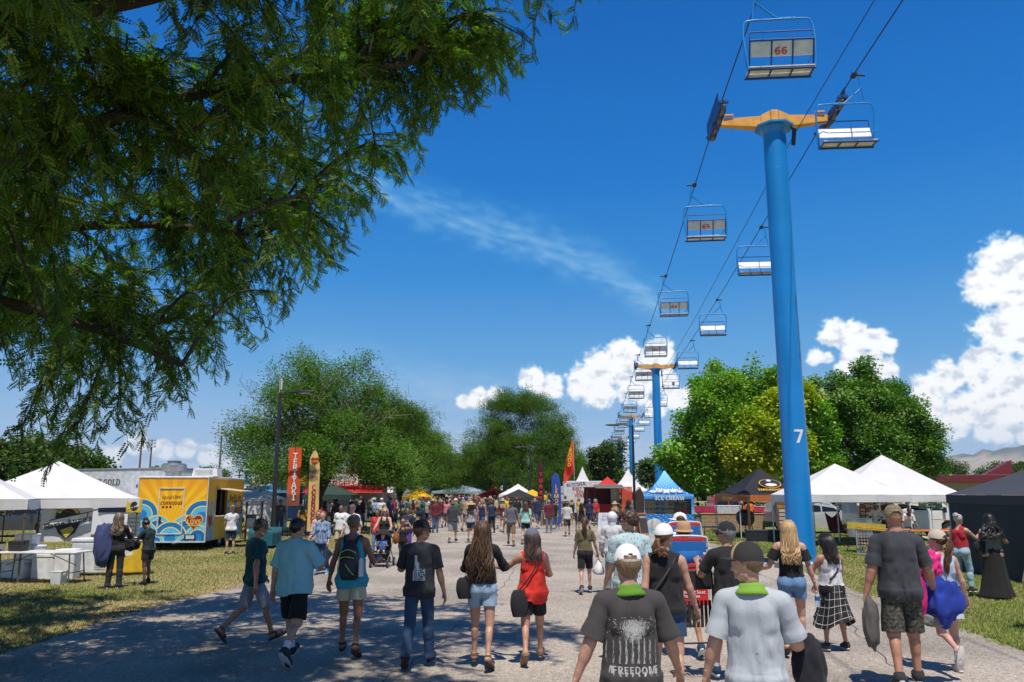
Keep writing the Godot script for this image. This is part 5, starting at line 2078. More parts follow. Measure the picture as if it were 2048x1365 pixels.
# c: m brim_m tip(deg, front up) front(colour of the front panel) open(back arch) tall
func cap(c: Dictionary,X0: Transform3D) -> Array:
	var piv := V(0,1.69,.0)
	var bs := ry(c.get("turn",.0)) * rx(c.get("tip",4.0))
	var X := X0 * Transform3D(bs,piv - bs * piv)
	var out := []
	if c.get("kind","cap") == "straw":
		var g := Geo.new()
		var w: float = c.get("brim",.21)
		g.lathe([U(w,1.685),U(w * .8,1.705),U(.105,1.70),U(.100,1.75),U(.085,1.80),U(.05,1.815),U(.0,1.81)],24,V(0,0,.005),Basis(),true)
		for i in g.v.size():
			g.v[i] = X * (g.v[i] * V(.95,1,1.12))
			g.n[i] = X.basis * g.n[i]
		out.append(["straw_hat",g,c.m,""])
		g = Geo.new()
		g.lathe([U(.1035,1.702),U(.1025,1.725)],24,V(0,0,.005))
		for i in g.v.size(): g.v[i] = X * (g.v[i] * V(.95,1,1.12))
		out.append(["hat_band",g,c.get("band",dark()),"straw_hat"])
		return out
	var tall: float = c.get("tall",.112)
	var g := Geo.new()
	var rows := 9
	var m := 36
	var pts := []
	for r in rows + 1:
		var t := float(r) / rows
		var row := PackedVector3Array()
		for k in m:
			var a := -TAU * k / m
			var rr := pow(1.0 - pow(t,2.3),.5) if t < 1.0 else .0
			var z := sin(a) * .112 * rr
			row.push_back(V(cos(a) * .0925 * rr,1.682 + tall * t,.006 + z))
		pts.append(row)
	var open: bool = c.get("open",false)
	for r in rows:
		for k in m:
			var a := -TAU * (k + .5) / m
			var back := absf(wrapf(a - PI / 2,-PI,PI))
			var up := (r + .5) / rows * tall
			if open and U(back / .62,up / .052).length() < 1.0: continue
			var p := [pts[r][k],pts[r][(k + 1) % m],pts[r + 1][(k + 1) % m],pts[r + 1][k]]
			var mid: Vector3 = (p[0] + p[2]) * .5
			g.col = c.get("panels",Color.WHITE)
			if c.has("front") and absf(wrapf(a + PI / 2,-PI,PI)) < c.get("front_w",.62): g.col = c.front
			var i0 := g.v.size()
			for q in p: g.vert(X * q,(X.basis * ((q - V(0,1.66,.006)) * V(1.3,1.0,1.0))).normalized())
			g.ix.append_array(PackedInt32Array([i0,i0 + 2,i0 + 1,i0,i0 + 3,i0 + 2]))
	out.append(["cap",g,c.m,""])
	g = Geo.new()
	g.ellipsoid(X * V(0,1.683 + tall,.006),V(.008,.005,.008),8,4,X.basis)
	out.append(["cap_button",g,c.get("brim_m",c.m),"cap"])
	if open:
		g = Geo.new()
		var sp := []
		for k in 9:
			var a := lerpf(-.68,.68,k / 8.0)
			sp.append(X * V(sin(a) * .0935,1.690,.006 + cos(a) * .1135))
		for k in 8:
			var up := X.basis * V(0,.008,0)
			g.quad(sp[k] - up,sp[k + 1] - up,sp[k + 1] + up,sp[k] + up)
		out.append(["cap_strap",g,c.get("strap_m",c.m),"cap"])
	g = Geo.new()
	for side in 2:
		var rws := []
		for r in 5:
			var row := PackedVector3Array()
			for k in 15:
				var a := lerpf(-1.12,1.12,k / 14.0)
				var t := r / 4.0
				var ln: float = .078 * (1.0 - pow(absf(a) / 1.14,3.0)) * t * c.get("brim",1.0)
				var q := V(sin(a) * (.0925 + .0 * t),1.684 - c.get("curve",.016) * pow(absf(sin(a)),2.0) * (.4 + t) - .006 * t,.006 - cos(a) * .112 - ln)
				if side == 1: q.y -= .0045
				row.push_back(X * q)
			rws.append(row)
		g.grid(rws,false,side == 1)
	out.append(["brim",g,c.get("brim_m",c.m),"cap"])
	return out

# ---------------------------------------------------------------- stall kit
# pop-up canopy: four roof panels, four valances, four legs. bow > 1 makes the roof concave
func canopy(label: String,at: Vector3,turn: float,w: float,d: float,eave: float,peak: float,roof: Material,val: Material,bow := 1.15,drop := .26,group := "",leg_m: Material = null,called := "canopy_tent",px := .0) -> Node3D:
	var t := thing(called,label,"tent",at,turn,group)
	var c := [V(-w / 2,eave,d / 2),V(w / 2,eave,d / 2),V(w / 2,eave,-d / 2),V(-w / 2,eave,-d / 2)]
	var top := V(px,peak,0)
	var nz := noise(int(absf(at.x * 13 + at.z * 7)),.8,2)
	for k in 4:
		var a: Vector3 = c[k]
		var b: Vector3 = c[(k + 1) % 4]
		var g := Geo.new()
		var rows := []
		for r in 13:
			var s := r / 12.0
			var row := PackedVector3Array()
			for q in 13:
				var u := q / 12.0
				var e := a.lerp(b,u)
				var p := e.lerp(top,s)
				p.y = lerpf(eave,peak,pow(s,bow))
				# cloth sags a little between the ribs, and slack folds along it
				p.y -= .05 * sin(u * PI) * sin(s * PI) * (w / 3.0) + .012 * nz.get_noise_2d(u * 3.0 + k * 9.0,s * 3.0) * sin(s * PI)
				row.push_back(p)
			rows.append(row)
		g.grid(rows)
		obj("roof_panel",g,roof,t)
		g = Geo.new()
		rows = []
		var out := ((a + b) * .5 * V(1,0,1)).normalized()
		for r in 4:
			var row := PackedVector3Array()
			for q in 17:
				var u := q / 16.0
				var p := a.lerp(b,u) - V(0,drop * (1.0 - r / 3.0),0)
				p += out * (.012 + .010 * sin(u * 13.0 + k) * (1.0 - r / 3.0))
				p.y -= .012 * sin(u * PI) * 2.0
				row.push_back(p)
			rows.append(row)
		g.grid(rows)
		obj("valance",g,val,t)
		g = Geo.new()
		var lp := a - V(signf(a.x),0,signf(a.z)) * .04
		g.box(V(lp.x,eave * .5,lp.z),V(.04,eave - .04,.04),Basis(),.006)
		g.box(V(lp.x,eave * .28,lp.z),V(.052,.10,.052),Basis(),.006)
		g.box(V(lp.x,.012,lp.z),V(.12,.02,.12))
		obj("leg",g,leg_m if leg_m else paint(.72,.72,.72,.45),t)
		# scissor truss under the eave
		g = Geo.new()
		var n := 3
		for i in n:
			var p0 := a.lerp(b,float(i) / n) - V(0,.06,0) - out * .05
			var p1 := a.lerp(b,float(i + 1) / n) - V(0,.06,0) - out * .05
			g.tube([p0,p1 - V(0,.36,0)],.011,4)
			g.tube([p0 - V(0,.36,0),p1],.011,4)
		obj("truss",g,leg_m if leg_m else paint(.72,.72,.72,.45),t)
	return t

func wheel(parent: Node,at: Vector3,r := .33,w := .22,rim := .6) -> void:
	var g := Geo.new()
	var ax := Basis(V(0,0,1),PI / 2)
	g.lathe([U(r * rim,-w * .5),U(r * .93,-w * .5),U(r,-w * .36),U(r,w * .36),U(r * .93,w * .5),U(r * rim,w * .5)],22,at,ax)
	var o := obj("wheel",g,paint(.022,.022,.024,.85),parent)
	g = Geo.new()
	for s in [-1.0,1.0]:
		var prof := [U(r * rim,w * .46),U(r * rim * .85,w * .34),U(r * .16,w * .40),U(r * .12,w * .46),U(.0,w * .46)]
		g.lathe(prof,16,at,ax if s > 0 else Basis(V(0,0,1),-PI / 2))
	obj("rim",g,steel(),o)

# outline in x (length) and y, counter-clockwise, extruded across z with the upper part drawn in
func hull(pts: PackedVector2Array,half: float,y_in: float,inset: float) -> Geo:
	var g := Geo.new()
	var L := []
	var R := []
	for p in pts:
		var k := half - inset * clampf((p.y - y_in) / .6,.0,1.0)
		L.append(V(p.x,p.y,k))
		R.append(V(p.x,p.y,-k))
	var t := Geometry2D.triangulate_polygon(pts)
	for k in range(0,t.size(),3):
		var i := [t[k],t[k + 1],t[k + 2]]
		if (pts[i[1]] - pts[i[0]]).cross(pts[i[2]] - pts[i[0]]) < 0: i = [i[0],i[2],i[1]]
		g.tri(L[i[0]],L[i[1]],L[i[2]])
		g.tri(R[i[0]],R[i[2]],R[i[1]])
	for k in pts.size():
		var j := (k + 1) % pts.size()
		g.quad(R[k],R[j],L[j],L[k])
	return g

func pane(parent: Node,pts: Array,half: float,y_in: float,inset: float,called := "window") -> void:
	var gl := cached("car glass",func(): return mat(lin(.012,.014,.016),.06))
	for s in [-1.0,1.0]:
		var g := Geo.new()
		var q := []
		for p in pts: q.append(V(p.x,p.y,s * (half - inset * clampf((p.y - y_in) / .6,.0,1.0) + .006)))
		if s < 0: q.reverse()
		g.poly(q)
		obj(called,g,gl,parent)

func car_paint(r: float,g: float,b: float) -> Material:
	return cached("car %.2f %.2f %.2f" % [r,g,b],func():
		var m := mat(lin(r,g,b),.32)
		m.clearcoat_enabled = true
		m.clearcoat = .8
		m.clearcoat_roughness = .06
		return m)

# kind: pickup, suv, van. Nose towards +X
func vehicle(called: String,label: String,category: String,kind: String,at: Vector3,turn: float,col: Material) -> Node3D:
	var t := thing(called,label,category,at,turn)
	var half := .97
	var V := func(a: Array) -> PackedVector2Array:
		var o := PackedVector2Array()
		for k in range(0,a.size(),2): o.push_back(U(a[k],a[k + 1]))
		return o
	if kind == "pickup":
		obj("body",hull(V.call([-2.85,.62,-2.78,.45,-2.25,.42,-2.22,.75,-2.0,.92,-1.55,.92,-1.32,.72,-1.30,.42,1.35,.42,1.38,.72,1.6,.92,2.05,.92,2.28,.72,2.32,.42,2.85,.45,2.92,.70,2.88,1.08,2.70,1.20,1.30,1.28,-.85,1.26,-2.83,1.26]),half,1.0,.10),col,t)
		obj("cab",hull(V.call([-.82,1.24,1.25,1.26,.75,1.62,.40,1.88,-.45,1.92,-.78,1.84]),half - .05,1.3,.20),col,t)
		pane(t,[U(.20,1.30),U(1.02,1.30),U(.62,1.62),U(.35,1.80),U(.20,1.81)],half - .05,1.3,.20)
		pane(t,[U(-.68,1.30),U(.12,1.30),U(.12,1.82),U(-.42,1.84),U(-.66,1.78)],half - .05,1.3,.20)
		for s in [-1.0,1.0]:
			var g := Geo.new()
			g.box(V(.55,1.08,s * .965),V(.2,.03,.03),Basis(),.008)
			obj("door_handle",g,steel(),t)
			bx("tail_light",paint(.30,.015,.015,.25),t,V(-2.86,.98,s * .82),V(.05,.42,.16),Basis(),.02)
			bx("mirror",dark(),t,V(.98,1.34,s * 1.05),V(.12,.16,.2),Basis(),.03)
		var g2 := Geo.new()
		g2.box(V(-2.90,.56,0),V(.14,.16,1.8),Basis(),.04)
		g2.box(V(2.93,.56,0),V(.14,.2,1.86),Basis(),.04)
		obj("bumper",g2,steel(),t)
		for x in [-1.77,1.83]:
			for s in [-1.0,1.0]: wheel_x(t,V(x,.39,s * .83),.39)
	else:
		var van := kind == "van"
		var h := 2.08 if van else 1.74
		if van:
			obj("body",hull(V.call([-2.7,.40,-2.05,.38,-2.02,.68,-1.8,.85,-1.4,.85,-1.18,.68,-1.15,.36,1.15,.36,1.18,.68,1.4,.85,1.8,.85,2.02,.68,2.05,.38,2.62,.42,2.68,.98,2.45,1.12,1.72,1.24,1.05,1.96,.8,2.06,-2.55,2.08,-2.68,1.96]),half,1.2,.16),col,t)
			pane(t,[U(.72,1.28),U(1.48,1.28),U(.98,1.86),U(.72,1.92)],half,1.2,.16)
			pane(t,[U(-.75,1.28),U(.55,1.28),U(.55,1.88),U(-.75,1.88)],half,1.2,.16)
			pane(t,[U(-2.45,1.28),U(-.92,1.28),U(-.92,1.88),U(-2.45,1.88)],half,1.2,.16)
		else:
			obj("body",hull(V.call([-2.4,.40,-1.86,.38,-1.84,.62,-1.66,.80,-1.24,.80,-1.06,.62,-1.04,.34,1.04,.34,1.06,.62,1.24,.80,1.66,.80,1.84,.62,1.86,.38,2.36,.42,2.42,.86,2.2,1.04,1.12,1.14,.45,1.66,.1,1.74,-1.9,1.74,-2.2,1.62,-2.38,1.1]),half - .04,1.05,.16),col,t)
			pane(t,[U(.08,1.14),U(.92,1.14),U(.34,1.58),U(.08,1.62)],half - .04,1.05,.16)
			pane(t,[U(-.92,1.14),U(.0,1.14),U(.0,1.62),U(-.92,1.62)],half - .04,1.05,.16)
			pane(t,[U(-2.12,1.18),U(-1.0,1.14),U(-1.0,1.62),U(-1.9,1.60)],half - .04,1.05,.16)
		for s in [-1.0,1.0]:
			var g := Geo.new()
			g.box(V(2.5 if van else 2.3,.82,s * .72),V(.22,.2,.28),Basis(),.05)
			obj("headlight",g,paint(.6,.62,.64,.1),t)
			bx("mirror",dark(),t,V(1.35 if van else .85,1.30 if van else 1.18,s * 1.06),V(.14,.26 if van else .16,.16),Basis(),.03)
		var g2 := Geo.new()
		g2.box(V(2.66 if van else 2.4,.50,0),V(.14,.22,1.84),Basis(),.05)
		g2.box(V(-2.7 if van else -2.4,.50,0),V(.14,.2,1.84),Basis(),.05)
		obj("bumper",g2,dark(),t)
		var wx := 1.6 if van else 1.45
		for x in [-wx,wx]:
			for s in [-1.0,1.0]: wheel_x(t,V(x,.36,s * .80),.36)
	return t

func wheel_x(parent: Node,at: Vector3,r: float) -> void:
	var g := Geo.new()
	var ax := Basis(V(1,0,0),PI / 2)
	var w := .24
	g.lathe([U(r * .6,-w * .5),U(r * .93,-w * .5),U(r,-w * .36),U(r,w * .36),U(r * .93,w * .5),U(r * .6,w * .5)],22,at,ax)
	var o := obj("wheel",g,paint(.022,.022,.024,.85),parent)
	g = Geo.new()
	for s in [-1.0,1.0]:
		g.lathe([U(r * .6,w * .46),U(r * .5,w * .30),U(r * .16,w * .36),U(.0,w * .42)],16,at,ax if s > 0 else Basis(V(1,0,0),-PI / 2))
	obj("rim",g,steel(),o)

# tall feather flag: bent pole and a sail between u=0 (pole) and the bow
func feather(label: String,at: Vector3,turn: float,h: float,w: float,bottom: float,m: Material,text: String,tm: Material,th: float) -> Node3D:
	var t := thing("feather_flag",label,"flag",at,turn)
	var g := Geo.new()
	var pole := spline([V(0,0,0),V(0,h * .6,0),V(0,h * .9,0),V(w * .25,h,0),V(w * .62,h * .99,0)],5)
	g.tube(pole,.018,6)
	obj("pole",g,dark(),t)
	g = Geo.new()
	var rows := []
	for r in 25:
		var s := r / 24.0
		var y := lerpf(bottom,h - .03,s)
		var left := .01 if y < h * .9 else lerpf(.01,w * .45,pow((y - h * .9) / (h * .1),1.6))
		var right := w * (1.0 if s < .72 else 1.0 - .42 * pow((s - .72) / .28,2.0))
		if s < .06: right *= .75 + .25 * s / .06
		var row := PackedVector3Array()
		for q in 7:
			var u := q / 6.0
			row.push_back(V(lerpf(left,right,u),y,.035 * sin(u * 3.0 + s * 7.0) * u))
		rows.append(row)
	g.grid(rows)
	obj("sail",g,m,t)
	if text != "":
		var n := text.length()
		for i in n:
			var s := .80 - .72 * (i + .5) / n if n > 4 else .8 - .7 * (i + .5) / n
			if text[i] == " ": continue
			var p := V(w * .52,lerpf(bottom,h,s) - th * .35,.07)
			letters(t,text[i],th,p,Basis(),tm)
	return t

func table(label: String,at: Vector3,turn: float,w: float,d: float,h: float,top: Material,leg: Material,called := "folding_table") -> Node3D:
	var t := thing(called,label,"table",at,turn)
	var g := Geo.new()
	g.box(V(0,h - .02,0),V(w,.04,d),Basis(),.012)
	obj("table_top",g,top,t)
	for s in [-1.0,1.0]:
		for e in [-1.0,1.0]:
			g = Geo.new()
			g.tube([V(s * w * .40,h - .04,e * d * .38),V(s * w * .43,.01,e * d * .44)],.016,6)
			obj("leg",g,leg,t)
		g = Geo.new()
		g.tube([V(s * w * .42,h * .35,-d * .42),V(s * w * .42,h * .35,d * .42)],.012,6)
		g.tube([V(s * w * .41,h * .55,0),V(s * w * .08,h - .05,0)],.010,6)
		obj("brace",g,leg,t)
	return t

# two leaning boards hinged at the top
func sandwich(label: String,at: Vector3,turn: float,w: float,h: float,frame: Material,face: Material,lines: Array,tm: Material) -> Node3D:
	var t := thing("sandwich_board",label,"sign",at,turn)
	for s in [-1.0,1.0]:
		var g := Geo.new()
		var b := Basis(V(1,0,0),-.22 * s)
		g.box(V(0,h * .5,s * .16),V(w,h,.03),b,.006)
		obj("board",g,frame,t)
		g = Geo.new()
		g.box(V(0,h * .52,s * .16) + b * V(0,0,.012 * s),V(w * .86,h * .84,.02),b)
		var f := obj("face",g,face,t)
		if s > 0:
			for i in lines.size():
				letters(f,lines[i],h * .09,V(0,h * (.80 - .15 * i),.16) + b * V(0,0,.026) + V(0,0,(.5 * h - h * (.80 - .15 * i)) * .22),b,tm)
	return t

func bin_box(called: String,label: String,category: String,at: Vector3,turn: float,size: Vector3,m: Material,lid: Material) -> Node3D:
	var t := thing(called,label,category,at,turn)
	var g := Geo.new()
	var b := size
	_taper(g,b * V(.88,0,.88),b * V(1,0,1),b.y * .88)
	obj("tub",g,m,t)
	bx("lid",lid,t,V(0,b.y * .93,0),V(b.x * 1.04,b.y * .12,b.z * 1.04),Basis(),.015)
	for s in [-1.0,1.0]:
		bx("handle",lid,t,V(s * b.x * .52,b.y * .72,0),V(.03,.05,b.z * .35),Basis(),.008)
	return t

func _taper(g: Geo,lo: Vector3,hi: Vector3,h: float) -> void:
	var a := [V(-lo.x,0,lo.z) * .5,V(lo.x,0,lo.z) * .5,V(lo.x,0,-lo.z) * .5,V(-lo.x,0,-lo.z) * .5]
	var b := [V(-hi.x,0,hi.z) * .5,V(hi.x,0,hi.z) * .5,V(hi.x,0,-hi.z) * .5,V(-hi.x,0,-hi.z) * .5]
	for k in 4:
		var j := (k + 1) % 4
		g.quad(a[k],a[j],b[j] + V(0,h,0),b[k] + V(0,h,0))
	g.quad(b[0] + V(0,h,0),b[1] + V(0,h,0),b[2] + V(0,h,0),b[3] + V(0,h,0))
	g.quad(a[3],a[2],a[1],a[0])

# a printed panel: a computed picture on a flat face, corners a b c d counter-clockwise from lower left
func printed(called: String,parent: Node,w: float,h: float,at: Vector3,b: Basis,tex: Texture2D,rough := .45) -> MeshInstance3D:
	var g := Geo.new()
	g.quad(at,at + b * V(w,0,0),at + b * V(w,h,0),at + b * V(0,h,0))
	var m := mat(Color.WHITE,rough)
	m.albedo_texture = tex
	return obj(called,g,m,parent)

func picture(w: int,h: int,f: Callable) -> Texture2D:
	var im := Image.create(w,h,false,Image.FORMAT_RGB8)
	for y in h:
		for x in w:
			var c: Color = f.call((x + .5) / w,(y + .5) / h)
			im.set_pixel(x,y,c)
	return ImageTexture.create_from_image(im)

func heart_pts(s: float) -> PackedVector2Array:
	var o := PackedVector2Array()
	for k in 28:
		var a := TAU * k / 28.0
		o.push_back(U(-16.0 * pow(sin(a),3),13.0 * cos(a) - 5.0 * cos(2 * a) - 2.0 * cos(3 * a) - cos(4 * a)) * s / 32.0)
	return o

func ellipse_pts(rx_: float,ry_: float,n := 24) -> PackedVector2Array:
	var o := PackedVector2Array()
	for k in n: o.push_back(U(cos(TAU * k / n) * rx_,sin(TAU * k / n) * ry_))
	return o

# ---------------------------------------------------------------- stalls, vehicles, street furniture
func build_stalls() -> void:
	var white := canvas(.66,.66,.67)
	var wpaint := paint(.78,.78,.77,.5)
	var black := dark()
	drink_booth(white)
	corn_trailer()
	left_far(white)
	right_row(white)
	right_near(white)
	poles()

func drink_booth(white: Material) -> void:
	var black := dark()
	var t := canopy("white canopy tent with a yellow and black round emblem banner, dappled by tree shade",V(-15.2,0,-22.15),deg_to_rad(30.0),4.4,3.2,1.95,3.0,white,white,1.1,.24,"",paint(.10,.08,.07,.6),"canopy_tent",.0)
	canopy("nearer white canopy at the frame's edge, shaded blue by the tree",V(-15.5,0,-19.0),deg_to_rad(30.0),3.2,3.2,1.95,2.85,white,white,1.1,.24,"",paint(.10,.08,.07,.6))
	var yel := paint(.72,.46,.025,.5)
	# small corner plaque
	var pl := thing("tent_plaque","small yellow plaque hung at the corner of the white canopy","sign",V(-12.60,1.56,-21.80),deg_to_rad(30.0))
	var g := Geo.new()
	g.box(V(0,.17,0),V(.40,.34,.015),Basis(),.004)
	obj("board",g,yel,pl)
	g = Geo.new()
	flat_shape(g,ellipse_pts(.10,.13),V(0,.17,.0105),Basis())
	obj("emblem",g,black,pl)
	letters(pl,"Karie Anne's",.045,V(0,.155,.013),rz(18),paint(.8,.8,.75),"Droid Serif")
	# hanging banner with the round emblem
	var bn := thing("hanging_banner","white hanging banner with the black and yellow script emblem under the canopy","banner",V(-14.70,.80,-20.95),deg_to_rad(28.0))
	g = Geo.new()
	var rows := []
	for r in 8:
		var row := PackedVector3Array()
		for q in 9: row.push_back(V(lerpf(-.02,1.22,q / 8.0),r / 7.0 * 1.0,.02 * sin(q * .9 + r * .3)))
		rows.append(row)
	g.grid(rows)
	obj("cloth",g,canvas(.74,.74,.73),bn)
	g = Geo.new()
	flat_shape(g,PackedVector2Array([U(.30,.50),U(.42,.22),U(.62,.05),U(.82,.22),U(.94,.50),U(.90,.78),U(.76,.95),U(.62,.99),U(.48,.95),U(.34,.78)]),V(0,0,.032),Basis())
	obj("emblem",g,black,bn)
	g = Geo.new()
	for s in 10:
		var a0 := lerpf(.25,PI - .25,s / 10.0)
		var a1 := lerpf(.25,PI - .25,(s + 1) / 10.0)
		g.quad(V(.62 + cos(a0) * .19,.70 + sin(a0) * .17,.036),V(.62 + cos(a0) * .27,.70 + sin(a0) * .26,.036),V(.62 + cos(a1) * .27,.70 + sin(a1) * .26,.036),V(.62 + cos(a1) * .19,.70 + sin(a1) * .17,.036))
	flat_shape(g,PackedVector2Array([U(.46,.30),U(.62,.08),U(.80,.32),U(.72,.40)]),V(0,0,.0355),Basis())
	obj("emblem_band",g,paint(.62,.48,.08,.6),bn)
	g = Geo.new()
	flat_shape(g,PackedVector2Array([U(.16,.36),U(1.08,.56),U(1.12,.78),U(.20,.58)]),V(0,0,.039),Basis())
	obj("emblem_border",g,black,bn)
	g = Geo.new()
	flat_shape(g,PackedVector2Array([U(.185,.385),U(1.065,.575),U(1.095,.755),U(.215,.56)]),V(0,0,.042),Basis())
	obj("emblem_ribbon",g,paint(.78,.77,.70,.6),bn)
	letters(bn,"Karie Anne's",.155,V(.64,.50,.046),rz(12),paint(.02,.03,.06),"Droid Serif",.88)
	# order sign
	var os := thing("order_sign","grey board lettered ORDER on a dark post","sign",V(-14.75,0,-19.6),.5)
	g = Geo.new()
	g.tube([V(0,0,0),V(-.02,1.52,0)],.018,6)
	obj("post",g,black,os)
	bx("board",paint(.42,.44,.47),os,V(-.24,1.66,0),V(.72,.24,.02),Basis(),.004)
	letters(os,"ORDER",.17,V(-.24,1.60,.013),Basis(),paint(.02,.025,.05))
	# folding table with the till
	table("white folding table at the front of the drink booth",V(-12.95,0,-18.6),.05,2.1,.75,.74,paint(.70,.70,.70,.5),paint(.10,.10,.11,.5))
	bin_box("cash_box","black cash box on the white folding table","box",V(-13.5,.745,-18.5),.1,V(.34,.24,.30),black,black)
	var tb := thing("tablet","dark tablet propped on the white folding table","tablet",V(-13.95,.745,-18.4),.4)
	bx("screen_case",black,tb,V(0,.12,0),V(.30,.22,.015),rx(-35),.004)
	bx("stand",black,tb,V(0,.04,-.06),V(.12,.08,.08),Basis(),.01)
	# foam boxes piled behind the table
	for k in 5:
		var fb := thing("foam_cooler",["white foam cooler lying lowest behind the booth table","white foam cooler leaning on the pile behind the booth table","white foam cooler beside the emblem banner","small white foam cooler on top of the pile","white foam cooler at the end of the pile near the freezers"][k],"cooler",V(-14.2 + [.0,.15,.75,.05,1.25][k],[.0,.46,.0,.80,.0][k],-19.6 - .1 * (k % 2)),.1 * k - .2,"foam coolers piled in the booth")
		var sz: Vector3 = [V(.75,.45,.5),V(.62,.34,.45),V(.6,.62,.5),V(.48,.28,.4),V(.5,.72,.45)][k]
		bx("tub",paint(.74,.75,.76,.8),fb,V(0,sz.y * .42,0),V(sz.x * .95,sz.y * .84,sz.z * .95),Basis(),.02)
		bx("lid",paint(.77,.77,.78,.8),fb,V(0,sz.y * .92,0),V(sz.x,sz.y * .16,sz.z),Basis(),.02)
	# chest freezers
	for k in 2:
		var f := thing("chest_freezer",["white chest freezer standing under the canopy","chest freezer with a yellow front carrying the script emblem"][k],"freezer",V([-12.75,-11.95][k],0,[-20.5,-20.6][k]),[.12,.5][k])
		bx("cabinet",paint(.66,.70,.73,.4) if k == 0 else yel,f,V(0,.46,0),V([1.05,1.0][k],.78,.64),Basis(),.03)
		bx("lid",paint(.72,.74,.76,.4),f,V(0,.90,0),V([1.08,1.03][k],.09,.67),Basis(),.02)
		bx("plinth",black,f,V(0,.03,0),V(.98,.08,.56))
		if k == 0:
			g = Geo.new()
			for i in 7: g.box(V(.28,.18 + .05 * i,.325),V(.36,.012,.012))
			var v := obj("vent",g,paint(.45,.48,.50),f)
			bx("sticker",yel,f,V(-.4,.62,.323),V(.12,.05,.01))
		else:
			g = Geo.new()
			flat_shape(g,PackedVector2Array([U(-.35,.44),U(.1,.52),U(.1,.70),U(-.35,.62)]),V(0,0,.323),Basis())
			obj("ribbon",g,paint(.75,.74,.68),f)
			letters(f,"Ka",.14,V(-.17,.53,.326),rz(10),black,"Droid Serif")
	bin_box("waste_tub","white plastic tub on the grass under the folding table","tub",V(-12.3,0,-18.35),.0,V(.26,.32,.26),paint(.6,.62,.65),paint(.6,.62,.65))
	var mb := thing("price_board","tall white price list hung on the tent leg","sign",V(-12.80,.75,-22.2),deg_to_rad(30.0))
	bx("board",paint(.74,.75,.74),mb,V(0,.4,0),V(.34,.8,.012),Basis(),.003)
	for i in 5: letters(mb,["Lemonade","Strawberry","Peach","Cherry","Water"][i],.05,V(0,.64 - .11 * i,.008),Basis(),paint(.12,.2,.06))
	# semi trailer parked behind, and two parked cars
	var st := thing("semi_trailer","long white semi trailer lettered ROSE GOLD parked behind the canopy","trailer",V(-20.9,0,-36.1),deg_to_rad(-18.0))
	bx("box_body",paint(.62,.64,.67,.5),st,V(0,2.05,0),V(7.0,2.15,2.5),Basis(),.04)
	g = Geo.new()
	g.box(V(0,3.14,0),V(7.06,.07,2.56),Basis(),.01)
	g.box(V(0,.95,0),V(7.06,.12,2.56),Basis(),.01)
	obj("rail",g,paint(.25,.26,.28),st)
	for x in [1.2,2.3]:
		for s in [-1.0,1.0]: wheel_x(st,V(x,.5,s * 1.0),.5)
	g = Geo.new()
	for s in [-1.0,1.0]: g.box(V(-2.3,.45,s * .9),V(.12,.9,.12))
	obj("landing_gear",g,dark(),st)
	letters(st,"ROSE GOLD",.27,V(-.6,2.55,1.262),Basis(),paint(.04,.04,.05),"Droid Serif")
	letters(st,"CONCESSIONS",.16,V(-.6,2.25,1.262),Basis(),paint(.05,.05,.06))
	letters(st,"est. 1986",.2,V(2.0,2.4,1.262),Basis(),paint(.05,.05,.06),"Droid Serif")
	vehicle("parked_car","dark pickup-sized suv parked far behind the order sign","car","suv",V(-27.5,0,-37.5),.3,car_paint(.03,.035,.04))
	vehicle("parked_car","white van parked under the end of the semi trailer","car","van",V(-18.2,0,-34.0),.15,car_paint(.6,.6,.62))

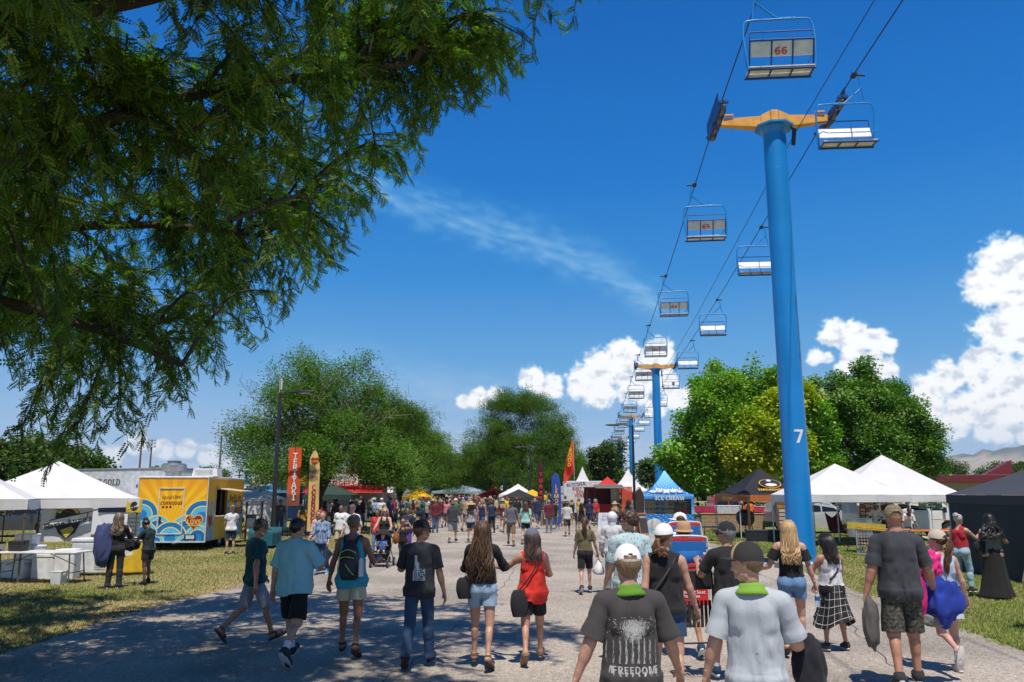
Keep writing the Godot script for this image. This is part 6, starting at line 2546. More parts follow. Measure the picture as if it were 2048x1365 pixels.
func corn_trailer() -> void:
	var t := thing("food_trailer","yellow corndog trailer printed with blue waves and a red heart","trailer",V(-13.95,0,-29.0),deg_to_rad(9.6))
	var amber := paint(.72,.42,.02,.45)
	var alu := paint(.62,.63,.65,.4)
	# shell: the serving side has a real opening
	var w := 2.48
	var ln := 5.3
	var b := .34
	var h := 2.62
	var g := Geo.new()
	g.box(V(-w / 2,(b + h) / 2,-.04),V(w,h - b,.08))
	obj("front_wall",g,amber,t)
	bx("side_wall",amber,t,V(-w + .04,(b + h) / 2,-ln / 2),V(.08,h - b - .02,ln - .17))
	bx("rear_wall",amber,t,V(-w / 2,(b + h) / 2,-ln + .04),V(w,h - b,.08))
	bx("floor_pan",alu,t,V(-w / 2,b + .03,-ln / 2),V(w - .18,.06,ln - .18))
	g = Geo.new()
	g.box(V(-.04,b + .45,-ln / 2),V(.08,.90,ln - .17))
	g.box(V(-.04,h - .20,-ln / 2),V(.08,.40,ln - .17))
	g.box(V(-.04,1.735,-.55),V(.08,.99,.93))
	g.box(V(-.04,1.735,-3.95),V(.08,.99,2.53))
	obj("serving_wall",g,amber,t)
	bx("roof",paint(.7,.7,.7),t,V(-w / 2,h + .04,-ln / 2),V(w + .06,.08,ln + .06),Basis(),.02)
	g = Geo.new()
	for x in [-w - .012,.012]:
		g.box(V(x,(b + h) / 2,.012),V(.03,h - b,.03))
	g.box(V(-w / 2,b - .01,.014),V(w + .06,.05,.03))
	obj("corner_trim",g,alu,t)
	# the print: rays above, arcs of water below
	var wave := func(u: float,v: float,ph: float) -> Color:
		var y := 1.0 - v
		var ang := atan2(y - .30,u - .48)
		var ray := .5 + .5 * sin(ang * 26.0)
		var c := Color(.93,.66,.07).lerp(Color(.98,.80,.18),smoothstep(.45,.6,ray) * .7)
		c = c.lerp(Color(.90,.56,.04),.5 * smoothstep(.75,1.0,y))
		var arcs := [[.06,.42,.26],[.95,.38,.28],[.30,.20,.22],[.72,.18,.24],[.12,.12,.20],[.50,.06,.26],[.90,.06,.20],[.30,.00,.12],[.72,-.02,.13]]
		for a in arcs:
			var r: float = U((u - a[0] - ph) * 1.05,(y - a[1])).length() / a[2]
			if r < 1.0 or (y < a[1] and absf(u - a[0] - ph) < a[2] * .9):
				if r > .93 and r <= 1.0: c = Color(.95,.82,.35)
				elif r > .66: c = Color(.08,.45,.72) if (a[2] > .25) else Color(.42,.74,.86)
				elif r > .60: c = Color(.95,.82,.35)
				elif r > .32: c = Color(.36,.70,.84) if (a[2] > .25) else Color(.05,.40,.68)
				else: c = Color(.10,.50,.76)
		return c
	printed("front_print",t,w - .04,h - b,V(-w + .02,b,.006),Basis(),picture(360,340,func(u,v): return wave.call(u,v,.0)))
	var side_tex := picture(300,140,func(u,v): return wave.call(fposmod(u * 2.1,1.0),v,.1))
	for seg in [[-.10,.92,b,h - b],[-2.70,2.44,b,h - b]]:
		printed("side_print",t,seg[1],seg[3],V(.006,seg[2],seg[0]),Basis(V(0,0,-1),Vector3.UP,V(1,0,0)),side_tex)
	# door, with its frame
	g = Geo.new()
	var fx := -1.72
	for e in [[fx,.62,.035,1.64],[fx + .88,.62,.035,1.64]]: g.box(V(e[0],e[1] + e[3] / 2,.02),V(e[2],e[3],.03))
	for y in [.62,2.26]: g.box(V(fx + .44,y,.02),V(.92,.04,.03))
	obj("door_frame",g,alu,t)
	bx("door_handle",dark(),t,V(fx + .08,1.15,.03),V(.07,.16,.04),Basis(),.01)
	var maroon := paint(.16,.012,.010,.5)
	letters(t,"World's Best",.115,V(fx + .44,1.93,.012),rz(4),paint(.10,.03,.02),"Droid Serif",.75,false)
	letters(t,"CORNDOGS",.122,V(fx + .44,1.72,.012),Basis(),maroon,"Droid Sans",.88)
	g = Geo.new()
	for i in 3: g.box(V(fx + .16 + .13 * i,1.58,.01),V(.075,.075,.006),Basis(),.002)
	obj("icons",g,maroon,t)
	bx("licence_plate",dark(),t,V(-.52,.50,.016),V(.42,.20,.02),Basis(),.004)
	bx("plate_face",paint(.55,.6,.66),t,V(-.52,.50,.024),V(.30,.13,.01))
	# heart
	for k in 2:
		g = Geo.new()
		flat_shape(g,heart_pts([.66,.58][k]),V(-.42,1.06,[.010,.014][k]),Basis())
		obj(["heart_outline","heart"][k],g,[paint(.85,.62,.12),paint(.36,.012,.012)][k],t)
		g = Geo.new()
		flat_shape(g,heart_pts([.66,.58][k]),V([.010,.014][k],1.06,-.5),Basis(V(0,0,-1),Vector3.UP,V(1,0,0)))
		obj(["heart_outline","heart"][k],g,[paint(.85,.62,.12),paint(.36,.012,.012)][k],t)
	var gold := paint(.86,.66,.14)
	letters(t,"The",.08,V(-.50,1.20,.018),rz(6),gold,"Droid Serif")
	letters(t,"LOVE",.16,V(-.42,1.05,.018),Basis(),gold)
	letters(t,"TRAILER",.09,V(-.42,.93,.018),Basis(),gold)
	var sb := Basis(V(0,0,-1),Vector3.UP,V(1,0,0))
	letters(t,"World's Best",.30,V(.012,1.85,-3.95),sb,maroon,"Droid Serif",.8,false)
	letters(t,"CORNDOGS",.32,V(.012,1.35,-3.95),sb,maroon)
	# serving hatch: frame, awning board, shelf
	g = Geo.new()
	for e in [-1.02,-2.68]: g.box(V(.02,1.74,e),V(.03,1.02,.05))
	g.box(V(.02,2.245,-1.85),V(.03,.05,1.70))
	obj("hatch_frame",g,alu,t)
	bx("hatch_awning",paint(.62,.50,.36),t,V(.50,2.20,-1.85),V(.98,.035,1.72),rz(-7),.006)
	bx("counter_shelf",alu,t,V(.17,1.22,-1.85),V(.34,.03,1.66),Basis(),.006)
	g = Geo.new()
	for e in [-1.25,-2.45]: g.box(V(-.16,1.74,e),V(.03,.94,.36),Basis(),.004)
	obj("menu_panel",g,paint(.03,.025,.02),t)
	# wheels under arches
	for z in [-2.2,-3.1]:
		for x in [-w + .16,-.16]: wheel(t,V(x,.33,z),.33)
	# roof fan and air conditioner
	var fan := thing("exhaust_fan","round metal exhaust fan on the roof of the yellow trailer","fan",V(-15.75,2.70,-29.8),.0)
	g = Geo.new()
	g.lathe([U(.28,.0),U(.28,.16),U(.44,.20),U(.46,.44),U(.38,.50),U(.27,.50),U(.0,.50)],24)
	obj("housing",g,steel(),fan)
	g = Geo.new()
	g.lathe([U(.25,.50),U(.25,.60),U(.0,.62)],20)
	obj("cap",g,paint(.10,.14,.14),fan)
	var ac := thing("air_conditioner","white slatted air conditioner on the roof of the yellow trailer","air conditioner",V(-14.35,2.70,-29.7),deg_to_rad(9.6))
	g = Geo.new()
	_taper(g,V(.95,0,.7),V(.85,0,.62),.30)
	obj("shell",g,paint(.78,.78,.78),ac)
	for i in 5:
		bx("slat",paint(.45,.45,.45),ac,V(-.05,.06 + .045 * i,.345 - .006 * i),V(.66,.014,.014))
	# table with a teal cloth
	var tt := thing("draped_table","table under a teal cloth beside the yellow trailer","table",V(-12.45,0,-31.0),deg_to_rad(9.6))
	g = Geo.new()
	var rows := []
	for r in 5:
		var row := PackedVector3Array()
		var y: float = [.12,.3,.55,.75,.76][r]
		for q in 40:
			var a := -TAU * q / 40.0
			var k := 1.0 + .05 * sin(a * 9.0) * (1.0 - r / 3.5) if r < 4 else .0
			var px := clampf(cos(a) * 1.5,-1,1) * .45 * k
			var pz := clampf(sin(a) * 1.5,-1,1) * .85 * k
			row.push_back(V(px,y,pz))
		rows.append(row)
	g.grid(rows,true)
	obj("cloth",g,cloth(.005,.10,.13),tt)
	for e in [[-.3,.6],[.3,.6],[-.3,-.6],[.3,-.6]]:
		g = Geo.new()
		g.tube([V(e[0],0,e[1]),V(e[0],.74,e[1])],.016,6)
		obj("leg",g,dark(),tt)
	var bs := thing("condiment_basket","basket of bright condiment bottles on the teal table","basket",V(-12.45,.77,-30.75),.0)
	g = Geo.new()
	g.lathe([U(.16,0),U(.20,.12),U(.18,.12),U(.15,.02),U(.0,.02)],14)
	obj("basket",g,paint(.10,.07,.04),bs)
	for i in 6:
		g = Geo.new()
		var a := TAU * i / 6.0
		g.lathe([U(.03,.02),U(.03,.17),U(.012,.20),U(.0,.24)],8,V(cos(a) * .09,0,sin(a) * .09))
		obj("bottle",g,[paint(.5,.02,.02),paint(.7,.45,.02),paint(.6,.6,.55)][i % 3],bs)

func sign_board(label: String,at: Vector3,turn: float,w: float,h: float,m: Material,rim: Material,lines: Array) -> Node3D:
	# lines: text, height, y, material
	var t := thing("stall_sign",label,"sign",at,turn)
	var g := Geo.new()
	g.box(V(0,h / 2,0),V(w,h,.06),Basis(),.01)
	obj("board",g,m,t)
	g = Geo.new()
	for e in [[.0,.0,w + .1,.09],[.0,h,w + .1,.09]]: g.box(V(e[0],e[1],.02),V(e[2],e[3],.08),Basis(),.01)
	for s in [-1.0,1.0]: g.box(V(s * w / 2,h / 2,.02),V(.09,h - .1,.08),Basis(),.01)
	obj("rim",g,rim,t)
	for l in lines: letters(t,l[0],l[1],V(l[4] if l.size() > 4 else .0,l[2],.036),Basis(),l[3])
	return t

func concession(label: String,at: Vector3,turn: float,ln: float,body: Material,stripe: Material) -> Node3D:
	# a low trailer stand, open along its front above a counter
	var t := thing("concession_stand",label,"food stand",at,turn)
	var g := Geo.new()
	g.box(V(0,.65,0),V(ln,1.0,2.2),Basis(),.02)
	obj("counter_wall",g,body,t)
	bx("fascia",stripe,t,V(0,2.35,0),V(ln,.5,2.2),Basis(),.02)
	bx("rear_wall",body,t,V(0,1.62,-1.05),V(ln,.96,.08))
	for x in [-.5,-.17,.17,.5]:
		bx("post",body,t,V(x * (ln - .1),1.62,1.05),V(.08,.96,.08))
	bx("awning",stripe,t,V(0,2.18,1.6),V(ln,.04,1.1),rx(12),.01)
	bx("shelf",steel(),t,V(0,1.18,1.25),V(ln,.04,.36),Basis(),.01)
	for s in [-1.0,1.0]: wheel_x(t,V(s * .5,.3,.95),.3)
	return t

func left_far(white: Material) -> void:
	var red := paint(.45,.02,.015)
	var blue := paint(.02,.12,.35)
	var cream := paint(.72,.68,.55)
	var yellow := paint(.80,.50,.02)
	# white side-walled tents behind the lamp post
	for k in 2:
		var t := canopy(["white walled tent between the yellow trailer and the lamp post","white walled tent directly behind the lamp post"][k],V([-20.8,-18.7][k],0,[-47.5,-44.5][k]),.12,3.2,3.2,1.75,2.6,white,white,1.3,.2,"white walled tents")
		var g := Geo.new()
		var rows := []
		for r in 6:
			var row := PackedVector3Array()
			for q in 33:
				var u := q / 32.0 * 2.0
				var p := V(-1.55 + 3.1 * u,0,1.56) if u < 1.0 else V(1.56,0,1.55 - 3.1 * (u - 1.0))
				var outv := V(0,0,1) if u < 1.0 else V(1,0,0)
				row.push_back(p + outv * .05 * sin(q * 1.9 + k) * (1.0 - r / 6.0) + V(0,.02 + r * .335,0))
			rows.append(row)
		g.grid(rows)
		obj("side_wall",g,white,t)
	# teriyaki banner and corndog flag
	var tb := thing("vertical_banner","orange vertical banner lettered TERIYAKI beside the locust trunk","banner",V(-13.45,-.25,-36.5),.0)
	var g := Geo.new()
	g.tube([V(0,0,-.02),V(0,4.5,-.02)],.02,6)
	obj("pole",g,dark(),tb)
	g = Geo.new()
	var rows := []
	for r in 14:
		var row := PackedVector3Array()
		for q in 5:
			g.col = Color(.55,.06,.015) if r > 2 else Color(.20,.07,.04)
			row.push_back(V(-.30 + .15 * q,1.75 + r * .205,.02 * sin(r * .7 + q)))
		rows.append(row)
	g.grid(rows)
	for i in g.v.size(): g.c[i] = Color(.62,.075,.012) if g.v[i].y > 2.35 else Color(.20,.06,.03)
	obj("cloth",g,mat(Color.WHITE,.8),tb)
	for i in 8: letters(tb,"TERIYAKI"[i],.30,V(.02,4.02 - .27 * i,.03),Basis(),paint(.78,.75,.68))
	var ff := feather("pale gold feather flag lettered CORNDOGS with a heart at its top",V(-12.75,-.30,-36.5),.0,4.35,.52,.65,canvas(.70,.48,.17),"",paint(.3,.02,.05),.3)
	g = Geo.new()
	flat_shape(g,heart_pts(.40),V(.27,3.85,.045),Basis())
	obj("heart",g,paint(.36,.012,.012),ff)
	letters(ff,"LOVE",.10,V(.27,3.82,.05),Basis(),yellow)
	letters(ff,"World's",.15,V(.27,3.36,.05),rz(5),paint(.2,.02,.12),"Droid Serif",.8)
	letters(ff,"Best",.15,V(.27,3.10,.05),rz(5),paint(.2,.02,.12),"Droid Serif",.8)
	for i in 8: letters(ff,"CORNDOGS"[i],.24,V(.28,2.62 - .235 * i,.075),Basis(),paint(.35,.01,.05))
	# stands far behind
	concession("blue fronted fries stand far behind the white tents",V(-23.6,0,-60.5),.10,6.2,blue,paint(.05,.25,.5))
	sign_board("sign lettered CURLY FRIES on a blue and red board",V(-24.7,2.62,-59.2),.10,1.9,1.15,blue,cream,[["CURLY",.36,.68,cream],["FRIES",.36,.28,yellow]])
	sign_board("second sign lettered CURLY FRIES on a dark board",V(-22.4,2.62,-59.4),.10,2.1,1.0,paint(.05,.12,.2),paint(.3,.05,.03),[["CURLY FRIES",.27,.42,cream]])
	sign_board("green and yellow menu sign beside the orange banner",V(-20.0,2.55,-58.0),.10,2.3,.95,yellow,paint(.05,.3,.12),[["FRESH",.26,.40,red]])
	concession("white burger stand under the far locust boughs",V(-17.4,0,-58.2),.12,5.6,paint(.6,.6,.58),red)
	sign_board("sign lettered BURGERS in red on a white board",V(-17.6,2.55,-57.0),.12,2.7,.95,cream,red,[["BURGERS",.36,.18,red],["WALLA WALLA",.16,.62,paint(.03,.03,.03)],["SAUSAGE",.13,.50,red,-1.05]])
	# a row of small flags over the stands
	for k in 16:
		var f := thing("small_flag","%s small striped flag in the row above the far food stands" % ORD[k],"flag",V(-26.3 + .62 * k,2.9,-59.8 + .08 * k),.2,"small flags above the far stands")
		g = Geo.new()
		g.tube([Vector3.ZERO,V(0,1.35,0)],.012,4)
		obj("stick",g,dark(),f)
		g = Geo.new()
		for i in 4:
			g.col = [Color(.45,.03,.03),Color(.7,.7,.7),Color(.04,.06,.3),Color(.7,.7,.7)][(i + k) % 4]
			g.box(V(.04 + .03 * i,1.05 - .02 * i,.02 * sin(i + k)),V(.04,.42,.008),rz(-8))
		obj("cloth",g,mat(Color.WHITE,.8),f)
	canopy("dark green canopy beside the burger stand",V(-17.2,0,-54.0),.1,3.2,3.0,1.95,2.7,canvas(.02,.05,.035),canvas(.02,.05,.035))
	canopy("red canopy beside the third locust trunk",V(-17.2,0,-62.5),.1,3.2,3.0,1.95,2.75,canvas(.42,.012,.02),canvas(.42,.012,.02))
	canopy("bright yellow tent far down the road",V(-16.6,0,-80.0),.1,2.9,2.9,1.7,2.75,canvas(.78,.47,.01),canvas(.78,.47,.01),1.5)
	concession("white drink stand past the red canopy",V(-20.0,0,-74.0),.15,4.6,paint(.62,.62,.6),paint(.68,.68,.66))
	sign_board("sign lettered FIRE GRILL in red above the white drink stand",V(-19.6,2.62,-72.8),.15,2.4,.8,cream,red,[["FIRE GRILL",.28,.30,red]])
	canopy("white tent where the crowd is thickest",V(-26.0,0,-112.0),.1,5.0,3.0,2.0,3.0,white,white)
	canopy("blue-grey long tent at the end of the road",V(-19.0,0,-124.0),.1,9.0,3.0,2.2,3.2,canvas(.25,.33,.40),canvas(.25,.33,.40))
	canopy("small white tent at the end of the road beside the grey tent",V(-11.5,0,-112.0),.1,3.0,3.0,2.0,3.1,white,white)
	# hand-cart of a musician: dark speaker stack beside the lamp post
	var sp := thing("speaker_stack","dark equipment stand beside the lamp post","equipment",V(-14.3,0,-34.2),.2)
	g = Geo.new()
	for s in [-1.0,1.0]: g.box(V(.32 * s,.85,0),V(.06,1.7,.06))
	for y in [.1,.6,1.15,1.7]: g.box(V(0,y,0),V(.70,.05,.4),Basis(),.01)
	obj("frame",g,dark(),sp)
	bx("case",paint(.1,.12,.15),sp,V(-.1,.88,0),V(.34,.5,.3),Basis(),.02)

func right_row(white: Material) -> void:
	var red := paint(.42,.018,.018)
	var cream := paint(.72,.68,.55)
	var yellow := paint(.80,.50,.02)
	# white trailer with red lettering
	var t := thing("food_trailer","white trailer with red pork lettering beside the tall orange flag","trailer",V(-.2,0,-66.0),.05)
	var g := Geo.new()
	g.box(V(.0,1.75,-1.4),V(3.2,2.5,2.8),Basis(),.03)
	obj("box_body",g,paint(.68,.68,.67),t)
	bx("side_unit",paint(.55,.56,.57),t,V(-2.0,1.3,-1.2),V(.9,1.6,2.2),Basis(),.03)
	bx("fascia",paint(.5,.5,.5),t,V(-2.0,2.30,-1.2),V(1.0,.55,2.3),Basis(),.02)
	letters(t,"BUTCHER",.24,V(-.6,2.72,.012),rz(6),paint(.03,.05,.25),"Droid Serif")
	letters(t,"BEST",.26,V(-.5,2.38,.012),Basis(),red)
	letters(t,"SQUASH",.26,V(.1,2.10,.012),Basis(),red)
	letters(t,"PORK",.26,V(-.3,1.82,.012),Basis(),red)
	for x in [-.8,.8]: wheel_x(t,V(x,.35,-.2),.35)
	# tall orange flag
	var fl := thing("tall_flag","tall orange and red rippling flag on a thin pole","flag",V(-.75,0,-52.0),.0)
	g = Geo.new()
	g.tube([V(.06,0,0),V(.0,5.4,0)],[.03,.015],6)
	obj("pole",g,paint(.5,.5,.5),fl)
	g = Geo.new()
	var rows := []
	for r in 19:
		var s := r / 18.0
		var row := PackedVector3Array()
		for q in 8:
			var u := q / 7.0
			var y := lerpf(5.4,3.35,s)
			var wd := .46 * sin(clampf(s * 1.25 + .12,0,1) * PI * .5) * (1.0 if s < .8 else 1.0 - (s - .8) * 1.5)
			row.push_back(V(-u * wd - .30 * s * s * u,y - .75 * u * s,.10 * sin(u * 5.0 + s * 9.0) * (.4 + u)))
		rows.append(row)
	g.grid(rows)
	for i in g.v.size():
		var s := clampf((5.4 - g.v[i].y) / 2.4,0,1)
		g.c[i] = Color(.72,.16,.01).lerp(Color(.55,.02,.012),smoothstep(.25,.7,s))
	obj("cloth",g,mat(Color.WHITE,.8),fl)
	for i in 4: letters(fl,"FOOD"[i],.26,V(-.20 - .03 * i,4.75 - .30 * i,.13),rz(-12),yellow)
	feather("blue feather flag with gold lettering at the lawn corner",V(-2.0,0,-47.5),.0,3.25,.55,.25,canvas(.02,.07,.36),"LEMONADE",yellow,.24)
	feather("narrow dark feather flag with red letters before the broad locust",V(-3.3,0,-56.0),.0,4.3,.42,.9,canvas(.045,.012,.012),"TURKEY",paint(.65,.06,.02),.30)
	feather("dark printed feather flag beside the ice cream tent",V(2.6,0,-42.6),.3,2.35,.42,.35,canvas(.05,.03,.025),"",yellow,.2)
	for k in 2: feather(["slim blue feather flag far down the road under the broad locust","second slim blue feather flag farther under the broad locust"][k],V(-8.6 + 1.9 * k,0,-84.0),.0,4.2,.5,.6,canvas(.01,.10,.28),"",yellow,.2)
	# red food trailer with ribbed sides
	var rt := thing("food_trailer","red ribbed food trailer with its serving hatch raised","trailer",V(1.55,0,-54.5),.10)
	g = Geo.new()
	g.box(V(-.35,.55,-.9),V(2.3,.10,1.9))
	g.box(V(-.35,2.42,-.9),V(2.4,.08,2.0))
	g.box(V(-.35,1.5,-1.82),V(2.3,1.8,.06))
	obj("shell",g,paint(.16,.02,.02),rt)
	for i in 10:
		bx("slat",red,rt,V(-.35,.645 + i * .072,.03),V(2.3,.060,.05),Basis(),.012)
	for i in 26:
		bx("slat",paint(.55,.055,.022),rt,V(1.15,.645 + i * .072,.03),V(.70,.060,.05),Basis(),.012)
	for i in 26:
		bx("slat",red,rt,V(1.50,.645 + i * .072,-.95),V(.05,.060,1.9),Basis(),.012)
	g = Geo.new()
	for x in [-1.48,-.98,.78]: g.box(V(x,1.9,.02),V(.07,1.1,.07))
	obj("post",g,dark(),rt)
	bx("hatch_awning",paint(.16,.14,.11),rt,V(-.1,2.48,.62),V(1.9,.05,1.25),rx(10),.01)
	bx("inner_panel",paint(.45,.42,.38),rt,V(.45,1.9,-.4),V(.6,1.0,.04))
	for z in [-.3,-1.1]: wheel_x(rt,V(1.0,.32,z + .2),.32)
	# kettle corn canopy, white peaks
	var kc := canopy("red canopy lettered KETTLE CORN behind the red trailer",V(1.6,0,-60.5),.05,3.4,3.0,2.1,3.25,canvas(.55,.018,.018),canvas(.42,.012,.014),1.4,.45)
	letters(kc,"KETTLE CORN",.30,V(0,1.76,1.56),Basis(),yellow)
	canopy("white high-peaked tent rising behind the red trailer",V(3.4,0,-66.0),.0,3.6,3.6,2.2,3.95,white,white,1.9,.25,"")
	canopy("small white peak showing above the white trailer",V(-.3,0,-80.0),.0,3.0,3.0,2.4,4.6,white,white,1.9)
	canopy("low white tent beyond the dark feather flag",V(-6.5,0,-78.0),.0,3.4,3.0,1.9,2.9,white,white)
	canopy("small red tent in the far crowd",V(-9.6,0,-86.0),.0,3.4,3.0,1.8,2.7,canvas(.5,.02,.03),canvas(.5,.02,.03))
	# ice cream tent
	var dots := picture(128,128,func(u,v):
		var c := Color(.10,.45,.78).lerp(Color(.45,.75,.92),smoothstep(.2,1.0,v))
		var q: float = sin(u * 41.0 + v * 13.0) * sin(v * 37.0 - u * 9.0)
		return c.lerp(Color(.85,.93,.97),smoothstep(.72,.9,q)))
	var im := mat(Color.WHITE,.7)
	im.albedo_texture = dots
	var ic := canopy("blue peaked ice cream tent with a screened front",V(4.35,0,-45.5),.0,2.75,2.7,2.0,3.35,im,im,1.75,.24)
	letters(ic,"ICE CREAM",.22,V(.1,1.80,1.40),Basis(),paint(.75,.78,.8))
	letters(ic,"Dippin'",.27,V(.05,2.22,1.06),rx(-42),paint(.78,.78,.8),"Droid Serif")
	for k in 5:
		g = Geo.new()
		var r := Geo.new()
		g.ellipsoid(V(-.75 + .36 * k,2.15 + .02 * (k % 2),1.13),V(.17,.10,.03),12,6,rx(-40))
		obj("scoop_print",g,[paint(.75,.75,.72),paint(.7,.45,.42),paint(.72,.7,.6)][k % 3],ic)
	bx("front_skirt",im,ic,V(0,.48,1.36),V(2.7,.96,.03))
	letters(ic,"Dippin'",.34,V(.2,.42,1.38),rz(4),paint(.75,.78,.8),"Droid Serif")
	g = Geo.new()
	g.ellipsoid(V(-.75,.44,1.375),V(.40,.30,.03),16,8)
	obj("cup_print",g,paint(.6,.62,.6),ic)
	for s in [-1.0,1.0]:
		bx("front_side",im,ic,V(1.30 * s,1.38,1.36),V(.14,.82,.03))
	for s in [-1.0,1.0]:
		bx("side_wall",im,ic,V(1.35 * s,.88,0),V(.03,1.74,2.6))
	var scr := cached("screen",func():
		var m := mat(Color(.05,.06,.07,.62),.25)
		m.transparency = BaseMaterial3D.TRANSPARENCY_ALPHA
		return m)
	bx("screen",scr,ic,V(0,1.37,1.33),V(2.44,.80,.006))
	# boards on the grass
	sandwich("dark menu sandwich board on the lawn corner beside the blue flag",V(-2.55,0,-51.5),.15,.55,1.0,paint(.45,.3,.18),paint(.035,.03,.03),["MENU","BBQ","RIBS"],paint(.7,.65,.5))
	sandwich("white and blue sandwich board beside the red trailer",V(.95,0,-43.6),-.3,.6,1.05,paint(.7,.7,.7),paint(.6,.64,.7),["ICE","COLD"],paint(.02,.10,.45))
	sandwich("narrow wooden sandwich board at the ice cream tent",V(2.75,0,-41.5),.5,.5,1.1,paint(.42,.2,.12),paint(.06,.05,.05),["OPEN"],paint(.7,.65,.5))
	table("dark serving table in front of the white trailer",V(-1.6,0,-55.0),.0,1.6,.7,.8,dark(),dark(),"serving_table")
	for k in 2: canopy(["dark canopy shading the corner under the broad locust","yellow-fronted canopy under the broad locust"][k],V([-5.2,-4.6][k],0,[-63.0,-70.0][k]),.0,2.6,2.6,1.75,2.35,[canvas(.02,.02,.02),canvas(.6,.40,.02)][k],[canvas(.03,.05,.03),canvas(.7,.45,.02)][k])

func right_near(white: Material) -> void:
	var black := dark()
	var orange := paint(.75,.20,.02)
	var gold := paint(.80,.45,.03)
	# red pickup behind the black tent
	vehicle("pickup_truck","red pickup truck parked behind the black and orange tent","pickup","pickup",V(8.5,0,-52.0),.08,car_paint(.36,.012,.03))
	# black tent with orange valance and chef emblem
	var bt := canopy("black canopy tent with an orange valance and a chef emblem",V(8.55,0,-41.2),.08,3.3,4.6,2.0,3.28,canvas(.012,.012,.018),canvas(.50,.15,.03),1.2,.30,"",paint(.6,.6,.6))
	var g := Geo.new()
	for k in 2:
		g = Geo.new()
		flat_shape(g,ellipse_pts([.52,.48][k],[.42,.38][k]),V(.12,2.52 + .01 * k,1.37 + .012 * k),rx(-60))
		obj(["emblem_ring","emblem_field"][k],g,[gold,paint(.015,.015,.02)][k],bt)
	g = Geo.new()
	g.ellipsoid(V(.12,2.66,1.16),V(.13,.03,.10),10,6,rx(30))
	g.ellipsoid(V(.12,2.46,1.56),V(.30,.03,.16),10,6,rx(30))
	obj("chef_print",g,paint(.68,.62,.56),bt)
	letters(bt,"SMOKEHOUSE",.17,V(.12,2.235,1.98),rx(-58),gold)
	letters(bt,"THE BEST AROUND",.17,V(-1.67,1.80,.2),Basis(V(0,0,1),Vector3.UP,V(-1,0,0)),gold)
	# counters of raw boards, coolers, bins
	var ct := thing("board_counter","raw wooden board counter inside the black tent","counter",V(7.9,0,-45.6),.05)
	for k in 4:
		bx("plank",surf(lin(.48,.34,.20),"wood",1.2 + .2 * k,.85),ct,V(0,.14 + .235 * k,.30),V(3.4,.22,.04),Basis(),.006)
	for k in 3:
		bx("plank",surf(lin(.52,.38,.23),"wood",1.3 + .2 * k,.85),ct,V(0,.965,-.24 + .24 * k),V(3.5,.04,.225),Basis(),.006)
	for s in [-1.0,1.0]:
		bx("leg",surf(lin(.48,.34,.20),"wood",1.0,.85),ct,V(1.6 * s,.47,-.2),V(.09,.94,.09))
	bin_box("cooler","long white cooler on the wooden board counter","cooler",V(7.7,.99,-45.5),.05,V(1.35,.42,.5),paint(.68,.70,.70),paint(.75,.75,.75))
	for k in 2: bin_box("storage_tub",["black storage tub on the lawn under the black tent","second black storage tub beside the menu board"][k],"tub",V([7.55,8.55][k],0,-36.6),.04,V([1.25,.75][k],.52,.55),paint(.02,.026,.04),paint(.03,.037,.055))
	var st := table("low black table with trays in front of the black tent",V(5.75,0,-37.0),.06,1.5,.8,.62,paint(.025,.02,.02),black,"serving_table")
	for k in 3:
		var tr := thing("food_tray",["foil tray at the end of the low black table","foil tray in the middle of the low black table","foil tray near the tent leg on the low black table"][k],"tray",V(5.3 + .4 * k,.62,-36.95),.1 * k)
		g = Geo.new()
		_taper(g,V(.26,0,.2),V(.32,0,.25),.05)
		obj("pan",g,paint(.5,.42,.38),tr)
	# barrel smoker
	var sm := thing("barrel_smoker","black round smoker grill under the black tent","grill",V(7.5,0,-39.6),.3)
	g = Geo.new()
	g.lathe([U(.0,.55),U(.3,.58),U(.42,.8),U(.43,.92)],18)
	obj("bowl",g,black,sm)
	g = Geo.new()
	g.lathe([U(.43,.93),U(.40,1.15),U(.22,1.28),U(.0,1.31)],18)
	obj("lid",g,paint(.03,.03,.03),sm)
	for k in 3:
		g = Geo.new()
		var a := TAU * k / 3.0
		g.tube([V(cos(a) * .3,.62,sin(a) * .3),V(cos(a) * .42,0,sin(a) * .42)],.02,6)
		obj("leg",g,black,sm)
	var tk := thing("carved_post","dark carved wooden post beside the tent leg","post",V(7.4,0,-38.2),.0)
	g = Geo.new()
	g.lathe([U(.07,0),U(.08,.3),U(.05,.5),U(.09,.8),U(.06,1.1),U(.08,1.4),U(.03,1.9),U(.0,1.95)],10,Vector3.ZERO,Basis(),true)
	obj("shaft",g,surf(lin(.12,.07,.03),"wood",3.0,.8),tk)
	# standing menu boards
	var mb := thing("menu_board","tall wooden menu board standing beside the black tent","sign",V(8.75,0,-37.5),-.15)
	bx("board",surf(lin(.24,.10,.05),"wood",2.0,.8),mb,V(0,.85,0),V(.52,1.7,.04),Basis(),.01)
	for i in 7:
		bx("menu_card",paint(.55,.50,.46),mb,V(.02,.28 + .17 * i,.024),V(.36,.12,.01))
	letters(mb,"TACOS",.12,V(0,1.48,.025),Basis(),gold)
	var cb := thing("chef_banner","black standing banner with a chef portrait in an oval","banner",V(9.5,0,-37.6),-.1)
	bx("board",paint(.02,.02,.022),cb,V(0,1.0,0),V(.95,1.9,.02),Basis(),.004)
	for k in 2:
		g = Geo.new()
		flat_shape(g,ellipse_pts([.30,.28][k],[.48,.46][k]),V(.0,.95,.013 + .002 * k),Basis())
		obj(["oval_rim","oval_field"][k],g,[gold,black][k],cb)
	g = Geo.new()
	flat_shape(g,ellipse_pts(.10,.13),V(0,1.12,.018),Basis())
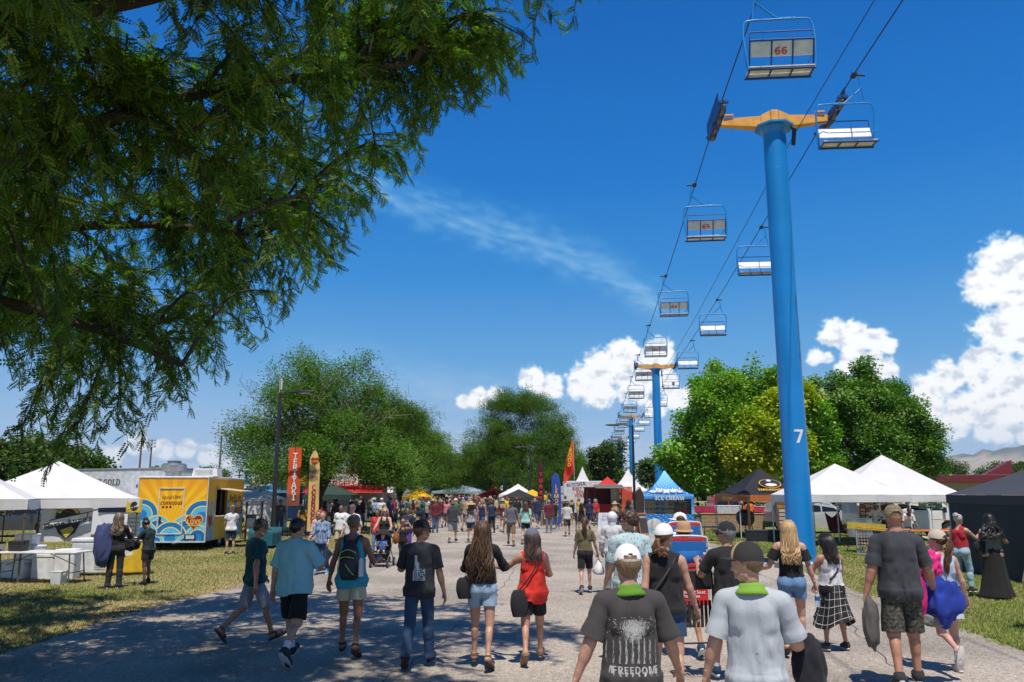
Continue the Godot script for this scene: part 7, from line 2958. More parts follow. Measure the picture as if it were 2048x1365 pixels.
	flat_shape(g,PackedVector2Array([U(-.2,.6),U(.2,.6),U(.16,.96),U(-.16,.96)]),V(0,0,.018),Basis())
	obj("portrait",g,paint(.55,.50,.46),cb)
	letters(cb,"SMOKE-FIRE",.15,V(0,1.62,.013),Basis(),gold)
	# white tents
	canopy("white peaked tent partly hidden by the lift tower",V(10.3,0,-34.6),.05,4.6,3.0,2.02,3.28,white,white,1.05,.27,"white peaked tents")
	var wt := canopy("large white peaked tent over the seated cooks",V(13.4,0,-38.0),.05,5.5,3.2,2.0,3.78,white,white,1.05,.27,"white peaked tents")
	for k in 9:
		var lb := thing("string_bulb","%s clear bulb along the edge of the large white tent" % ORD[k],"bulb",V(10.9 + .6 * k,1.66 - .05 * sin(k * 1.3),-36.30),.0,"bulbs strung along the white tent")
		g = Geo.new()
		g.lathe([U(.012,.0),U(.012,.03)],8)
		obj("socket",g,black,lb)
		g = Geo.new()
		g.ellipsoid(V(0,-.03,0),V(.022,.032,.022),8,6)
		obj("glass",g,paint(.7,.7,.68,.1),lb)
	var cord := Geo.new()
	var cp := []
	for k in 41: cp.append(V(10.7 + .13 * k,1.70 - .03 * absf(sin(k * PI / 4.6)),-36.30))
	cord.tube(cp,.006,4)
	tag(obj("light_cord",cord,black),"thin dark cord of bulbs along the white tent","cord")
	vehicle("cargo_van","white cargo van parked behind the large white tent","van","van",V(15.3,0,-40.9),.10,car_paint(.66,.66,.66))
	vehicle("parked_car","silver suv parked behind the tent hidden by the tower","car","suv",V(12.0,0,-44.5),.12,car_paint(.42,.43,.44))
	vehicle("parked_car","dark blue car parked beyond the silver suv","car","suv",V(17.5,0,-50.0),.15,car_paint(.03,.05,.09))
	# hanging menus
	for k in 2:
		var hm := thing("hanging_menu",["red menu banner tied under the large white tent","green menu banner tied under the large white tent"][k],"sign",V([12.35,14.75][k],[.95,1.42][k],[-36.9,-36.6][k]),.05)
		g = Geo.new()
		var sz: Vector2 = [U(.95,.80),U(1.0,.42)][k]
		g.box(V(0,sz.y / 2,0),V(sz.x,sz.y,.012),rz([-3,2][k]),.003)
		obj("board",g,[paint(.36,.06,.03),paint(.10,.22,.08)][k],hm)
		for i in 4:
			for j in ([4,2][k]):
				bx("menu_card",paint(.62,.58,.50) if (i + j) % 3 else paint(.2,.2,.2),hm,V(-sz.x * .36 + sz.x * .24 * i,.10 + .155 * j,.008),V(sz.x * .18,.09,.006),rz([-3,2][k]))
		letters(hm,["MENU","SPECIALS"][k],.09,V(0,sz.y - .10,.01),rz([-3,2][k]),gold)
	# cook line: kettle pots, steel barrier, cylinders, tables
	table("orange edged plastic table in the cooking area",V(12.7,0,-32.0),.05,1.9,.8,.72,orange,black)
	table("second orange edged table nearer the charcoal tent",V(15.2,0,-33.0),.05,1.9,.8,.72,orange,black)
	var kt := thing("stock_pot","large steel stock pot standing behind the lift tower","pot",V(9.75,.55,-30.4),.0)
	g = Geo.new()
	g.lathe([U(.0,0),U(.42,.0),U(.43,.62),U(.45,.64),U(.40,.64),U(.40,.10),U(.0,.10)],22)
	obj("pot",g,steel(),kt)
	for s in [-1.0,1.0]:
		g = Geo.new()
		g.tube(spline([V(.43 * s,.48,-.1),V(.50 * s,.46,0),V(.43 * s,.48,.1)],3),.014,6)
		obj("handle",g,steel(),kt)
	var bn := thing("burner_stand","black burner stand under the steel stock pot","stand",V(9.75,0,-30.4),.0)
	g = Geo.new()
	g.lathe([U(.30,.50),U(.45,.50),U(.45,.54),U(.30,.54)],18)
	obj("ring",g,black,bn)
	for k in 4:
		g = Geo.new()
		var a := TAU * k / 4.0 + .4
		g.tube([V(cos(a) * .40,.5,sin(a) * .40),V(cos(a) * .46,0,sin(a) * .46)],.02,6)
		obj("leg",g,black,bn)
	for k in 3:
		var gc := thing("gas_cylinder",["white gas cylinder under the orange edged table","grey gas cylinder next to the white one","gas cylinder beside the fire extinguisher"][k],"cylinder",V([11.9,12.5,11.3][k],0,[-31.0,-31.2,-30.6][k]),.0,"gas cylinders of the cooking area")
		g = Geo.new()
		g.lathe([U(.13,.0),U(.15,.06),U(.155,.28),U(.12,.38),U(.05,.41),U(.0,.41)],18,Vector3.ZERO,Basis(),true)
		obj("tank",g,paint([.6,.45,.55][k],[.6,.46,.56][k],[.58,.46,.56][k],.4),gc)
		g = Geo.new()
		g.lathe([U(.10,.38),U(.10,.50),U(.09,.50),U(.09,.38)],14)
		obj("collar",g,paint(.5,.5,.5),gc)
	var fe := thing("fire_extinguisher","red fire extinguisher standing on the grass behind the lift tower","extinguisher",V(9.55,0,-27.6),.0)
	g = Geo.new()
	g.lathe([U(.07,.0),U(.075,.04),U(.075,.36),U(.03,.43),U(.0,.43)],14,Vector3.ZERO,Basis(),true)
	obj("tank",g,paint(.55,.015,.012,.3),fe)
	g = Geo.new()
	g.box(V(.02,.46,0),V(.12,.05,.04),Basis(),.01)
	g.tube(spline([V(0,.43,.03),V(.10,.36,.05),V(.09,.14,.05)],4),.01,6)
	obj("valve",g,black,fe)
	# perforated steel barrier with orange tape
	var pb := thing("perforated_barrier","grey perforated metal barrier in front of the cooking area","barrier",V(10.05,0,-29.0),.06)
	g = Geo.new()
	for k in 3: g.box(V(-.9 + .9 * k,.45,0),V(.04,.9,.04))
	for y in [.06,.88]: g.box(V(0,y,0),V(1.8,.04,.035))
	obj("frame",g,paint(.35,.35,.36),pb)
	g = Geo.new()
	for i in 18:
		for j in 8: g.box(V(-.83 + .0977 * i,.14 + .095 * j,0),V(.060,.058,.006))
	var ms := obj("mesh_sheet",g,paint(.30,.30,.31),pb)
	ms.set_meta("kind","stuff")
	bx("yellow_strip",paint(.55,.42,.06),pb,V(-.55,.97,.03),V(1.3,.22,.02),rz(-4))
	for k in 4:
		var pst: Array = [[9.1,-28.6,13.6,-29.6,.95],[9.2,-28.7,12.2,-29.2,.42],[12.6,-31.3,17.0,-32.0,1.15],[13.6,-29.6,17.6,-30.2,.98]][k]
		var tg := Geo.new()
		var pts := []
		for i in 13:
			var u := i / 12.0
			pts.append(V(lerpf(pst[0],pst[2],u),pst[4] - .10 * sin(u * PI),lerpf(pst[1],pst[3],u)))
		tg.tube(pts,.016,5)
		tag(obj("barrier_tape",tg,orange),["upper orange tape along the perforated barrier","lower orange tape near the grass","orange tape at the back of the cooking area","orange tape running to the charcoal tent"][k],"tape","orange tapes round the cooking area")
	# chairs folded and camp chair in the tent
	var cc := thing("camp_chair","maroon fabric camp chair behind the cooks","chair",V(11.1,0,-37.6),.3)
	g = Geo.new()
	var rows := []
	for r in 6:
		var row := PackedVector3Array()
		for q in 7: row.push_back(V(-.36 + .12 * q,.45 + .13 * r - .10 * sin(q * PI / 6.0) + .05 * absf(q - 3) * r / 5.0,-.1 - .05 * r))
		rows.append(row)
	g.grid(rows)
	obj("backrest",g,cloth(.10,.012,.025),cc)
	bx("seat",cloth(.10,.012,.025),cc,V(0,.44,.12),V(.56,.03,.5),rx(6),.01)
	for e in [[-1,-1],[1,-1],[-1,1],[1,1]]:
		g = Geo.new()
		g.tube([V(.3 * e[0],.0,.3 * e[1]),V(-.28 * e[0] * .2 + .28 * e[0],.9 if e[1] < 0 else .62,-.25 * e[1] * .2)],.013,6)
		obj("leg",g,black,cc)
	# charcoal tent, dark walls, right at the frame's edge
	var grey := canvas(.028,.032,.040)
	var dt := canopy("charcoal tent with dark walls at the edge of the lawn",V(12.65,0,-21.4),.05,5.0,5.0,2.05,3.25,canvas(.050,.056,.068),canvas(.050,.056,.068),1.05,.22,"",paint(.5,.5,.5))
	g = Geo.new()
	rows = []
	for r in 7:
		var row := PackedVector3Array()
		for q in 25: row.push_back(V(-2.48 + .035 * sin(q * 1.1) * (1.0 - r / 7.0),.02 + r * .33,2.46 - 4.92 * q / 24.0))
		rows.append(row)
	g.grid(rows,false,true)
	obj("side_wall",g,grey,dt)
	g = Geo.new()
	rows = []
	for r in 7:
		var row := PackedVector3Array()
		for q in 13: row.push_back(V(-2.46 + 1.1 * q / 12.0,.02 + r * .33,2.46 + .04 * sin(q * 1.7) * (1.0 - r / 7.0)))
		rows.append(row)
	g.grid(rows)
	obj("front_wall",g,grey,dt)
	bx("rear_wall",grey,dt,V(0,1.0,-2.44),V(4.9,2.0,.02))
	bx("wall_window",paint(.012,.014,.018,.3),dt,V(-1.86,1.15,2.52),V(.72,1.15,.02),Basis(),.005)
	for k in 2:
		g = Geo.new()
		g.tube([V(-2.2 + .5 * k,1.82,2.56),V(-1.75 + .5 * k,1.80,2.56)],.045,8)
		obj("rolled_flap",g,canvas(.12,.13,.15),dt)
	table("black counter table inside the charcoal tent",V(10.9,0,-18.9),.05,2.4,.7,.85,black,black,"counter_table")
	bin_box("white_tub","white tub on the black counter of the charcoal tent","tub",V(10.15,.86,-18.7),.1,V(.5,.42,.4),paint(.6,.62,.66),paint(.66,.68,.7))
	var ub := thing("umbrella","red and yellow umbrella edge showing beside the charcoal tent","umbrella",V(10.6,0,-16.6),.0)
	g = Geo.new()
	g.lathe([U(1.25,1.92),U(.8,2.14),U(.35,2.28),U(.0,2.34)],8)
	for i in g.v.size():
		g.c[i] = Color(.55,.04,.02)
	obj("canopy",g,mat(Color.WHITE,.8),ub)
	g = Geo.new()
	g.lathe([U(1.25,1.85),U(1.252,1.93)],8)
	obj("fringe",g,paint(.75,.45,.03),ub)
	g = Geo.new()
	g.tube([Vector3.ZERO,V(0,2.34,0)],.02,8)
	obj("pole",g,paint(.6,.6,.6),ub)
	# maroon roofed building far behind
	var mbg := thing("building","low tan building with a maroon metal roof far behind the tents","building",V(48.5,0,-108.0),-.3)
	bx("wall",paint(.40,.28,.16,.8),mbg,V(0,1.7,0),V(16,3.4,8))
	g = Geo.new()
	g.box(V(0,3.75,0),V(16.8,.9,8.8),Basis(),.03)
	var rf := obj("roof",g,paint(.16,.018,.028,.5),mbg)
	g = Geo.new()
	for e in [[-1.0,0]]: g.poly([V(1.5,4.2,2.0),V(4.6,4.2,2.0),V(4.6,6.0,2.0)])
	g.quad(V(1.5,4.2,2.0),V(4.6,6.0,2.0),V(4.6,6.0,-2.0),V(1.5,4.2,-2.0))
	g.quad(V(4.6,4.2,2.0),V(4.6,4.2,-2.0),V(4.6,6.0,-2.0),V(4.6,6.0,2.0))
	obj("gable",g,paint(.20,.025,.035,.5),rf)
	for k in 4:
		bx("window",paint(.05,.06,.08,.1),mbg,V(-6 + 4 * k,1.7,4.02),V(1.6,1.3,.08))
	# rail fence in front of the far trees
	var fn := thing("rail_fence","low white rail fence beyond the parked cars","fence",V(10.0,0,-72.0),.0)
	for k in 20:
		bx("post",paint(.5,.48,.44),fn,V(-6.0 + 2.4 * k,.7,0),V(.10,1.4,.10))
	for y in [.5,.9,1.3]:
		bx("rail",paint(.5,.48,.44),fn,V(17.0,y,.07),V(46.5,.10,.04))

func lamp_post(label: String,at: Vector3,h: float,arm: float,turn: float,extra: bool) -> void:
	var t := thing("lamp_post",label,"lamp post",at,turn,"dark lamp posts along the road")
	var dm := paint(.018,.020,.024,.5)
	var g := Geo.new()
	g.lathe([U(.16,0),U(.16,.5),U(.10,.56),U(.09,h * .5),U(.07,h),U(.0,h)],14)
	obj("pole",g,dm,t)
	g = Geo.new()
	g.tube(spline([V(0,h - .15,0),V(arm * .3,h + .02,0),V(arm * .6,h + .05,0)],4),.04,8)
	obj("arm",g,dm,t)
	g = Geo.new()
	g.ellipsoid(V(arm * .85,h + .03,0),V(absf(arm) * .36,.07,.17),16,8)
	obj("lamp_head",g,dm,t)
	g = Geo.new()
	g.ellipsoid(V(arm * .85,h - .02,0),V(absf(arm) * .22,.045,.12),12,6)
	obj("lens",g,paint(.5,.5,.48,.2),t)
	if extra:
		g = Geo.new()
		g.box(V(.05,h + .38,0),V(.07,.5,.07),Basis(),.02)
		g.tube([V(-.03,h,0),V(-.05,h + 1.15,0)],.012,6)
		obj("antenna",g,paint(.62,.62,.62),t)

func poles() -> void:
	lamp_post("tall dark lamp post with a white antenna beside the yellow trailer",V(-13.75,-.2,-35.0),6.75,1.35,.0,true)
	lamp_post("dark lamp post among the locust trunks",V(-17.0,0,-61.0),6.6,1.3,.0,false)
	lamp_post("dark lamp post in front of the broad locust",V(-5.3,0,-78.0),6.4,-1.4,.0,false)
	lamp_post("dark lamp post in front of the third lift tower",V(3.35,0,-57.0),6.75,-1.6,.0,false)
	# stadium light poles and a power pole far off
	var sp := [[-53.5,-93.0,10.0,"rusty stadium light pole, tallest above the clouds at the far edge"],[-55.0,-98.0,8.7,"shorter rusty stadium light pole beside the tallest one"],[-63.0,-96.0,8.2,"thin rusty pole seen through the drooping branch"],[-43.5,-93.0,9.7,"rusty stadium light pole above the yellow trailer"]]
	for e in sp:
		var t := thing("stadium_light",e[3],"light pole",V(e[0],0,e[1]),.4)
		var g := Geo.new()
		g.tube([V(0,0,0),V(0,e[2],0)],[.14,.08],8)
		obj("pole",g,paint(.16,.075,.04,.8),t)
		for r in 3:
			g = Geo.new()
			g.box(V(0,e[2] - .12 - .42 * r,0),V(1.0,.05,.06))
			var b := obj("crossbar",g,dark(),t)
			for s in [-.4,.0,.4]:
				g = Geo.new()
				g.lathe([U(.05,-.1),U(.15,.08),U(.0,.08)],8,V(s,e[2] - .02 - .42 * r,.1),rx(70))
				obj("lamp",g,paint(.25,.26,.27,.4),b)
	var pp := thing("power_pole","wooden power pole with crossarms beyond the yellow trailer","power pole",V(-52.0,0,-118.0),.2)
	var g := Geo.new()
	g.tube([Vector3.ZERO,V(0,5.4,0)],[.16,.11],8)
	obj("pole",g,paint(.10,.07,.05,.9),pp)
	for y in [4.6,5.1]:
		bx("crossarm",paint(.10,.07,.05,.9),pp,V(0,y,0),V(1.3,.09,.09))

# ---------------------------------------------------------------- the people of the photograph
func wk(a := 1.0,right := true,more := {}) -> Dictionary:
	var f := [19.0 * a,5.0,3.0,1.0]
	var k := [-13.0 * a,24.0 * a,-8.0,1.0]
	var d := {"rl": f if right else k,"ll": k if right else f,"ra": [-15.0 * a if right else 16.0 * a,9.0,14.0,.0],"la": [16.0 * a if right else -15.0 * a,9.0,18.0,.0],"twist": 4.0 * a if right else -4.0 * a}
	d.merge(more,true)
	return d

func raster(im: Image,text: String,at: Vector2,h: float,c: Color,font := "Droid Serif",down := false) -> void:
	for i in (text.length() if down else 1):
		var a := text_arrays(text[i] if down else text,h,.01,font)
		var v: PackedVector3Array = a[Mesh.ARRAY_VERTEX]
		var n: PackedVector3Array = a[Mesh.ARRAY_NORMAL]
		var ix = a[Mesh.ARRAY_INDEX]
		var m: int = v.size() if ix == null else ix.size()
		for k in range(0,m,3):
			var p := []
			for q in 3:
				var j: int = k + q if ix == null else ix[k + q]
				if n[j].z < .5: break
				p.append(U(at.x + v[j].x,at.y - v[j].y + (i * h * 1.05 if down else .0)))
			if p.size() < 3: continue
			var lo: Vector2 = p[0].min(p[1]).min(p[2])
			var hi: Vector2 = p[0].max(p[1]).max(p[2])
			for y in range(maxi(int(lo.y),0),mini(int(hi.y) + 1,im.get_height() - 1) + 1):
				for x in range(maxi(int(lo.x),0),mini(int(hi.x) + 1,im.get_width() - 1) + 1):
					if Geometry2D.point_is_inside_triangle(U(x + .5,y + .5),p[0],p[1],p[2]): im.set_pixel(x,y,c)

func print_mat(im: Image) -> Material:
	var m := mat(Color.WHITE,.85)
	m.albedo_texture = ImageTexture.create_from_image(im)
	m.transparency = BaseMaterial3D.TRANSPARENCY_ALPHA_SCISSOR
	m.alpha_scissor_threshold = .5
	return m

func state_print() -> Material:
	var im := Image.create(160,256,false,Image.FORMAT_RGBA8)
	var out := PackedVector2Array([U(40,8),U(62,8),U(62,52),U(72,74),U(84,84),U(84,108),U(94,128),U(110,138),U(140,134),U(146,246),U(22,246),U(22,170),U(32,140),U(40,118)])
	var nz := noise(91,.06,3)
	for y in 256:
		for x in 160:
			if Geometry2D.is_point_in_polygon(U(x,y),out) and (x < 74 or nz.get_noise_2d(x,y) > -.02): im.set_pixel(x,y,Color(.62,.68,.73))
	raster(im,"IDAHO",U(50,118),27,Color(.03,.035,.05),"Droid Serif",true)
	return print_mat(im)

func flag_print() -> Material:
	var im := Image.create(300,400,false,Image.FORMAT_RGBA8)
	var nz := noise(92,.05,4)
	var n2 := noise(93,.22,2)
	var r := RandomNumberGenerator.new()
	r.seed = 12
	for y in 400:
		for x in 300:
			var cx := absf(x - 150.0) / 150.0
			var q := -1.0
			if y > 24 and y < 190: q = .62 - 1.25 * pow(cx,2.0) - absf(y - 80.0) / 150.0 + .55 * nz.get_noise_2d(x * 1.6,y * .6)
			if y >= 110: q = maxf(q,.75 * sin(x * .147 + .4) * clampf((y - 110) / 60.0,0,1) - .35 - .4 * pow(cx,4.0) + .75 * nz.get_noise_2d(x * 2.0,y * .35))
			if q + .5 * n2.get_noise_2d(x * 1.3,y * .8) > .12: im.set_pixel(x,y,Color(.66,.66,.65))
	for k in 60:
		var c := U(r.randf_range(10,290),r.randf_range(4,130))
		for y in range(-5,6):
			for x in range(-5,6):
				var p := U(x,y)
				if absf(x) * absf(y) < 3.2 and p.length() < 5.5: im.set_pixel(clampi(int(c.x) + x,0,299),clampi(int(c.y) + y,0,399),Color(.7,.7,.69))
	im.fill_rect(Rect2i(14,318,272,48),Color(0,0,0,0))
	raster(im,"FREEDOM",U(150,360),50,Color(.66,.66,.65),"Droid Sans")
	return print_mat(im)

func word_print(w: String,c: Color) -> Material:
	var im := Image.create(160,160,false,Image.FORMAT_RGBA8)
	raster(im,w,U(80,56),38,c,"Droid Sans")
	for y in range(78,140):
		for x in range(46,114):
			var q := U((x - 80) / 32.0,(y - 108) / 30.0).length()
			if q < 1.0 and (q > .82 or (int(x * .3) + int(y * .3)) % 2 == 0): im.set_pixel(x,y,c)
	return print_mat(im)

# patterned cloth: f(u, v) in rest metres around the body, laid by object position
func pattern(key: String,f: Callable,scale: float) -> Material:
	return cached("pattern " + key,func():
		var m := mat(Color.WHITE,.9)
		m.albedo_texture = picture(128,128,f)
		m.uv1_triplanar = true
		m.uv1_scale = Vector3.ONE * scale
		return m)

func blob(called: String,label: String,category: String,at: Vector3,r: Vector3,m: Material,seed_: int,rough := .35,turn := .0,freq := 3.0) -> Node3D:
	var t := thing(called,label,category,at,turn)
	var g := Geo.new()
	g.ellipsoid(Vector3.ZERO,Vector3.ONE,36,26)
	var nz := noise(seed_,1.0,1)
	for i in g.v.size():
		var p := g.v[i]
		# soft hanging folds
		var a := atan2(p.x,p.z)
		var k := 1.0 + rough * .55 * nz.get_noise_3d(p.x * freq * .45,p.y * freq * .4,p.z * freq * .45) + rough * .22 * sin(a * 7.0 + 3.0 * nz.get_noise_2d(p.y * 1.5,seed_)) * (1.0 - absf(p.y)) + rough * .16 * nz.get_noise_3d(p.x * freq,p.y * freq,p.z * freq)
		p.y = signf(p.y) * pow(absf(p.y),.8)
		g.v[i] = p * r * k
	g.smooth()
	obj("cloth",g,m,t)
	return t

func strap(g: Geo,pts: Array,w: float) -> void:
	var cv := spline(pts,6)
	g.tube(cv,w,6,false)

func handbag(label: String,at: Vector3,turn: float,sz: Vector3,m: Material,strap_pts: Array) -> void:
	var t := thing("handbag",label,"bag",at,turn)
	var g := Geo.new()
	var rows := []
	for r in 9:
		var s := r / 8.0
		var row := PackedVector3Array()
		for q in 20:
			var a := -TAU * q / 20.0
			var k := (.62 + .42 * sin(s * 2.4 + .3)) * (1.0 if s < .97 else .8)
			row.push_back(V(signf(cos(a)) * pow(absf(cos(a)),.6) * sz.x * .5 * k,s * sz.y,signf(sin(a)) * pow(absf(sin(a)),.7) * sz.z * .5 * k))
		rows.append(row)
	g.grid(rows,true)
	g.poly(Array(rows[8]))
	g.poly(_rev(rows[0]))
	obj("body",g,m,t)
	g = Geo.new()
	var inv := t.transform.affine_inverse()
	strap(g,strap_pts.map(func(p): return inv * (p as Vector3)),.009)
	obj("strap",g,m,t)

func _rev(a: PackedVector3Array) -> Array:
	var o := Array(a)
	o.reverse()
	return o

func gaiter(p: Dictionary,m: Material) -> void:
	var g := Geo.new()
	g.lathe([U(.122,1.440),U(.132,1.452),U(.116,1.474),U(.098,1.488),U(.094,1.502),U(.080,1.520),U(.064,1.524)],26,V(0,0,.014),Basis(),true)
	for i in g.v.size():
		var q := g.v[i]
		q.y += .004 * sin(atan2(q.x,q.z) * 3.0) + (q.z - .014) * .18
		g.v[i] = p.xf * ((p.B[1] as Transform3D) * q)
	g.smooth()
	obj("neck_gaiter",g,m,p.node)

func beach_chair(label: String,x: Transform3D,words: bool) -> void:
	# folded backpack chair hanging on a back: local X across, Y up, +Z away from the wearer
	var t := thing("beach_chair",label,"folding chair",Vector3.ZERO)
	t.transform = x.orthonormalized()
	var alu := paint(.62,.63,.65,.3)
	var g := Geo.new()
	g.tube(spline([V(-.27,-.52,.02),V(-.28,.0,.02),V(-.27,.30,.02),V(-.20,.37,.02),V(.20,.37,.02),V(.27,.30,.02),V(.28,.0,.02),V(.27,-.52,.02)],5),.014,8)
	g.tube(spline([V(-.31,-.30,-.03),V(-.31,.16,-.03),V(-.24,.22,-.03),V(.24,.22,-.03),V(.31,.16,-.03),V(.31,-.30,-.03)],4),.013,8)
	obj("frame",g,alu,t)
	var blue := cloth(.012,.13,.42)
	var red := cloth(.60,.022,.022)
	var navy := cloth(.02,.035,.11)
	for e in [[.36,.31,red,.035],[.31,.17,blue,.04],[.17,.14,cloth(.6,.6,.6),.04],[.14,-.12,red,.045],[-.14,-.27,blue,.035],[-.27,-.50,red,.035]]:
		g = Geo.new()
		var h: float = e[0] - e[1]
		g.box(V(0,(e[0] + e[1]) / 2,e[3] - .015),V(.50,h - .003,.02),Basis(),.006)
		obj("panel",g,e[2],t)
	g = Geo.new()
	var rows := []
	for r in 6:
		var row := PackedVector3Array()
		for q in 9:
			var s := r / 5.0
			row.push_back(V(-.20 + .05 * q,.02 + .17 * s,.055 + .035 * sin(q * PI / 8.0) * sin(s * PI) + .008 * sin(q * 2.0 + r)))
		rows.append(row)
	g.grid(rows)
	obj("pouch",g,blue,t)
	bx("pouch",red,t,V(0,-.03,.052),V(.40,.13,.03),Basis(),.012)
	for s in [-1.0,1.0]:
		bx("pocket",navy,t,V(.235 * s,.04,.048),V(.05,.14,.03),Basis(),.01)
	if words:
		letters(t,"The Coolest Seat",.040,V(0,-.335,.034),Basis(),paint(.75,.75,.75))
		letters(t,"in Paradise",.040,V(0,-.385,.034),Basis(),paint(.75,.75,.75))

func build_people() -> void:
	person_mats()
	var tan := V(.36,.185,.11)
	var fair := V(.50,.30,.215)
	var pale := V(.57,.37,.28)
	var brown := V(.24,.115,.065)
	var blk := cloth(.011,.011,.013)
	var denim := cloth(.10,.19,.34)
	var jean := cloth(.022,.055,.125)
	var wht := cloth(.70,.70,.70)
	var gry := cloth(.22,.23,.26)
	var dk := {"m": cloth(.03,.03,.035),"sole": cloth(.5,.5,.5)}
	var wshoe := {"m": cloth(.62,.62,.62),"sole": cloth(.7,.7,.7)}
	var nshoe := {"m": cloth(.015,.05,.12),"sole": cloth(.65,.68,.7)}
	var sandal := {"kind": "sandal","m": cloth(.07,.04,.025),"sole": cloth(.05,.035,.03),"name": "sandal"}
	var shn := func(b: Material,hem := .68) -> Dictionary: return {"m": b,"hem": hem,"flare": .012}
	var capd := func(m: Material,more := {}) -> Dictionary:
		var d := {"m": m}
		d.merge(more,true)
		return d
	# --- foreground walkers
	person({"label": "person in a dark green tee, grey shorts and black cap, striding","sex": "m","h": 1.70,"at": V(-4.78,0,-11.6),"yaw": -48.0,"skin": tan,"top": {"m": cloth(.006,.055,.062),"hem": .84},"bottom": {"m": cloth(.24,.25,.30),"hem": .49,"flare": .03},"shoes": sandal,"hair": {},"cap": {"m": blk,"tip": -4.0},"pose": wk(1.15,true,{"look": -10.0,"nod": -14.0})})
	person({"label": "heavy person in a pale aqua tee and black shorts, seen from behind","sex": "m","h": 1.76,"at": V(-3.72,0,-10.3),"yaw": -8.0,"fat": .040,"skin": V(.46,.26,.18),"top": {"m": cloth(.23,.50,.55),"hem": .83,"sleeve": .26,"wide": .035},"bottom": {"m": cloth(.007,.007,.008),"hem": .52,"flare": .032},"sock": [wht,.20],"shoes": dk,"hair": {"line": 1.64},"hair_color": V(.012,.009,.008),"pose": wk(1.1,false,{"ra": [34.0,18.0,80.0,10.0],"la": [-6.0,12.0,10.0,.0],"look": -6.0})})
	var pk := person({"label": "tanned person in a turquoise tank top and khaki shorts wearing a backpack","sex": "f","h": 1.74,"at": V(-3.12,0,-10.8),"yaw": 3.0,"fat": .012,"skin": V(.30,.135,.075),"top": {"m": cloth(.03,.36,.46),"cut": "tank","hem": .82,"loose": .9,"flare": .18},"bottom": {"m": cloth(.55,.52,.36),"hem": .66,"flare": .028},"shoes": {"kind": "sandal","m": cloth(.02,.015,.012),"sole": cloth(.03,.02,.02),"name": "sandal"},"hair": {"kind": "bun","n": 30,"thick": .008,"root": V(0,1.70,.095)},"hair_color": V(.13,.085,.045),"shades": true,"hands": ["r","r"],"pose": wk(.55,false,{"la": [-6.0,17.0,24.0,.0],"ra": [22.0,18.0,70.0,.0]})})
	var id := person({"label": "person in a charcoal state-print tee, blue jeans and black flat cap brim","sex": "m","h": 1.68,"at": V(-2.08,0,-10.2),"yaw": 2.0,"skin": V(.40,.20,.13),"top": {"m": cloth(.018,.021,.030),"hem": .82,"sleeve": .24,"print": {"m": state_print(),"rect": Rect2(-.105,1.02,.21,.34)}},"bottom": {"m": jean,"hem": .05,"waist": 1.0,"flare": .020,"off": .010,"name": "jeans"},"shoes": {"m": cloth(.04,.022,.014),"sole": cloth(.02,.015,.012),"name": "boot"},"hair": {"line": 1.63},"hair_color": V(.07,.045,.03),"cap": {"m": blk,"tip": 2.0,"curve": .004,"tall": .12,"turn": .0},"shades": true,"pose": wk(.65,true,{"look": -58.0,"la": [26.0,16.0,88.0,20.0],"ra": [-4.0,14.0,8.0,.0]})})
	var bs := person({"label": "person with long wavy brown hair, black sweatshirt and cut-off denim shorts","sex": "f","h": 1.68,"at": V(-1.30,0,-10.25),"yaw": -4.0,"skin": V(.46,.26,.185),"top": {"m": cloth(.010,.011,.014),"hem": .98,"sleeve": .52,"wide": .022,"loose": 1.0,"flare": .12,"name": "sweatshirt"},"bottom": {"m": cloth(.28,.40,.53),"hem": .70,"flare": .014},"shoes": {"kind": "sandal","m": cloth(.10,.065,.035),"sole": cloth(.06,.045,.03),"name": "sandal"},"hair": {"kind": "long","length": .46,"spread": .17,"n": 170,"thick": .008,"wave": .03,"tips": V(.15,.075,.03)},"hair_color": V(.025,.013,.009),"pose": wk(.6,false,{"ra": [30.0,22.0,95.0,30.0],"la": [22.0,20.0,80.0,25.0]})})
	var rd := person({"label": "person in a red sleeveless top, black shorts and grey cap","sex": "f","h": 1.56,"at": V(-.70,0,-10.6),"yaw": 8.0,"fat": .022,"skin": V(.46,.24,.155),"top": {"m": cloth(.66,.030,.020),"cut": "tank","scoop": 1.47,"strap": .05,"hem": .80,"loose": 1.0,"flare": .15},"bottom": {"m": cloth(.012,.013,.017),"hem": .60,"flare": .02},"shoes": {"m": cloth(.30,.19,.12),"sole": cloth(.25,.16,.10),"top": .05},"hair": {"kind": "bob","length": .13,"spread": .13,"n": 110,"thick": .008,"wave": .012,"tips": V(.10,.06,.045)},"hair_color": V(.035,.022,.018),"cap": {"m": cloth(.12,.13,.19),"open": true,"tip": 8.0},"pose": wk(.8,true,{"la": [38.0,44.0,42.0,.0],"ra": [20.0,20.0,78.0,20.0],"look": 22.0})})
	var b7 := person({"label": "young person in a dark grey tee with a distressed flag print and white cap","sex": "m","h": 1.66,"at": V(.28,0,-5.7),"yaw": 6.0,"fat": .012,"skin": V(.50,.27,.19),"top": {"m": cloth(.052,.047,.047),"hem": .82,"sleeve": .26,"wide": .035,"flare": .1,"print": {"m": flag_print(),"rect": Rect2(-.15,.93,.30,.40)}},"bottom": {"m": gry,"hem": .5},"shoes": dk,"hair": {"line": 1.622,"puff": .013,"rough": .004,"tips": V(.34,.23,.14)},"hair_color": V(.15,.085,.045),"cap": {"m": cloth(.70,.70,.72),"open": true,"tall": .122,"tip": 3.0,"strap_m": cloth(.5,.48,.42)},"pose": wk(.6,true,{"la": [-8.0,22.0,12.0,.0],"ra": [6.0,20.0,18.0,.0],"nod": -6.0})})
	gaiter(b7,cloth(.10,.24,.02))
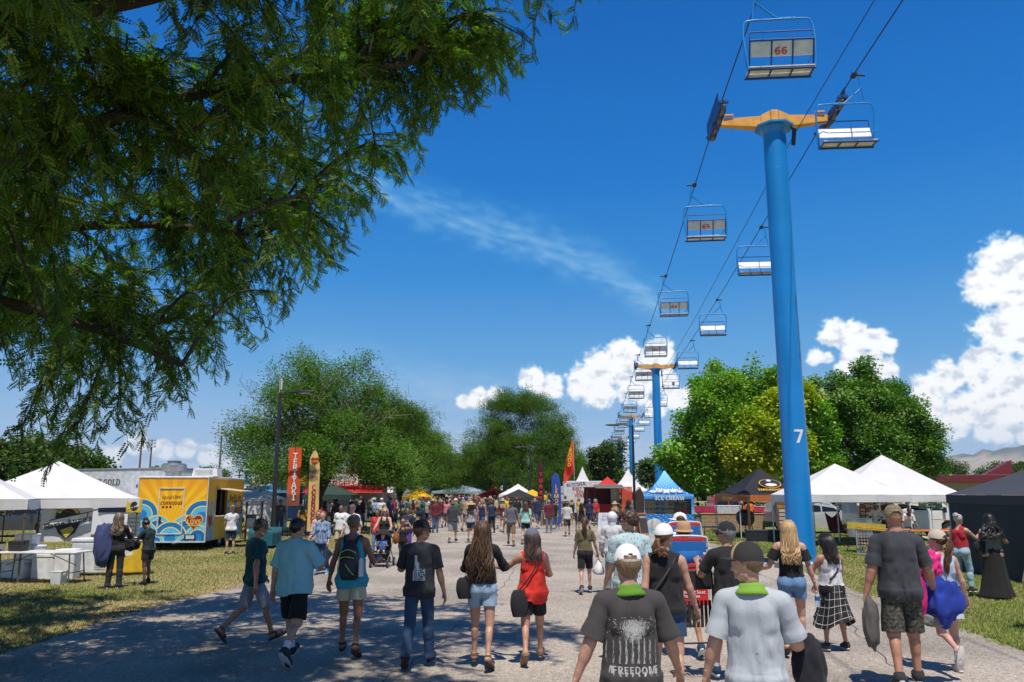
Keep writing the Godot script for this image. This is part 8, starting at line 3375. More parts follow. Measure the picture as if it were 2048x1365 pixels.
	var b8 := person({"label": "young person in a light grey tee and black and tan cap, head turned","sex": "m","h": 1.69,"at": V(1.09,0,-5.65),"yaw": -12.0,"skin": V(.52,.29,.205),"top": {"m": cloth(.42,.46,.50),"hem": .80,"sleeve": .25,"wide": .030,"flare": .1,"fold": .006},"bottom": {"m": blk,"hem": .5},"shoes": dk,"hair": {"line": 1.650,"puff": .008,"rough": .003,"tips": V(.25,.16,.09)},"hair_color": V(.11,.065,.04),"cap": {"m": mat(Color.WHITE,.9),"brim_m": cloth(.02,.02,.022),"tall": .122,"tip": 5.0,"curve": .004,"panels": Color(.02,.02,.023),"front": Color(.42,.30,.16),"front_w": .95},"pose": wk(.7,false,{"look": 72.0,"nod": -4.0,"la": [-6.0,16.0,14.0,.0],"ra": [14.0,16.0,62.0,10.0]})})
	gaiter(b8,cloth(.18,.36,.04))
	var wc := person({"label": "person in a white cap and black sleeveless blouse with denim shorts","sex": "f","h": 1.70,"at": V(.80,0,-8.7),"yaw": -4.0,"fat": .020,"skin": V(.50,.28,.20),"top": {"m": cloth(.012,.012,.014),"cut": "tank","scoop": 1.48,"strap": .055,"hem": .88,"loose": 1.0,"flare": .16},"bottom": {"m": jean,"hem": .64},"shoes": wshoe,"hair": {"kind": "pony","length": .22,"n": 44,"root": V(0,1.62,.105),"wave": .03,"tips": V(.20,.10,.05)},"hair_color": V(.075,.035,.018),"cap": {"m": cloth(.72,.72,.73),"tip": 5.0},"pose": wk(.8,false,{"look": -30.0,"ra": [10.0,16.0,12.0,.0]})})
	var fl := person({"label": "person in a mint shirt patterned with pink flamingos","sex": "m","h": 1.80,"at": V(.55,0,-10.6),"yaw": 12.0,"fat": .022,"skin": fair,"top": {"m": pattern("flamingo",func(u,v):
		var q: float = sin(u * 31.0) * sin(v * 27.0 + sin(u * 14.0))
		return Color(.60,.78,.79) if q < .45 else (Color(.90,.62,.69) if q < .88 else Color(.12,.13,.16)),2.2),"hem": .84,"sleeve": .25},"bottom": {"m": cloth(.06,.06,.07),"hem": .5},"shoes": dk,"hair": {"puff": .026,"rough": .02,"tips": V(.10,.055,.03)},"hair_color": V(.04,.022,.014),"shades": true,"pose": wk(.7,true,{"look": 40.0})})
	var bc := person({"label": "person in sun hat and blue trainers carrying a folded beach chair on the back","sex": "f","h": 1.60,"at": V(1.30,0,-11.2),"yaw": 6.0,"fat": .015,"skin": V(.42,.215,.125),"top": {"m": cloth(.10,.12,.18),"hem": .86},"bottom": {"m": cloth(.02,.022,.025),"hem": .60,"flare": .015},"shoes": nshoe,"hair": {"line": 1.63},"cap": {"kind": "straw","m": cloth(.46,.27,.15),"brim": .14},"pose": wk(.7,false)})
	beach_chair("red and blue folded beach chair with a white slogan, below a sun hat",on_x(bc,1) * Transform3D(Basis(),V(0,1.22,.20)),true)
	var b2 := person({"label": "person in a white cap walking ahead with another beach chair","sex": "f","h": 1.70,"at": V(1.50,0,-13.4),"yaw": 10.0,"skin": fair,"top": {"m": cloth(.5,.05,.05),"hem": .86},"bottom": {"m": blk,"hem": .12,"name": "leggings","flare": .0},"shoes": dk,"hair": {"line": 1.62},"cap": {"m": cloth(.72,.71,.68),"turn": 75.0},"pose": wk(.8,true)})
	beach_chair("red and blue folded beach chair carried by the person in white cap ahead",on_x(b2,1) * Transform3D(Basis(),V(0,1.26,.20)),false)
	var om := person({"label": "older person in a black tee and black cap carrying a black folding chair","sex": "m","h": 1.72,"at": V(1.62,0,-9.7),"yaw": 14.0,"skin": V(.44,.23,.15),"top": {"m": cloth(.016,.016,.018),"hem": .84},"bottom": {"m": blk,"hem": .52,"flare": .03},"sock": [wht,.15],"shoes": {"m": cloth(.008,.045,.10),"sole": cloth(.55,.6,.65),"sole_h": .035},"hair": {"line": 1.62,"tips": V(.35,.34,.33)},"hair_color": V(.16,.155,.15),"cap": {"m": cloth(.012,.014,.022),"tip": 4.0},"shades": true,"hands": ["r","g"],"pose": wk(1.0,false,{"look": 42.0,"la": [30.0,22.0,92.0,5.0]})})
	var fc := thing("folding_chair","black folded metal chair held at the side of the older person","folding chair",on(om,8,V(-.50,.95,.0)) + V(-.05,-.50,.08),.25)
	var g := Geo.new()
	for s in [-1.0,1.0]:
		g.tube(spline([V(.20 * s,-.50,.0),V(.20 * s,.30,.02),V(.15 * s,.42,.02),V(0,.44,.02)],4),.013,6)
		g.tube([V(.225 * s,-.50,.06),V(.225 * s,.20,-.02)],.012,6)
	g.tube([V(-.22,-.40,.05),V(.22,-.40,.05)],.010,6)
	obj("frame",g,paint(.02,.02,.02,.3),fc)
	bx("backrest",paint(.025,.025,.027,.5),fc,V(0,.30,.035),V(.36,.22,.02),Basis(),.008)
	for k in 7:
		bx("seat_slat",paint(.025,.025,.027,.5),fc,V(-.15 + .05 * k,-.08,.04),V(.034,.30,.015),Basis(),.004)
	var bl := person({"label": "blonde person in a black off-shoulder top and denim shorts holding a bottle","sex": "f","h": 1.66,"at": V(2.72,0,-11.4),"yaw": -10.0,"skin": V(.53,.30,.22),"top": {"m": cloth(.010,.010,.012),"cut": "off","sleeve": .19,"wide": .035,"hem": 1.0,"loose": .6,"flare": .05},"bottom": {"m": cloth(.12,.24,.42),"hem": .71,"flare": .012},"shoes": sandal,"hair": {"kind": "long","length": .30,"spread": .11,"n": 160,"thick": .008,"wave": .028,"tips": V(.66,.47,.24)},"hair_color": V(.36,.22,.10),"hands": ["g","r"],"pose": wk(.5,true,{"la": [6.0,24.0,50.0,-30.0],"ra": [2.0,16.0,10.0,.0]})})
	var wb := thing("water_bottle","clear water bottle with a blue label in the blonde person's hand","bottle",on(bl,7,(bl.b as Base).piv[7] + ARM * .10) + V(0,-.20,0),.0)
	g = Geo.new()
	g.lathe([U(.0,0),U(.032,0),U(.033,.15),U(.014,.20),U(.014,.22),U(.0,.22)],16)
	var gl := mat(Color(.85,.9,.95,.35),.05)
	gl.transparency = BaseMaterial3D.TRANSPARENCY_ALPHA
	obj("bottle",g,gl,wb)
	g = Geo.new()
	g.lathe([U(.0335,.08),U(.0335,.13)],16)
	obj("label_band",g,paint(.02,.12,.4),wb)
	var plaid := cached("plaid",func():
		var m := mat(Color.WHITE,.9)
		m.albedo_texture = picture(512,256,func(u,v):
			var a: float = absf(fposmod(u * 16.0 + v * .6,1.0) - .5)
			var b: float = absf(fposmod(v * 6.0,1.0) - .5)
			return Color(.80,.80,.80) if a < .035 or b < .03 else Color(.10,.10,.115))
		return m)
	var ps := person({"label": "person in a white camisole with a black and white checked skirt","sex": "f","h": 1.49,"at": V(3.34,0,-11.8),"yaw": 14.0,"fat": .018,"skin": V(.42,.225,.145),"top": {"m": cloth(.66,.66,.67),"cut": "tank","scoop": 1.36,"strap": .020,"hem": .98},"skirt": {"m": plaid,"waist": 1.06,"hem": .40,"flare": .10,"folds": .035,"uneven": .09},"bottom": {"m": blk,"hem": .70},"shoes": dk,"hair": {"kind": "bob","length": .16,"spread": .10,"n": 60},"hair_color": V(.018,.012,.012),"cap": {"m": blk,"tip": 6.0},"pose": {"rl": [2.0,4.0,.0,5.0],"ll": [-2.0,3.0,.0,5.0],"la": [28.0,22.0,85.0,30.0],"ra": [20.0,14.0,80.0,20.0],"look": 20.0,"nod": -12.0}})
	var cm := person({"label": "tall person in a charcoal tee, camouflage shorts and camouflage cap","sex": "m","h": 1.88,"at": V(3.46,0,-9.6),"yaw": -6.0,"fat": .018,"limb": .004,"skin": V(.42,.205,.135),"top": {"m": cloth(.040,.044,.055),"hem": .84,"sleeve": .25,"fold": .008},"bottom": {"m": pattern("camo",func(u,v):
		var q: float = sin(u * 19.0 + sin(v * 13.0) * 2.0) + sin(v * 25.0 + sin(u * 18.8) * 1.6)
		return Color(.24,.24,.22) if q > .5 else (Color(.36,.35,.30) if q > -.6 else Color(.15,.15,.14)),3.0),"hem": .50,"flare": .035},"shoes": dk,"hair": {"kind": "bald"},"cap": {"m": pattern("camo2",func(u,v):
		var q: float = sin(u * 25.0 + sin(v * 19.0) * 2.0) + sin(v * 31.0)
		return Color(.52,.47,.36) if q > .0 else Color(.36,.33,.26),6.0),"open": true,"tip": 6.0},"hands": ["g","g"],"pose": wk(.5,true,{"la": [-6.0,16.0,12.0,.0],"ra": [4.0,20.0,26.0,.0]})})
	var la := on(cm,8,(cm.b as Base).piv[8] + ARM * V(-1,1,1) * .12)
	var ra := on(cm,7,(cm.b as Base).piv[7] + ARM * .12)
	blob("rolled_jacket","rolled grey jacket held in the tall person's hand","jacket",la + V(.05,-.20,.03),V(.085,.27,.085),cloth(.11,.10,.095),5,.3)
	blob("bundled_jacket","bundled royal blue jacket held in the tall person's hand","jacket",ra + V(.08,-.06,.02),V(.20,.24,.13),cloth(.010,.035,.30),8,.55,.3,2.4)
	blob("folded_cap","grey folded cap hanging below the blue jacket","cap",ra + V(-.06,-.25,.06),V(.13,.07,.05),cloth(.20,.20,.20),9,.25,-.4)
	var rm := person({"label": "person in a pale blue romper with a long ponytail and beige cap","sex": "f","h": 1.60,"at": V(4.30,0,-10.55),"yaw": 4.0,"fat": .008,"skin": V(.54,.31,.235),"top": {"m": cloth(.40,.47,.60),"cut": "tank","scoop": 1.44,"strap": .045,"hem": .94,"loose": .5},"skirt": {"m": cloth(.43,.50,.62),"waist": 1.06,"hem": .68,"flare": .05,"folds": .012,"pleats": 9.0},"shoes": {"m": cloth(.62,.50,.46),"sole": cloth(.66,.62,.58),"top": .06},"hair": {"kind": "pony","length": .42,"n": 46,"root": V(.0,1.68,.112),"wave": .014,"tips": V(.16,.07,.035)},"hair_color": V(.05,.022,.012),"cap": {"m": cloth(.46,.41,.34),"open": true,"tip": 6.0},"pose": {"rl": [4.0,5.0,.0,1.0],"ll": [-10.0,55.0,-20.0,.0],"ra": [4.0,20.0,16.0,.0],"la": [30.0,16.0,70.0,20.0],"look": 34.0}})
	blob("pink_bundle","hot pink ruffled garment carried against the romper wearer's shoulder","garment",on(rm,1,V(-.17,1.36,.09)),V(.13,.15,.10),cloth(.75,.02,.22),14,.5,.0,4.0)
	blob("pink_wrap","long hot pink wrap hanging beside the tall person's arm","garment",on(rm,1,V(-.27,1.05,.02)),V(.10,.34,.08),cloth(.72,.02,.20),15,.3,.0,2.6)
	# --- at the charcoal tent
	var ch := person({"label": "person with black curly hair, bare back and long black skirt at the charcoal tent","sex": "f","h": 1.62,"at": V(8.22,0,-17.6),"yaw": -14.0,"fat": .022,"skin": V(.40,.215,.13),"top": {"m": cloth(.16,.16,.165),"cut": "off","sleeve": -.2,"hem": .98},"skirt": {"m": cloth(.010,.010,.011),"waist": 1.08,"hem": .04,"flare": .14,"folds": .02,"pleats": 11.0},"shoes": sandal,"hair": {"kind": "long","length": .22,"spread": .15,"n": 130,"wave": .13,"puff": .035,"thick": .015},"hair_color": V(.010,.008,.008),"pose": {"ra": [40.0,26.0,40.0,.0],"la": [20.0,14.0,60.0,20.0]}})
	handbag("round black bag on the hip of the curly haired person",on(ch,0,V(-.24,.92,.10)),.4,V(.30,.26,.12),blk,[on(ch,0,V(-.24,1.16,.10)),on(ch,1,V(-.14,1.38,.12)),on(ch,1,V(.0,1.50,.07))])
	person({"label": "person with a silver bun, red dotted top and pale jeans at the charcoal tent","sex": "f","h": 1.60,"at": V(8.05,0,-18.6),"yaw": -50.0,"skin": fair,"top": {"m": cloth(.42,.015,.03),"cut": "tank","hem": 1.02,"strap": .05},"bottom": {"m": cloth(.30,.44,.54),"hem": .12,"waist": 1.06,"name": "jeans"},"shoes": dk,"hair": {"kind": "bun","root": V(0,1.74,.06),"n": 40,"thick": .012,"tips": V(.6,.57,.54)},"hair_color": V(.30,.28,.27),"pose": {"ra": [50.0,20.0,70.0,.0],"rl": [12.0,14.0,.0,1.0]}})
	person({"label": "person cut off by the frame with a bare arm and black tank top","sex": "f","h": 1.62,"at": V(7.02,0,-13.5),"yaw": 10.0,"skin": V(.48,.27,.19),"top": {"m": blk,"cut": "tank"},"bottom": {"m": jean,"hem": .5},"shoes": dk,"hair": {"kind": "long","length": .3},"hair_color": V(.04,.02,.015),"pose": {"la": [.0,16.0,10.0,.0]}})
	# --- hooded person, bag carrier
	var ol := person({"label": "person in an olive tee and black shorts carrying a white plastic bag","sex": "f","h": 1.50,"at": V(-.04,0,-17.7),"yaw": 6.0,"fat": .01,"skin": V(.50,.29,.21),"top": {"m": cloth(.125,.105,.055),"hem": .98,"sleeve": .20},"bottom": {"m": cloth(.013,.013,.016),"hem": .54,"waist": 1.04,"flare": .02},"shoes": dk,"hair": {"kind": "pony","length": .36,"n": 40,"tips": V(.14,.07,.035)},"hair_color": V(.06,.03,.016),"hands": ["g","r"],"pose": wk(.7,true,{"ra": [6.0,18.0,14.0,.0],"look": -14.0})})
	var bg := thing("plastic_bag","white plastic bag hanging from the hand of the olive tee wearer","bag",on(ol,7,(ol.b as Base).piv[7] + ARM * .12),.2)
	g = Geo.new()
	var prof := [U(.0,-.36),U(.09,-.36),U(.115,-.30),U(.10,-.20),U(.05,-.10),U(.02,-.04),U(.012,.0)]
	g.lathe(prof,22,Vector3.ZERO,Basis(),true)
	var bn := noise(17,1.0,2)
	for i in g.v.size(): g.v[i] += V(g.v[i].x,0,g.v[i].z) * .5 * bn.get_noise_3d(g.v[i].x * 14.0,g.v[i].y * 9.0,g.v[i].z * 14.0)
	g.smooth()
	obj("sack",g,canvas(.75,.75,.76),bg)
	var hd := person({"label": "person in a pale grey hooded sweatshirt with the hood up","sex": "m","h": 1.60,"at": V(.55,0,-17.7),"yaw": -4.0,"skin": fair,"top": {"m": cloth(.55,.56,.60),"hem": .84,"sleeve": .53,"wide": .03,"loose": 1.0,"flare": .1,"fold": .012,"name": "sweatshirt"},"bottom": {"m": cloth(.20,.21,.24),"hem": .06,"flare": .03,"name": "trousers"},"shoes": dk,"hair": {"kind": "short","line": 1.50,"puff": .034},"hair_color": V(.55,.56,.60),"pose": wk(.5,false,{"ra": [20.0,12.0,60.0,30.0],"la": [4.0,10.0,20.0,10.0]})})
	# --- by the drink booth
	person({"label": "person with wavy ash hair in a black top, blue shirt slung over one shoulder","sex": "f","h": 1.62,"at": V(-10.5,0,-17.6),"yaw": 20.0,"skin": fair,"top": {"m": blk,"hem": 1.05,"sleeve": .40},"bottom": {"m": cloth(.02,.02,.024),"hem": .06,"waist": 1.02,"flare": .03,"name": "trousers"},"shoes": dk,"hair": {"kind": "long","length": .24,"spread": .12,"n": 80,"wave": .03,"tips": V(.26,.19,.13)},"hair_color": V(.08,.055,.045),"pose": {"look": -30.0,"ra": [36.0,18.0,90.0,10.0],"la": [6.0,14.0,20.0,.0]}})
	blob("slung_shirt","slate blue shirt slung over the shoulder beside the freezers","shirt",V(-10.72,.98,-17.42),V(.19,.46,.14),cloth(.045,.06,.17),21,.35,.2,2.5)
	person({"label": "person in a dark top, black shorts and fishnet tights looking into a bag","sex": "f","h": 1.46,"at": V(-10.2,0,-18.4),"yaw": 70.0,"skin": V(.10,.06,.05),"top": {"m": pattern("specks",func(u,v): return Color(.30,.52,.56) if sin(u * 57.0) * sin(v * 51.0 + u * 20.0) > .8 else Color(.08,.10,.12),3.0),"hem": .92,"sleeve": .2},"bottom": {"m": blk,"hem": .66},"shoes": {"m": blk,"sole": blk,"top": .13,"name": "boot"},"hair": {"kind": "bun","root": V(0,1.76,.02),"n": 50,"thick": .014},"hair_color": V(.012,.01,.01),"pose": {"nod": -32.0,"lean": 8.0,"la": [42.0,14.0,70.0,20.0],"ra": [36.0,14.0,80.0,30.0],"rl": [14.0,12.0,.0,4.0],"ll": [-6.0,4.0,.0,4.0]}})
	blob("black_bag","black slouchy bag held open by the fishnet tights wearer","bag",V(-10.62,.92,-18.35),V(.20,.15,.12),blk,23,.4,.5)
	# --- accessories of the front row
	var bx := on_x(pk,1)
	var bp := thing("backpack","navy backpack with lime zips on the turquoise tank wearer","backpack",Vector3.ZERO)
	bp.transform = (bx * Transform3D(Basis(),V(.01,1.18,.185))).orthonormalized()
	g = Geo.new()
	var rows := []
	for r in 13:
		var s := r / 12.0
		var row := PackedVector3Array()
		for q in 24:
			var a := -TAU * q / 24.0
			var wd := .155 * pow(sin(clampf(.10 + s * .86,0,1) * PI),.42) * (1.0 - .22 * s)
			row.push_back(V(cos(a) * wd,-.25 + .50 * s,sin(a) * wd * .62))
		rows.append(row)
	g.grid(rows,true)
	obj("body",g,cloth(.022,.026,.045),bp)
	g = Geo.new()
	g.ellipsoid(V(0,-.09,.085),V(.105,.125,.05),18,12)
	obj("front_pocket",g,cloth(.03,.035,.055),bp)
	var lime := cloth(.50,.56,.02)
	for z in [[V(-.10,.10,.085),V(.0,.14,.10),V(.10,.10,.085)],[V(-.12,.02,.085),V(-.02,.05,.12),V(.09,.03,.10)],[V(-.02,-.04,.14),V(.04,-.12,.14),V(.09,-.18,.11)],[V(-.14,-.16,.06),V(-.13,.0,.07),V(-.10,.10,.085)]]:
		g = Geo.new()
		strap(g,z,.006)
		obj("zip",g,lime,bp)
	for s in [-1.0,1.0]:
		g = Geo.new()
		strap(g,[V(.07 * s,.22,.0),V(.10 * s,.30,-.10),V(.12 * s,.24,-.26),V(.13 * s,.02,-.31)],.020)
		obj("strap",g,cloth(.02,.022,.03),bp)
	g = Geo.new()
	g.lathe([U(.0,-.2),U(.034,-.2),U(.034,-.02),U(.016,.03),U(.0,.035)],14,V(.165,0,.03))
	obj("bottle",g,paint(.5,.6,.65,.15),bp)
	handbag("black crossbody bag at the hip of the black sweatshirt wearer",on(bs,0,V(-.205,.80,.13)),.5,V(.21,.25,.11),cloth(.014,.014,.017),[on(bs,0,V(-.22,1.06,.08)),on(bs,1,V(-.04,1.16,.17)),on(bs,1,V(.10,1.38,.16))])
	handbag("black bucket bag at the hip of the red top wearer",on(rd,0,V(-.20,.60,.16)),.5,V(.22,.32,.13),cloth(.016,.017,.021),[on(rd,0,V(-.23,.92,.12)),on(rd,1,V(-.08,1.12,.19)),on(rd,1,V(.10,1.40,.15)),on(rd,1,V(.12,1.47,.03))])
	g = Geo.new()
	strap(g,[on(wc,0,V(-.20,1.0,.12)),on(wc,1,V(-.02,1.22,.18)),on(wc,1,V(.12,1.44,.09))],.012)
	tag(obj("bag_strap",g,cloth(.05,.04,.05)),"dark strap across the back of the white cap wearer","strap")
	g = Geo.new()
	strap(g,[on(ps,0,V(-.10,1.08,.16)),on(ps,1,V(.05,1.22,.14)),on(ps,1,V(.12,1.42,.06))],.014)
	tag(obj("bag_strap",g,cloth(.03,.03,.035)),"dark strap across the white camisole","strap")
	blob("dark_jacket","black jacket draped over the forearm of the light grey tee wearer","jacket",on(b8,5,(b8.b as Base).piv[5] + ARM * .17) + V(.06,-.13,.04),V(.10,.20,.12),cloth(.013,.014,.020),33,.4,.4,2.6)
	mid_people(fair,tan,brown,pale,blk,denim,jean,wht,gry,dk,wshoe,nshoe)

func mid_people(fair: Vector3,tan: Vector3,brown: Vector3,pale: Vector3,blk: Material,denim: Material,jean: Material,wht: Material,gry: Material,dk: Dictionary,wshoe: Dictionary,nshoe: Dictionary) -> void:
	# label, sex, height, x, z, yaw, skin, top [material, cut, sleeve], bottom [material, hem], hair kind, hair colour, extra
	var br := V(.06,.03,.018)
	var bk := V(.014,.011,.010)
	var bd := V(.36,.25,.13)
	var rdh := V(.22,.055,.02)
	var blouse := pattern("blouse",func(u,v):
		var q: float = sin(u * 38.0 + sin(v * 25.0) * 2.0) * sin(v * 31.0 + sin(u * 19.0))
		return Color(.62,.70,.78) if q > .25 else (Color(.36,.46,.62) if q > -.4 else Color(.25,.33,.45)),2.6)
	var check := pattern("check",func(u,v): return Color(.72,.72,.75) if absf(fposmod(u * 8.0,1.0) - .5) < .12 or absf(fposmod(v * 8.0,1.0) - .5) < .12 else Color(.10,.13,.22),1.6)
	var grey_print := pattern("greyprint",func(u,v): return Color(.62,.62,.64) if sin(u * 31.0) * sin(v * 37.0) > -.3 else Color(.40,.41,.45),2.0)
	var sunny := pattern("sunny",func(u,v): return Color(.75,.55,.08) if sin(u * 44.0) * sin(v * 44.0) > .35 else Color(.09,.08,.08),2.4)
	var straw := cloth(.52,.38,.19)
	var L := [
		["person in a blue patterned blouse and jeans coming towards the camera","f",1.53,-6.9,-21.0,176,fair,[blouse,"crew",.42],[jean,.06],"short",rdh,{"fat": .03,"shoes": {"m": cloth(.12,.3,.5),"sole": wht},"pose": wk(.5,true,{"ra": [16.0,18.0,50.0,10.0]})}],
		["red haired person in a pale pink top tilting the head","f",1.56,-7.35,-22.0,168,fair,[cloth(.55,.38,.38),"crew",.3],[jean,.1],"long",rdh,{"pose": wk(.4,false,{"cock": 16.0,"nod": -10.0})}],
		["person in a white tee with backpack straps coming towards the camera","m",1.62,-8.4,-27.5,178,brown,[wht,"crew",.24],[cloth(.42,.34,.22),.5],"short",bk,{"pose": wk(.8,true)}],
		["older person in a grey cap and white tee with red print","m",1.66,-7.05,-24.2,176,fair,[cloth(.62,.62,.62),"crew",.24],[cloth(.36,.33,.26),.5],"short",V(.3,.3,.3),{"fat": .035,"cap": {"m": cloth(.09,.08,.09)},"print": "YES","pc": Color(.6,.08,.08),"pose": wk(.6,false)}],
		["person in a black camisole and sunglasses pushing a stroller","f",1.56,-6.15,-24.6,184,fair,[blk,"tank",.0],[blk,.12],"long",bd,{"fat": .028,"shades": true,"hairlen": .16,"pose": wk(.4,true,{"ra": [32.0,18.0,44.0,10.0],"la": [32.0,18.0,44.0,10.0],"look": 14.0})}],
		["child in a black top and shorts shading the eyes with one hand","f",1.24,-5.5,-24.3,188,tan,[blk,"tank",.0],[cloth(.02,.02,.02),.62],"short",br,{"shades": true,"pose": wk(.4,false,{"la": [96.0,52.0,128.0,10.0],"ra": [10.0,24.0,40.0,.0]})}],
		["child in a bright red tee beside the stroller","m",1.46,-7.05,-27.2,180,brown,[cloth(.52,.035,.045),"crew",.24],[denim,.12],"short",bk,{"print": "UCLA","pc": Color(.85,.55,.55),"pose": wk(.5,true)}],
		["child in a navy tee with white lettering behind the stroller","m",1.52,-6.05,-27.4,178,brown,[cloth(.012,.02,.05),"crew",.24],[cloth(.10,.03,.22),.3],"short",bk,{"print": "VANS","pc": Color(.8,.8,.82),"pose": wk(.5,false)}],
		["person in a white blouse and navy shorts at the yellow trailer","f",1.62,-12.25,-27.4,30,fair,[cloth(.62,.62,.64),"crew",.12],[cloth(.012,.035,.07),.56],"bun",V(.28,.16,.09),{"pose": {"la": [14.0,12.0,60.0,20.0],"ra": [30.0,14.0,70.0,10.0]}}],
		["person in a charcoal tee, grey shorts and brown fedora walking away","m",1.66,-5.66,-34.5,4,fair,[cloth(.035,.04,.05),"crew",.26],[cloth(.22,.23,.27),.48],"short",br,{"fat": .035,"cap": {"kind": "straw","m": cloth(.20,.10,.05),"brim": .15},"pose": wk(.8,true)}],
		["person in a wide straw hat and printed white top walking away","f",1.60,-4.9,-34.6,0,fair,[grey_print,"crew",.2],[cloth(.03,.045,.08),.62],"long",br,{"fat": .02,"cap": {"kind": "straw","m": straw,"brim": .24},"pose": wk(.5,false)}],
		["person in a grey tee and khaki shorts walking away beside the mint tee wearer","m",1.73,-3.0,-32.6,0,tan,[cloth(.11,.11,.14),"crew",.26],[cloth(.20,.135,.065),.46],"short",br,{"fat": .012,"cap": {"m": blk,"turn": 180.0},"pose": wk(.9,false)}],
		["person in a mint green tee and black shorts with bushy brown hair","f",1.66,-2.5,-33.8,0,fair,[cloth(.30,.56,.52),"crew",.22],[blk,.62],"long",br,{"fat": .02,"hairlen": .2,"pose": wk(.8,true)}],
		["person in a cream tee and olive shorts walking near the lawn corner","m",1.58,-.93,-40.0,8,tan,[cloth(.50,.50,.46),"crew",.25],[cloth(.055,.06,.035),.5],"short",br,{"pose": wk(.8,true)}],
		["person in a black tank with a brown shoulder bag by the blue sandwich board","f",1.46,-.25,-43.0,0,fair,[blk,"tank",.0],[jean,.66],"long",bk,{"pose": wk(.4,false)}],
		["person in a lime tee and black trousers walking beside another in lime","m",1.60,-9.85,-49.2,0,tan,[cloth(.48,.72,.02),"crew",.26],[blk,.06],"short",br,{"fat": .02,"pose": wk(.8,true)}],
		["person in a lime tee walking on the lawn side of the pair in lime","m",1.54,-9.15,-49.6,0,fair,[cloth(.44,.68,.03),"crew",.26],[cloth(.03,.03,.03),.3],"short",br,{"fat": .02,"pose": wk(.8,false)}],
		["person in a flowered hat and purple top with short denim shorts","f",1.50,-9.7,-54.0,0,fair,[cloth(.12,.035,.16),"tank",.0],[denim,.68],"short",br,{"fat": .03,"cap": {"kind": "straw","m": cloth(.42,.36,.40),"brim": .19},"pose": wk(.7,true)}],
		["person with a grey backpack and dark cap in the middle of the road","m",1.62,-6.1,-47.5,0,fair,[cloth(.14,.15,.17),"crew",.26],[cloth(.10,.08,.05),.5],"short",br,{"cap": {"m": blk},"pose": wk(.7,true)}],
		["person in a black and yellow flowered top with denim shorts","f",1.55,-5.3,-48.0,0,fair,[sunny,"crew",.2],[denim,.66],"long",bd,{"pose": wk(.8,false)}],
		["person in a checked shirt standing by the locust trunk","m",1.78,-14.1,-40.5,170,brown,[check,"crew",.3],[jean,.06],"short",bk,{"pose": {"ra": [10.0,18.0,40.0,20.0]}}],
		["person in a dark grey shirt standing beside the checked shirt wearer","m",1.72,-15.0,-39.0,200,brown,[cloth(.06,.065,.08),"crew",.26],[jean,.06],"short",bk,{"pose": {}}],
		["person in a mustard shirt with their back to the lamp post","f",1.50,-13.5,-38.0,20,tan,[cloth(.36,.17,.02),"crew",.3],[cloth(.05,.05,.05),.3],"long",bk,{"pose": {}}],
		["child crouched beside the lamp post in a yellow top","f",1.0,-15.5,-36.0,150,tan,[cloth(.5,.35,.03),"crew",.2],[blk,.5],"long",bk,{"pose": {"lean": 24.0,"rl": [40.0,60.0,10.0,4.0],"ll": [40.0,60.0,10.0,4.0]}}],
		["worker in a bright orange tee under the black tent","m",1.72,9.0,-46.2,30,brown,[cloth(.74,.17,.015),"crew",.25],[blk,.5],"short",bk,{"cap": {"m": blk},"pose": {"la": [30.0,14.0,100.0,20.0]}}],
		["cook in a white tee working at the table under the white tent","f",1.62,11.9,-35.0,160,V(.16,.075,.045),[wht,"crew",.24],[jean,.1],"bun",bk,{"pose": {"ra": [34.0,16.0,60.0,30.0],"la": [30.0,16.0,60.0,30.0],"lean": 8.0}}],
		["cook in a white tee and dark apron seen from behind under the tent","m",1.68,13.0,-34.5,10,V(.16,.075,.045),[cloth(.55,.55,.55),"crew",.24],[blk,.1],"short",bk,{"pose": {"ra": [24.0,14.0,60.0,10.0]}}],
		["cook bending over the orange edged table in a white tee","m",1.60,12.4,-33.2,186,V(.17,.08,.05),[wht,"crew",.22],[gry,.1],"short",bk,{"pose": {"lean": 42.0,"nod": 12.0,"ra": [40.0,16.0,40.0,.0],"la": [44.0,16.0,40.0,.0]}}],
		["person leaning out of the serving counter of the white trailer","f",1.60,-2.0,-60.0,10,fair,[blk,"tank",.0],[jean,.6],"long",br,{"pose": {}}],
		["seated-looking person in pink beside the dark sandwich board","f",1.35,-1.6,-50.5,160,fair,[cloth(.55,.3,.3),"tank",.0],[denim,.6],"short",bd,{"pose": {}}]]
	for e in L:
		var x: Dictionary = e[11]
		var d := {"label": e[0],"sex": e[1],"h": e[2],"lod": 1,"at": V(e[3],0,e[4]),"yaw": float(e[5]),"skin": e[6],"top": {"m": e[7][0],"cut": e[7][1],"sleeve": e[7][2],"hem": .86},"bottom": {"m": e[8][0],"hem": e[8][1],"name": "shorts" if e[8][1] > .4 else "trousers"},"shoes": x.get("shoes",dk),"hair": {"kind": e[9],"length": x.get("hairlen",.26),"thick": .017,"root": V(0,1.72,.09)},"hair_color": e[10],"pose": x.get("pose",{}),"fat": x.get("fat",.005)}
		for k in ["cap","shades"]:
			if x.has(k): d[k] = x[k]
		if x.has("print"): d.top["print"] = {"m": word_print(x.print,x.pc),"rect": Rect2(-.12,1.12,.24,.26),"back": false}
		person(d)
	stroller(dk)

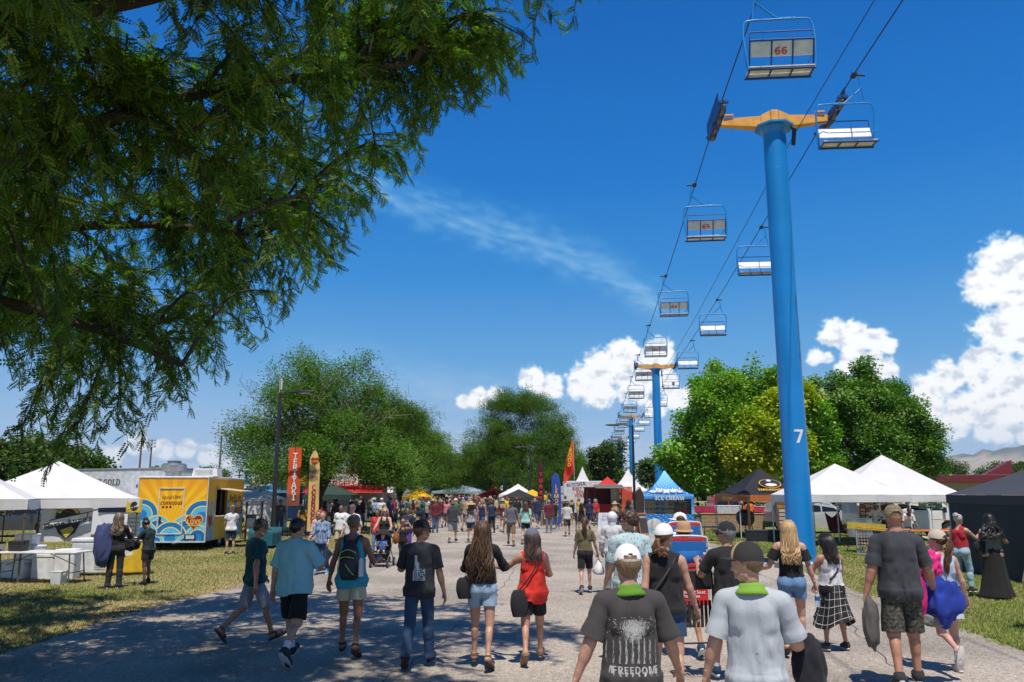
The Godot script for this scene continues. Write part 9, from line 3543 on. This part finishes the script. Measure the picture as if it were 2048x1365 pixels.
func stroller(dk: Dictionary) -> void:
	var t := thing("stroller","black stroller with a round hood, wheels and an orange bag","stroller",V(-5.9,0,-23.4),deg_to_rad(184.0))
	var blk := cloth(.015,.015,.017)
	var fr := paint(.10,.10,.105,.35)
	var g := Geo.new()
	for s in [-1.0,1.0]:
		g.tube(spline([V(.26 * s,1.0,.55),V(.26 * s,.75,.30),V(.25 * s,.40,-.10),V(.22 * s,.14,-.42)],4),.014,6)
		g.tube([V(.25 * s,.52,.0),V(.28 * s,.14,.36)],.013,6)
	g.tube([V(-.26,1.0,.55),V(.26,1.0,.55)],.018,8)
	g.tube([V(-.24,.62,-.34),V(.24,.62,-.34)],.022,8)
	obj("frame",g,fr,t)
	g = Geo.new()
	var rows := []
	for r in 9:
		var a := lerpf(.0,PI * .62,r / 8.0)
		var row := PackedVector3Array()
		for q in 13:
			var b := lerpf(-PI / 2,PI / 2,q / 12.0)
			row.push_back(V(sin(b) * .27,.72 + cos(b) * .34 * sin(a + .5),.22 - .42 * cos(b) * (r / 8.0) + .1))
		rows.append(row)
	g.grid(rows)
	obj("hood",g,blk,t)
	g = Geo.new()
	g.box(V(0,.72,.24),V(.44,.62,.03),rx(-18),.01)
	g.box(V(0,.42,.02),V(.44,.04,.38),rx(8),.01)
	g.box(V(0,.30,-.24),V(.40,.22,.03),rx(-30),.01)
	obj("seat",g,blk,t)
	bx("basket",cloth(.03,.03,.035),t,V(0,.20,.10),V(.42,.16,.42),Basis(),.03)
	for s in [-1.0,1.0]:
		wheel(t,V(.24 * s,.10,-.42),.10,.05)
		wheel(t,V(.29 * s,.13,.36),.13,.05)
	blob("orange_bag","orange patterned bag hanging from the stroller","bag",V(-5.58,.78,-23.75),V(.09,.16,.14),pattern("orangebag",func(u,v): return Color(.75,.42,.08) if sin(u * 50.0) * sin(v * 50.0) > 0 else Color(.12,.09,.06),4.0),41,.25)
	person({"label": "small child in a blue shirt sitting in the stroller","sex": "m","h": .86,"lod": 1,"head": 1.55,"at": V(-5.9,.44,-23.42),"yaw": 184.0,"skin": V(.55,.36,.28),"top": {"m": cloth(.02,.12,.42),"hem": .90},"bottom": {"m": cloth(.02,.02,.03),"hem": .62},"hair": {"kind": "short"},"hair_color": V(.2,.13,.08),"sit": true,"ground": .82,"pose": {"lean": -14.0,"rl": [78.0,72.0,.0,8.0],"ll": [78.0,72.0,.0,8.0],"ra": [40.0,14.0,60.0,20.0],"la": [40.0,14.0,60.0,20.0]}})

# ---------------------------------------------------------------- the crowd down the road: small figures, one mesh each
func build_crowd() -> void:
	var r := RandomNumberGenerator.new()
	r.seed = 404
	var ph := cloth(.5,.5,.5)
	var tmpl := []
	var saved: int = names.get("person",0)
	for k in 12:
		var f := k % 2 == 1
		var cuts := ["crew","tank","crew","crew","crew","tank","crew","crew","crew","crew","crew","tank"]
		var hems := [.5,.68,.08,.64,.5,.1,.5,.3,.08,.66,.52,.62]
		var d := {"label": "t%d" % k,"sex": "f" if f else "m","h": 1.70 if not f else 1.62,"lod": 2,"at": Vector3.ZERO,"yaw": .0,"fat": [.0,.005,.02,.02,.035,.0,.01,.03,.0,.01,.02,.03][k],"top": {"m": ph,"cut": cuts[k],"sleeve": .24,"hem": .86,"fold": .01},"bottom": {"m": ph,"hem": hems[k]},"shoes": {"m": ph,"sole": ph},"hair": {"kind": ["short","long","short","pony","short","long","short","long","short","bob","bald","long"][k],"length": .25,"thick": .022},"pose": wk([.7,.6,.4,.8,.6,.3,.9,.2,.1,.7,.8,.5][k],k % 4 < 2,{"ra": [20.0,14.0,70.0,10.0]} if k % 5 == 2 else {})}
		if k in [4,6,10]: d["cap"] = {"m": ph,"turn": 180.0 if k == 6 else .0}
		if k == 9: d["cap"] = {"kind": "straw","m": ph,"brim": .2}
		var p := person(d)
		var am := ArrayMesh.new()
		var parts := {"skin": Geo.new(),"top": Geo.new(),"bottom": Geo.new(),"hair": Geo.new(),"shoe": Geo.new()}
		var todo: Array = (p.node as Node).get_children()
		while todo.size():
			var n: Node = todo.pop_back()
			todo.append_array(n.get_children())
			var nm := String(n.name)
			var to := "shoe"
			if nm.begins_with("body"): to = "skin"
			elif nm.begins_with("shirt"): to = "top"
			elif nm.begins_with("shorts"): to = "bottom"
			elif nm.begins_with("hair") or nm.begins_with("cap") or nm.begins_with("brim") or nm.begins_with("straw") or nm.begins_with("hat"): to = "hair"
			var g: Geo = parts[to]
			g.arrays((n as MeshInstance3D).mesh.surface_get_arrays(0))
		for key in ["skin","top","bottom","hair","shoe"]:
			var g: Geo = parts[key]
			if g.v.size() == 0: g.tri(Vector3.ZERO,V(.001,0,0),V(0,.001,0))
			g.c.fill(Color.WHITE)
			var a := []
			a.resize(Mesh.ARRAY_MAX)
			a[Mesh.ARRAY_VERTEX] = g.v; a[Mesh.ARRAY_NORMAL] = g.n; a[Mesh.ARRAY_INDEX] = g.ix
			am.add_surface_from_arrays(Mesh.PRIMITIVE_TRIANGLES,a)
		tmpl.append([am,f,hems[k] > .4,k in [4,6,10],k == 9])
		remove_child(p.node)
		p.node.free()
	names["person"] = saved
	var tops := [["black",.012,.012,.014],["white",.65,.65,.65],["grey",.16,.165,.18],["red",.42,.025,.03],["navy",.015,.025,.07],["charcoal",.04,.04,.045],["teal",.02,.17,.2],["pink",.55,.20,.26],["maroon",.12,.012,.022],["light blue",.25,.40,.56],["tan",.36,.27,.17],["yellow",.62,.42,.04],["green",.04,.14,.05],["purple",.12,.04,.2],["royal blue",.02,.07,.35]]
	var bots := [["black",.012,.012,.013],["denim",.06,.11,.22],["khaki",.27,.2,.11],["grey",.14,.145,.16],["dark blue",.02,.035,.08]]
	var skins := [V(.5,.3,.215),V(.38,.2,.125),V(.22,.11,.065),V(.55,.35,.26),V(.12,.06,.04)]
	var hairs := [V(.014,.011,.01),V(.05,.028,.017),V(.1,.055,.03),V(.34,.23,.12),V(.3,.29,.28)]
	var seen := {}
	var spots := []
	# zones: [count, z near, z far, lean to which side, where words]
	var zones := [[26,-39.0,-50.0,0,"mid road"],[52,-50.0,-64.0,0,"in thick crowd"],[62,-64.0,-84.0,0,"far down the road"],[72,-84.0,-118.0,0,"at road's end"],[44,-42.0,-62.0,1,"by far food stands"],[4,-48.0,-64.0,2,"on the lawn corner"]]
	for zn in zones:
		for i in zn[0]:
			var ok := false
			var p := Vector3.ZERO
			for tr in 20:
				var z := lerpf(zn[1],zn[2],sqrt(r.randf()) if zn[3] == 0 else r.randf())
				var l := road_edge(z,false)
				var rt := road_edge(z,true)
				var x := lerpf(l + .4,rt - .8,r.randf() * .96)
				if z > -50 and zn[3] == 0: x = lerpf(l + .3,rt - 1.0,pow(r.randf(),1.3))
				if zn[3] == 1: x = l + r.randf_range(-5.5,1.6)
				if zn[3] == 2: x = rt + r.randf_range(-1.5,1.0)
				p = V(x,0,z)
				ok = true
				for s in spots:
					if (s as Vector3).distance_squared_to(p) < .36: ok = false
				if zn[3] == 1:
					for c in [V(-14.9,0,-43.0),V(-15.3,0,-41.2),V(-15.75,0,-39.8),V(-14.75,0,-43)]:
						if c.distance_to(p) < .7: ok = false
					if p.distance_to(V(-18.7,0,-44.5)) < 2.6 or p.distance_to(V(-20.8,0,-47.5)) < 2.6: ok = false
				if ok: break
			if not ok: continue
			spots.append(p)
			var t: Array = tmpl[r.randi() % tmpl.size()]
			var top: Array = tops[mini(r.randi() % tops.size(),r.randi() % tops.size())]
			var bot: Array = bots[r.randi() % bots.size()]
			var away := r.randf() < (.62 if zn[3] == 0 else .4)
			var yaw := (.12 if p.z < -45 else .0) + r.randfn() * .35 + (.0 if away else PI)
			if zn[3] == 1: yaw = r.randf() * TAU
			var child := r.randf() < .13
			var o := MeshInstance3D.new()
			o.name = numbered("person")
			o.mesh = t[0]
			o.position = p
			o.rotation.y = yaw
			var s := r.randf_range(.93,1.06) * (.72 if child else 1.0)
			o.scale = V(s * r.randf_range(.95,1.08),s,s)
			var sk: Vector3 = skins[mini(r.randi() % 5,r.randi() % 5)]
			var hc: Vector3 = hairs[r.randi() % hairs.size()]
			if t[4]: hc = V(.5,.38,.2)
			elif t[3]: hc = [V(.015,.015,.018),V(.6,.6,.6),V(.3,.03,.03),V(.03,.05,.15)][r.randi() % 4]
			o.set_surface_override_material(0,paint(sk.x,sk.y,sk.z,.6))
			o.set_surface_override_material(1,cloth(top[1],top[2],top[3]))
			o.set_surface_override_material(2,cloth(bot[1],bot[2],bot[3]))
			o.set_surface_override_material(3,paint(hc.x,hc.y,hc.z,.7))
			o.set_surface_override_material(4,paint(.08,.08,.085,.8) if r.randf() < .7 else paint(.6,.6,.6,.8))
			var lab := "%s in %s top, %s %s%s, %s, %s" % ["child" if child else "person",top[0],bot[0],"shorts" if t[2] else "trousers",", cap on" if t[3] else (", straw hat" if t[4] else ""),"back turned" if absf(wrapf(yaw,-PI,PI)) < PI / 2 else "face showing",zn[4]]
			tag(o,lab,"person","crowd " + String(zn[4]))
			add_child(o)

func V(x: float, y: float, z: float) -> Vector3: return Vector3(x, y, z)
func U(x: float, y: float) -> Vector2: return Vector2(x, y)
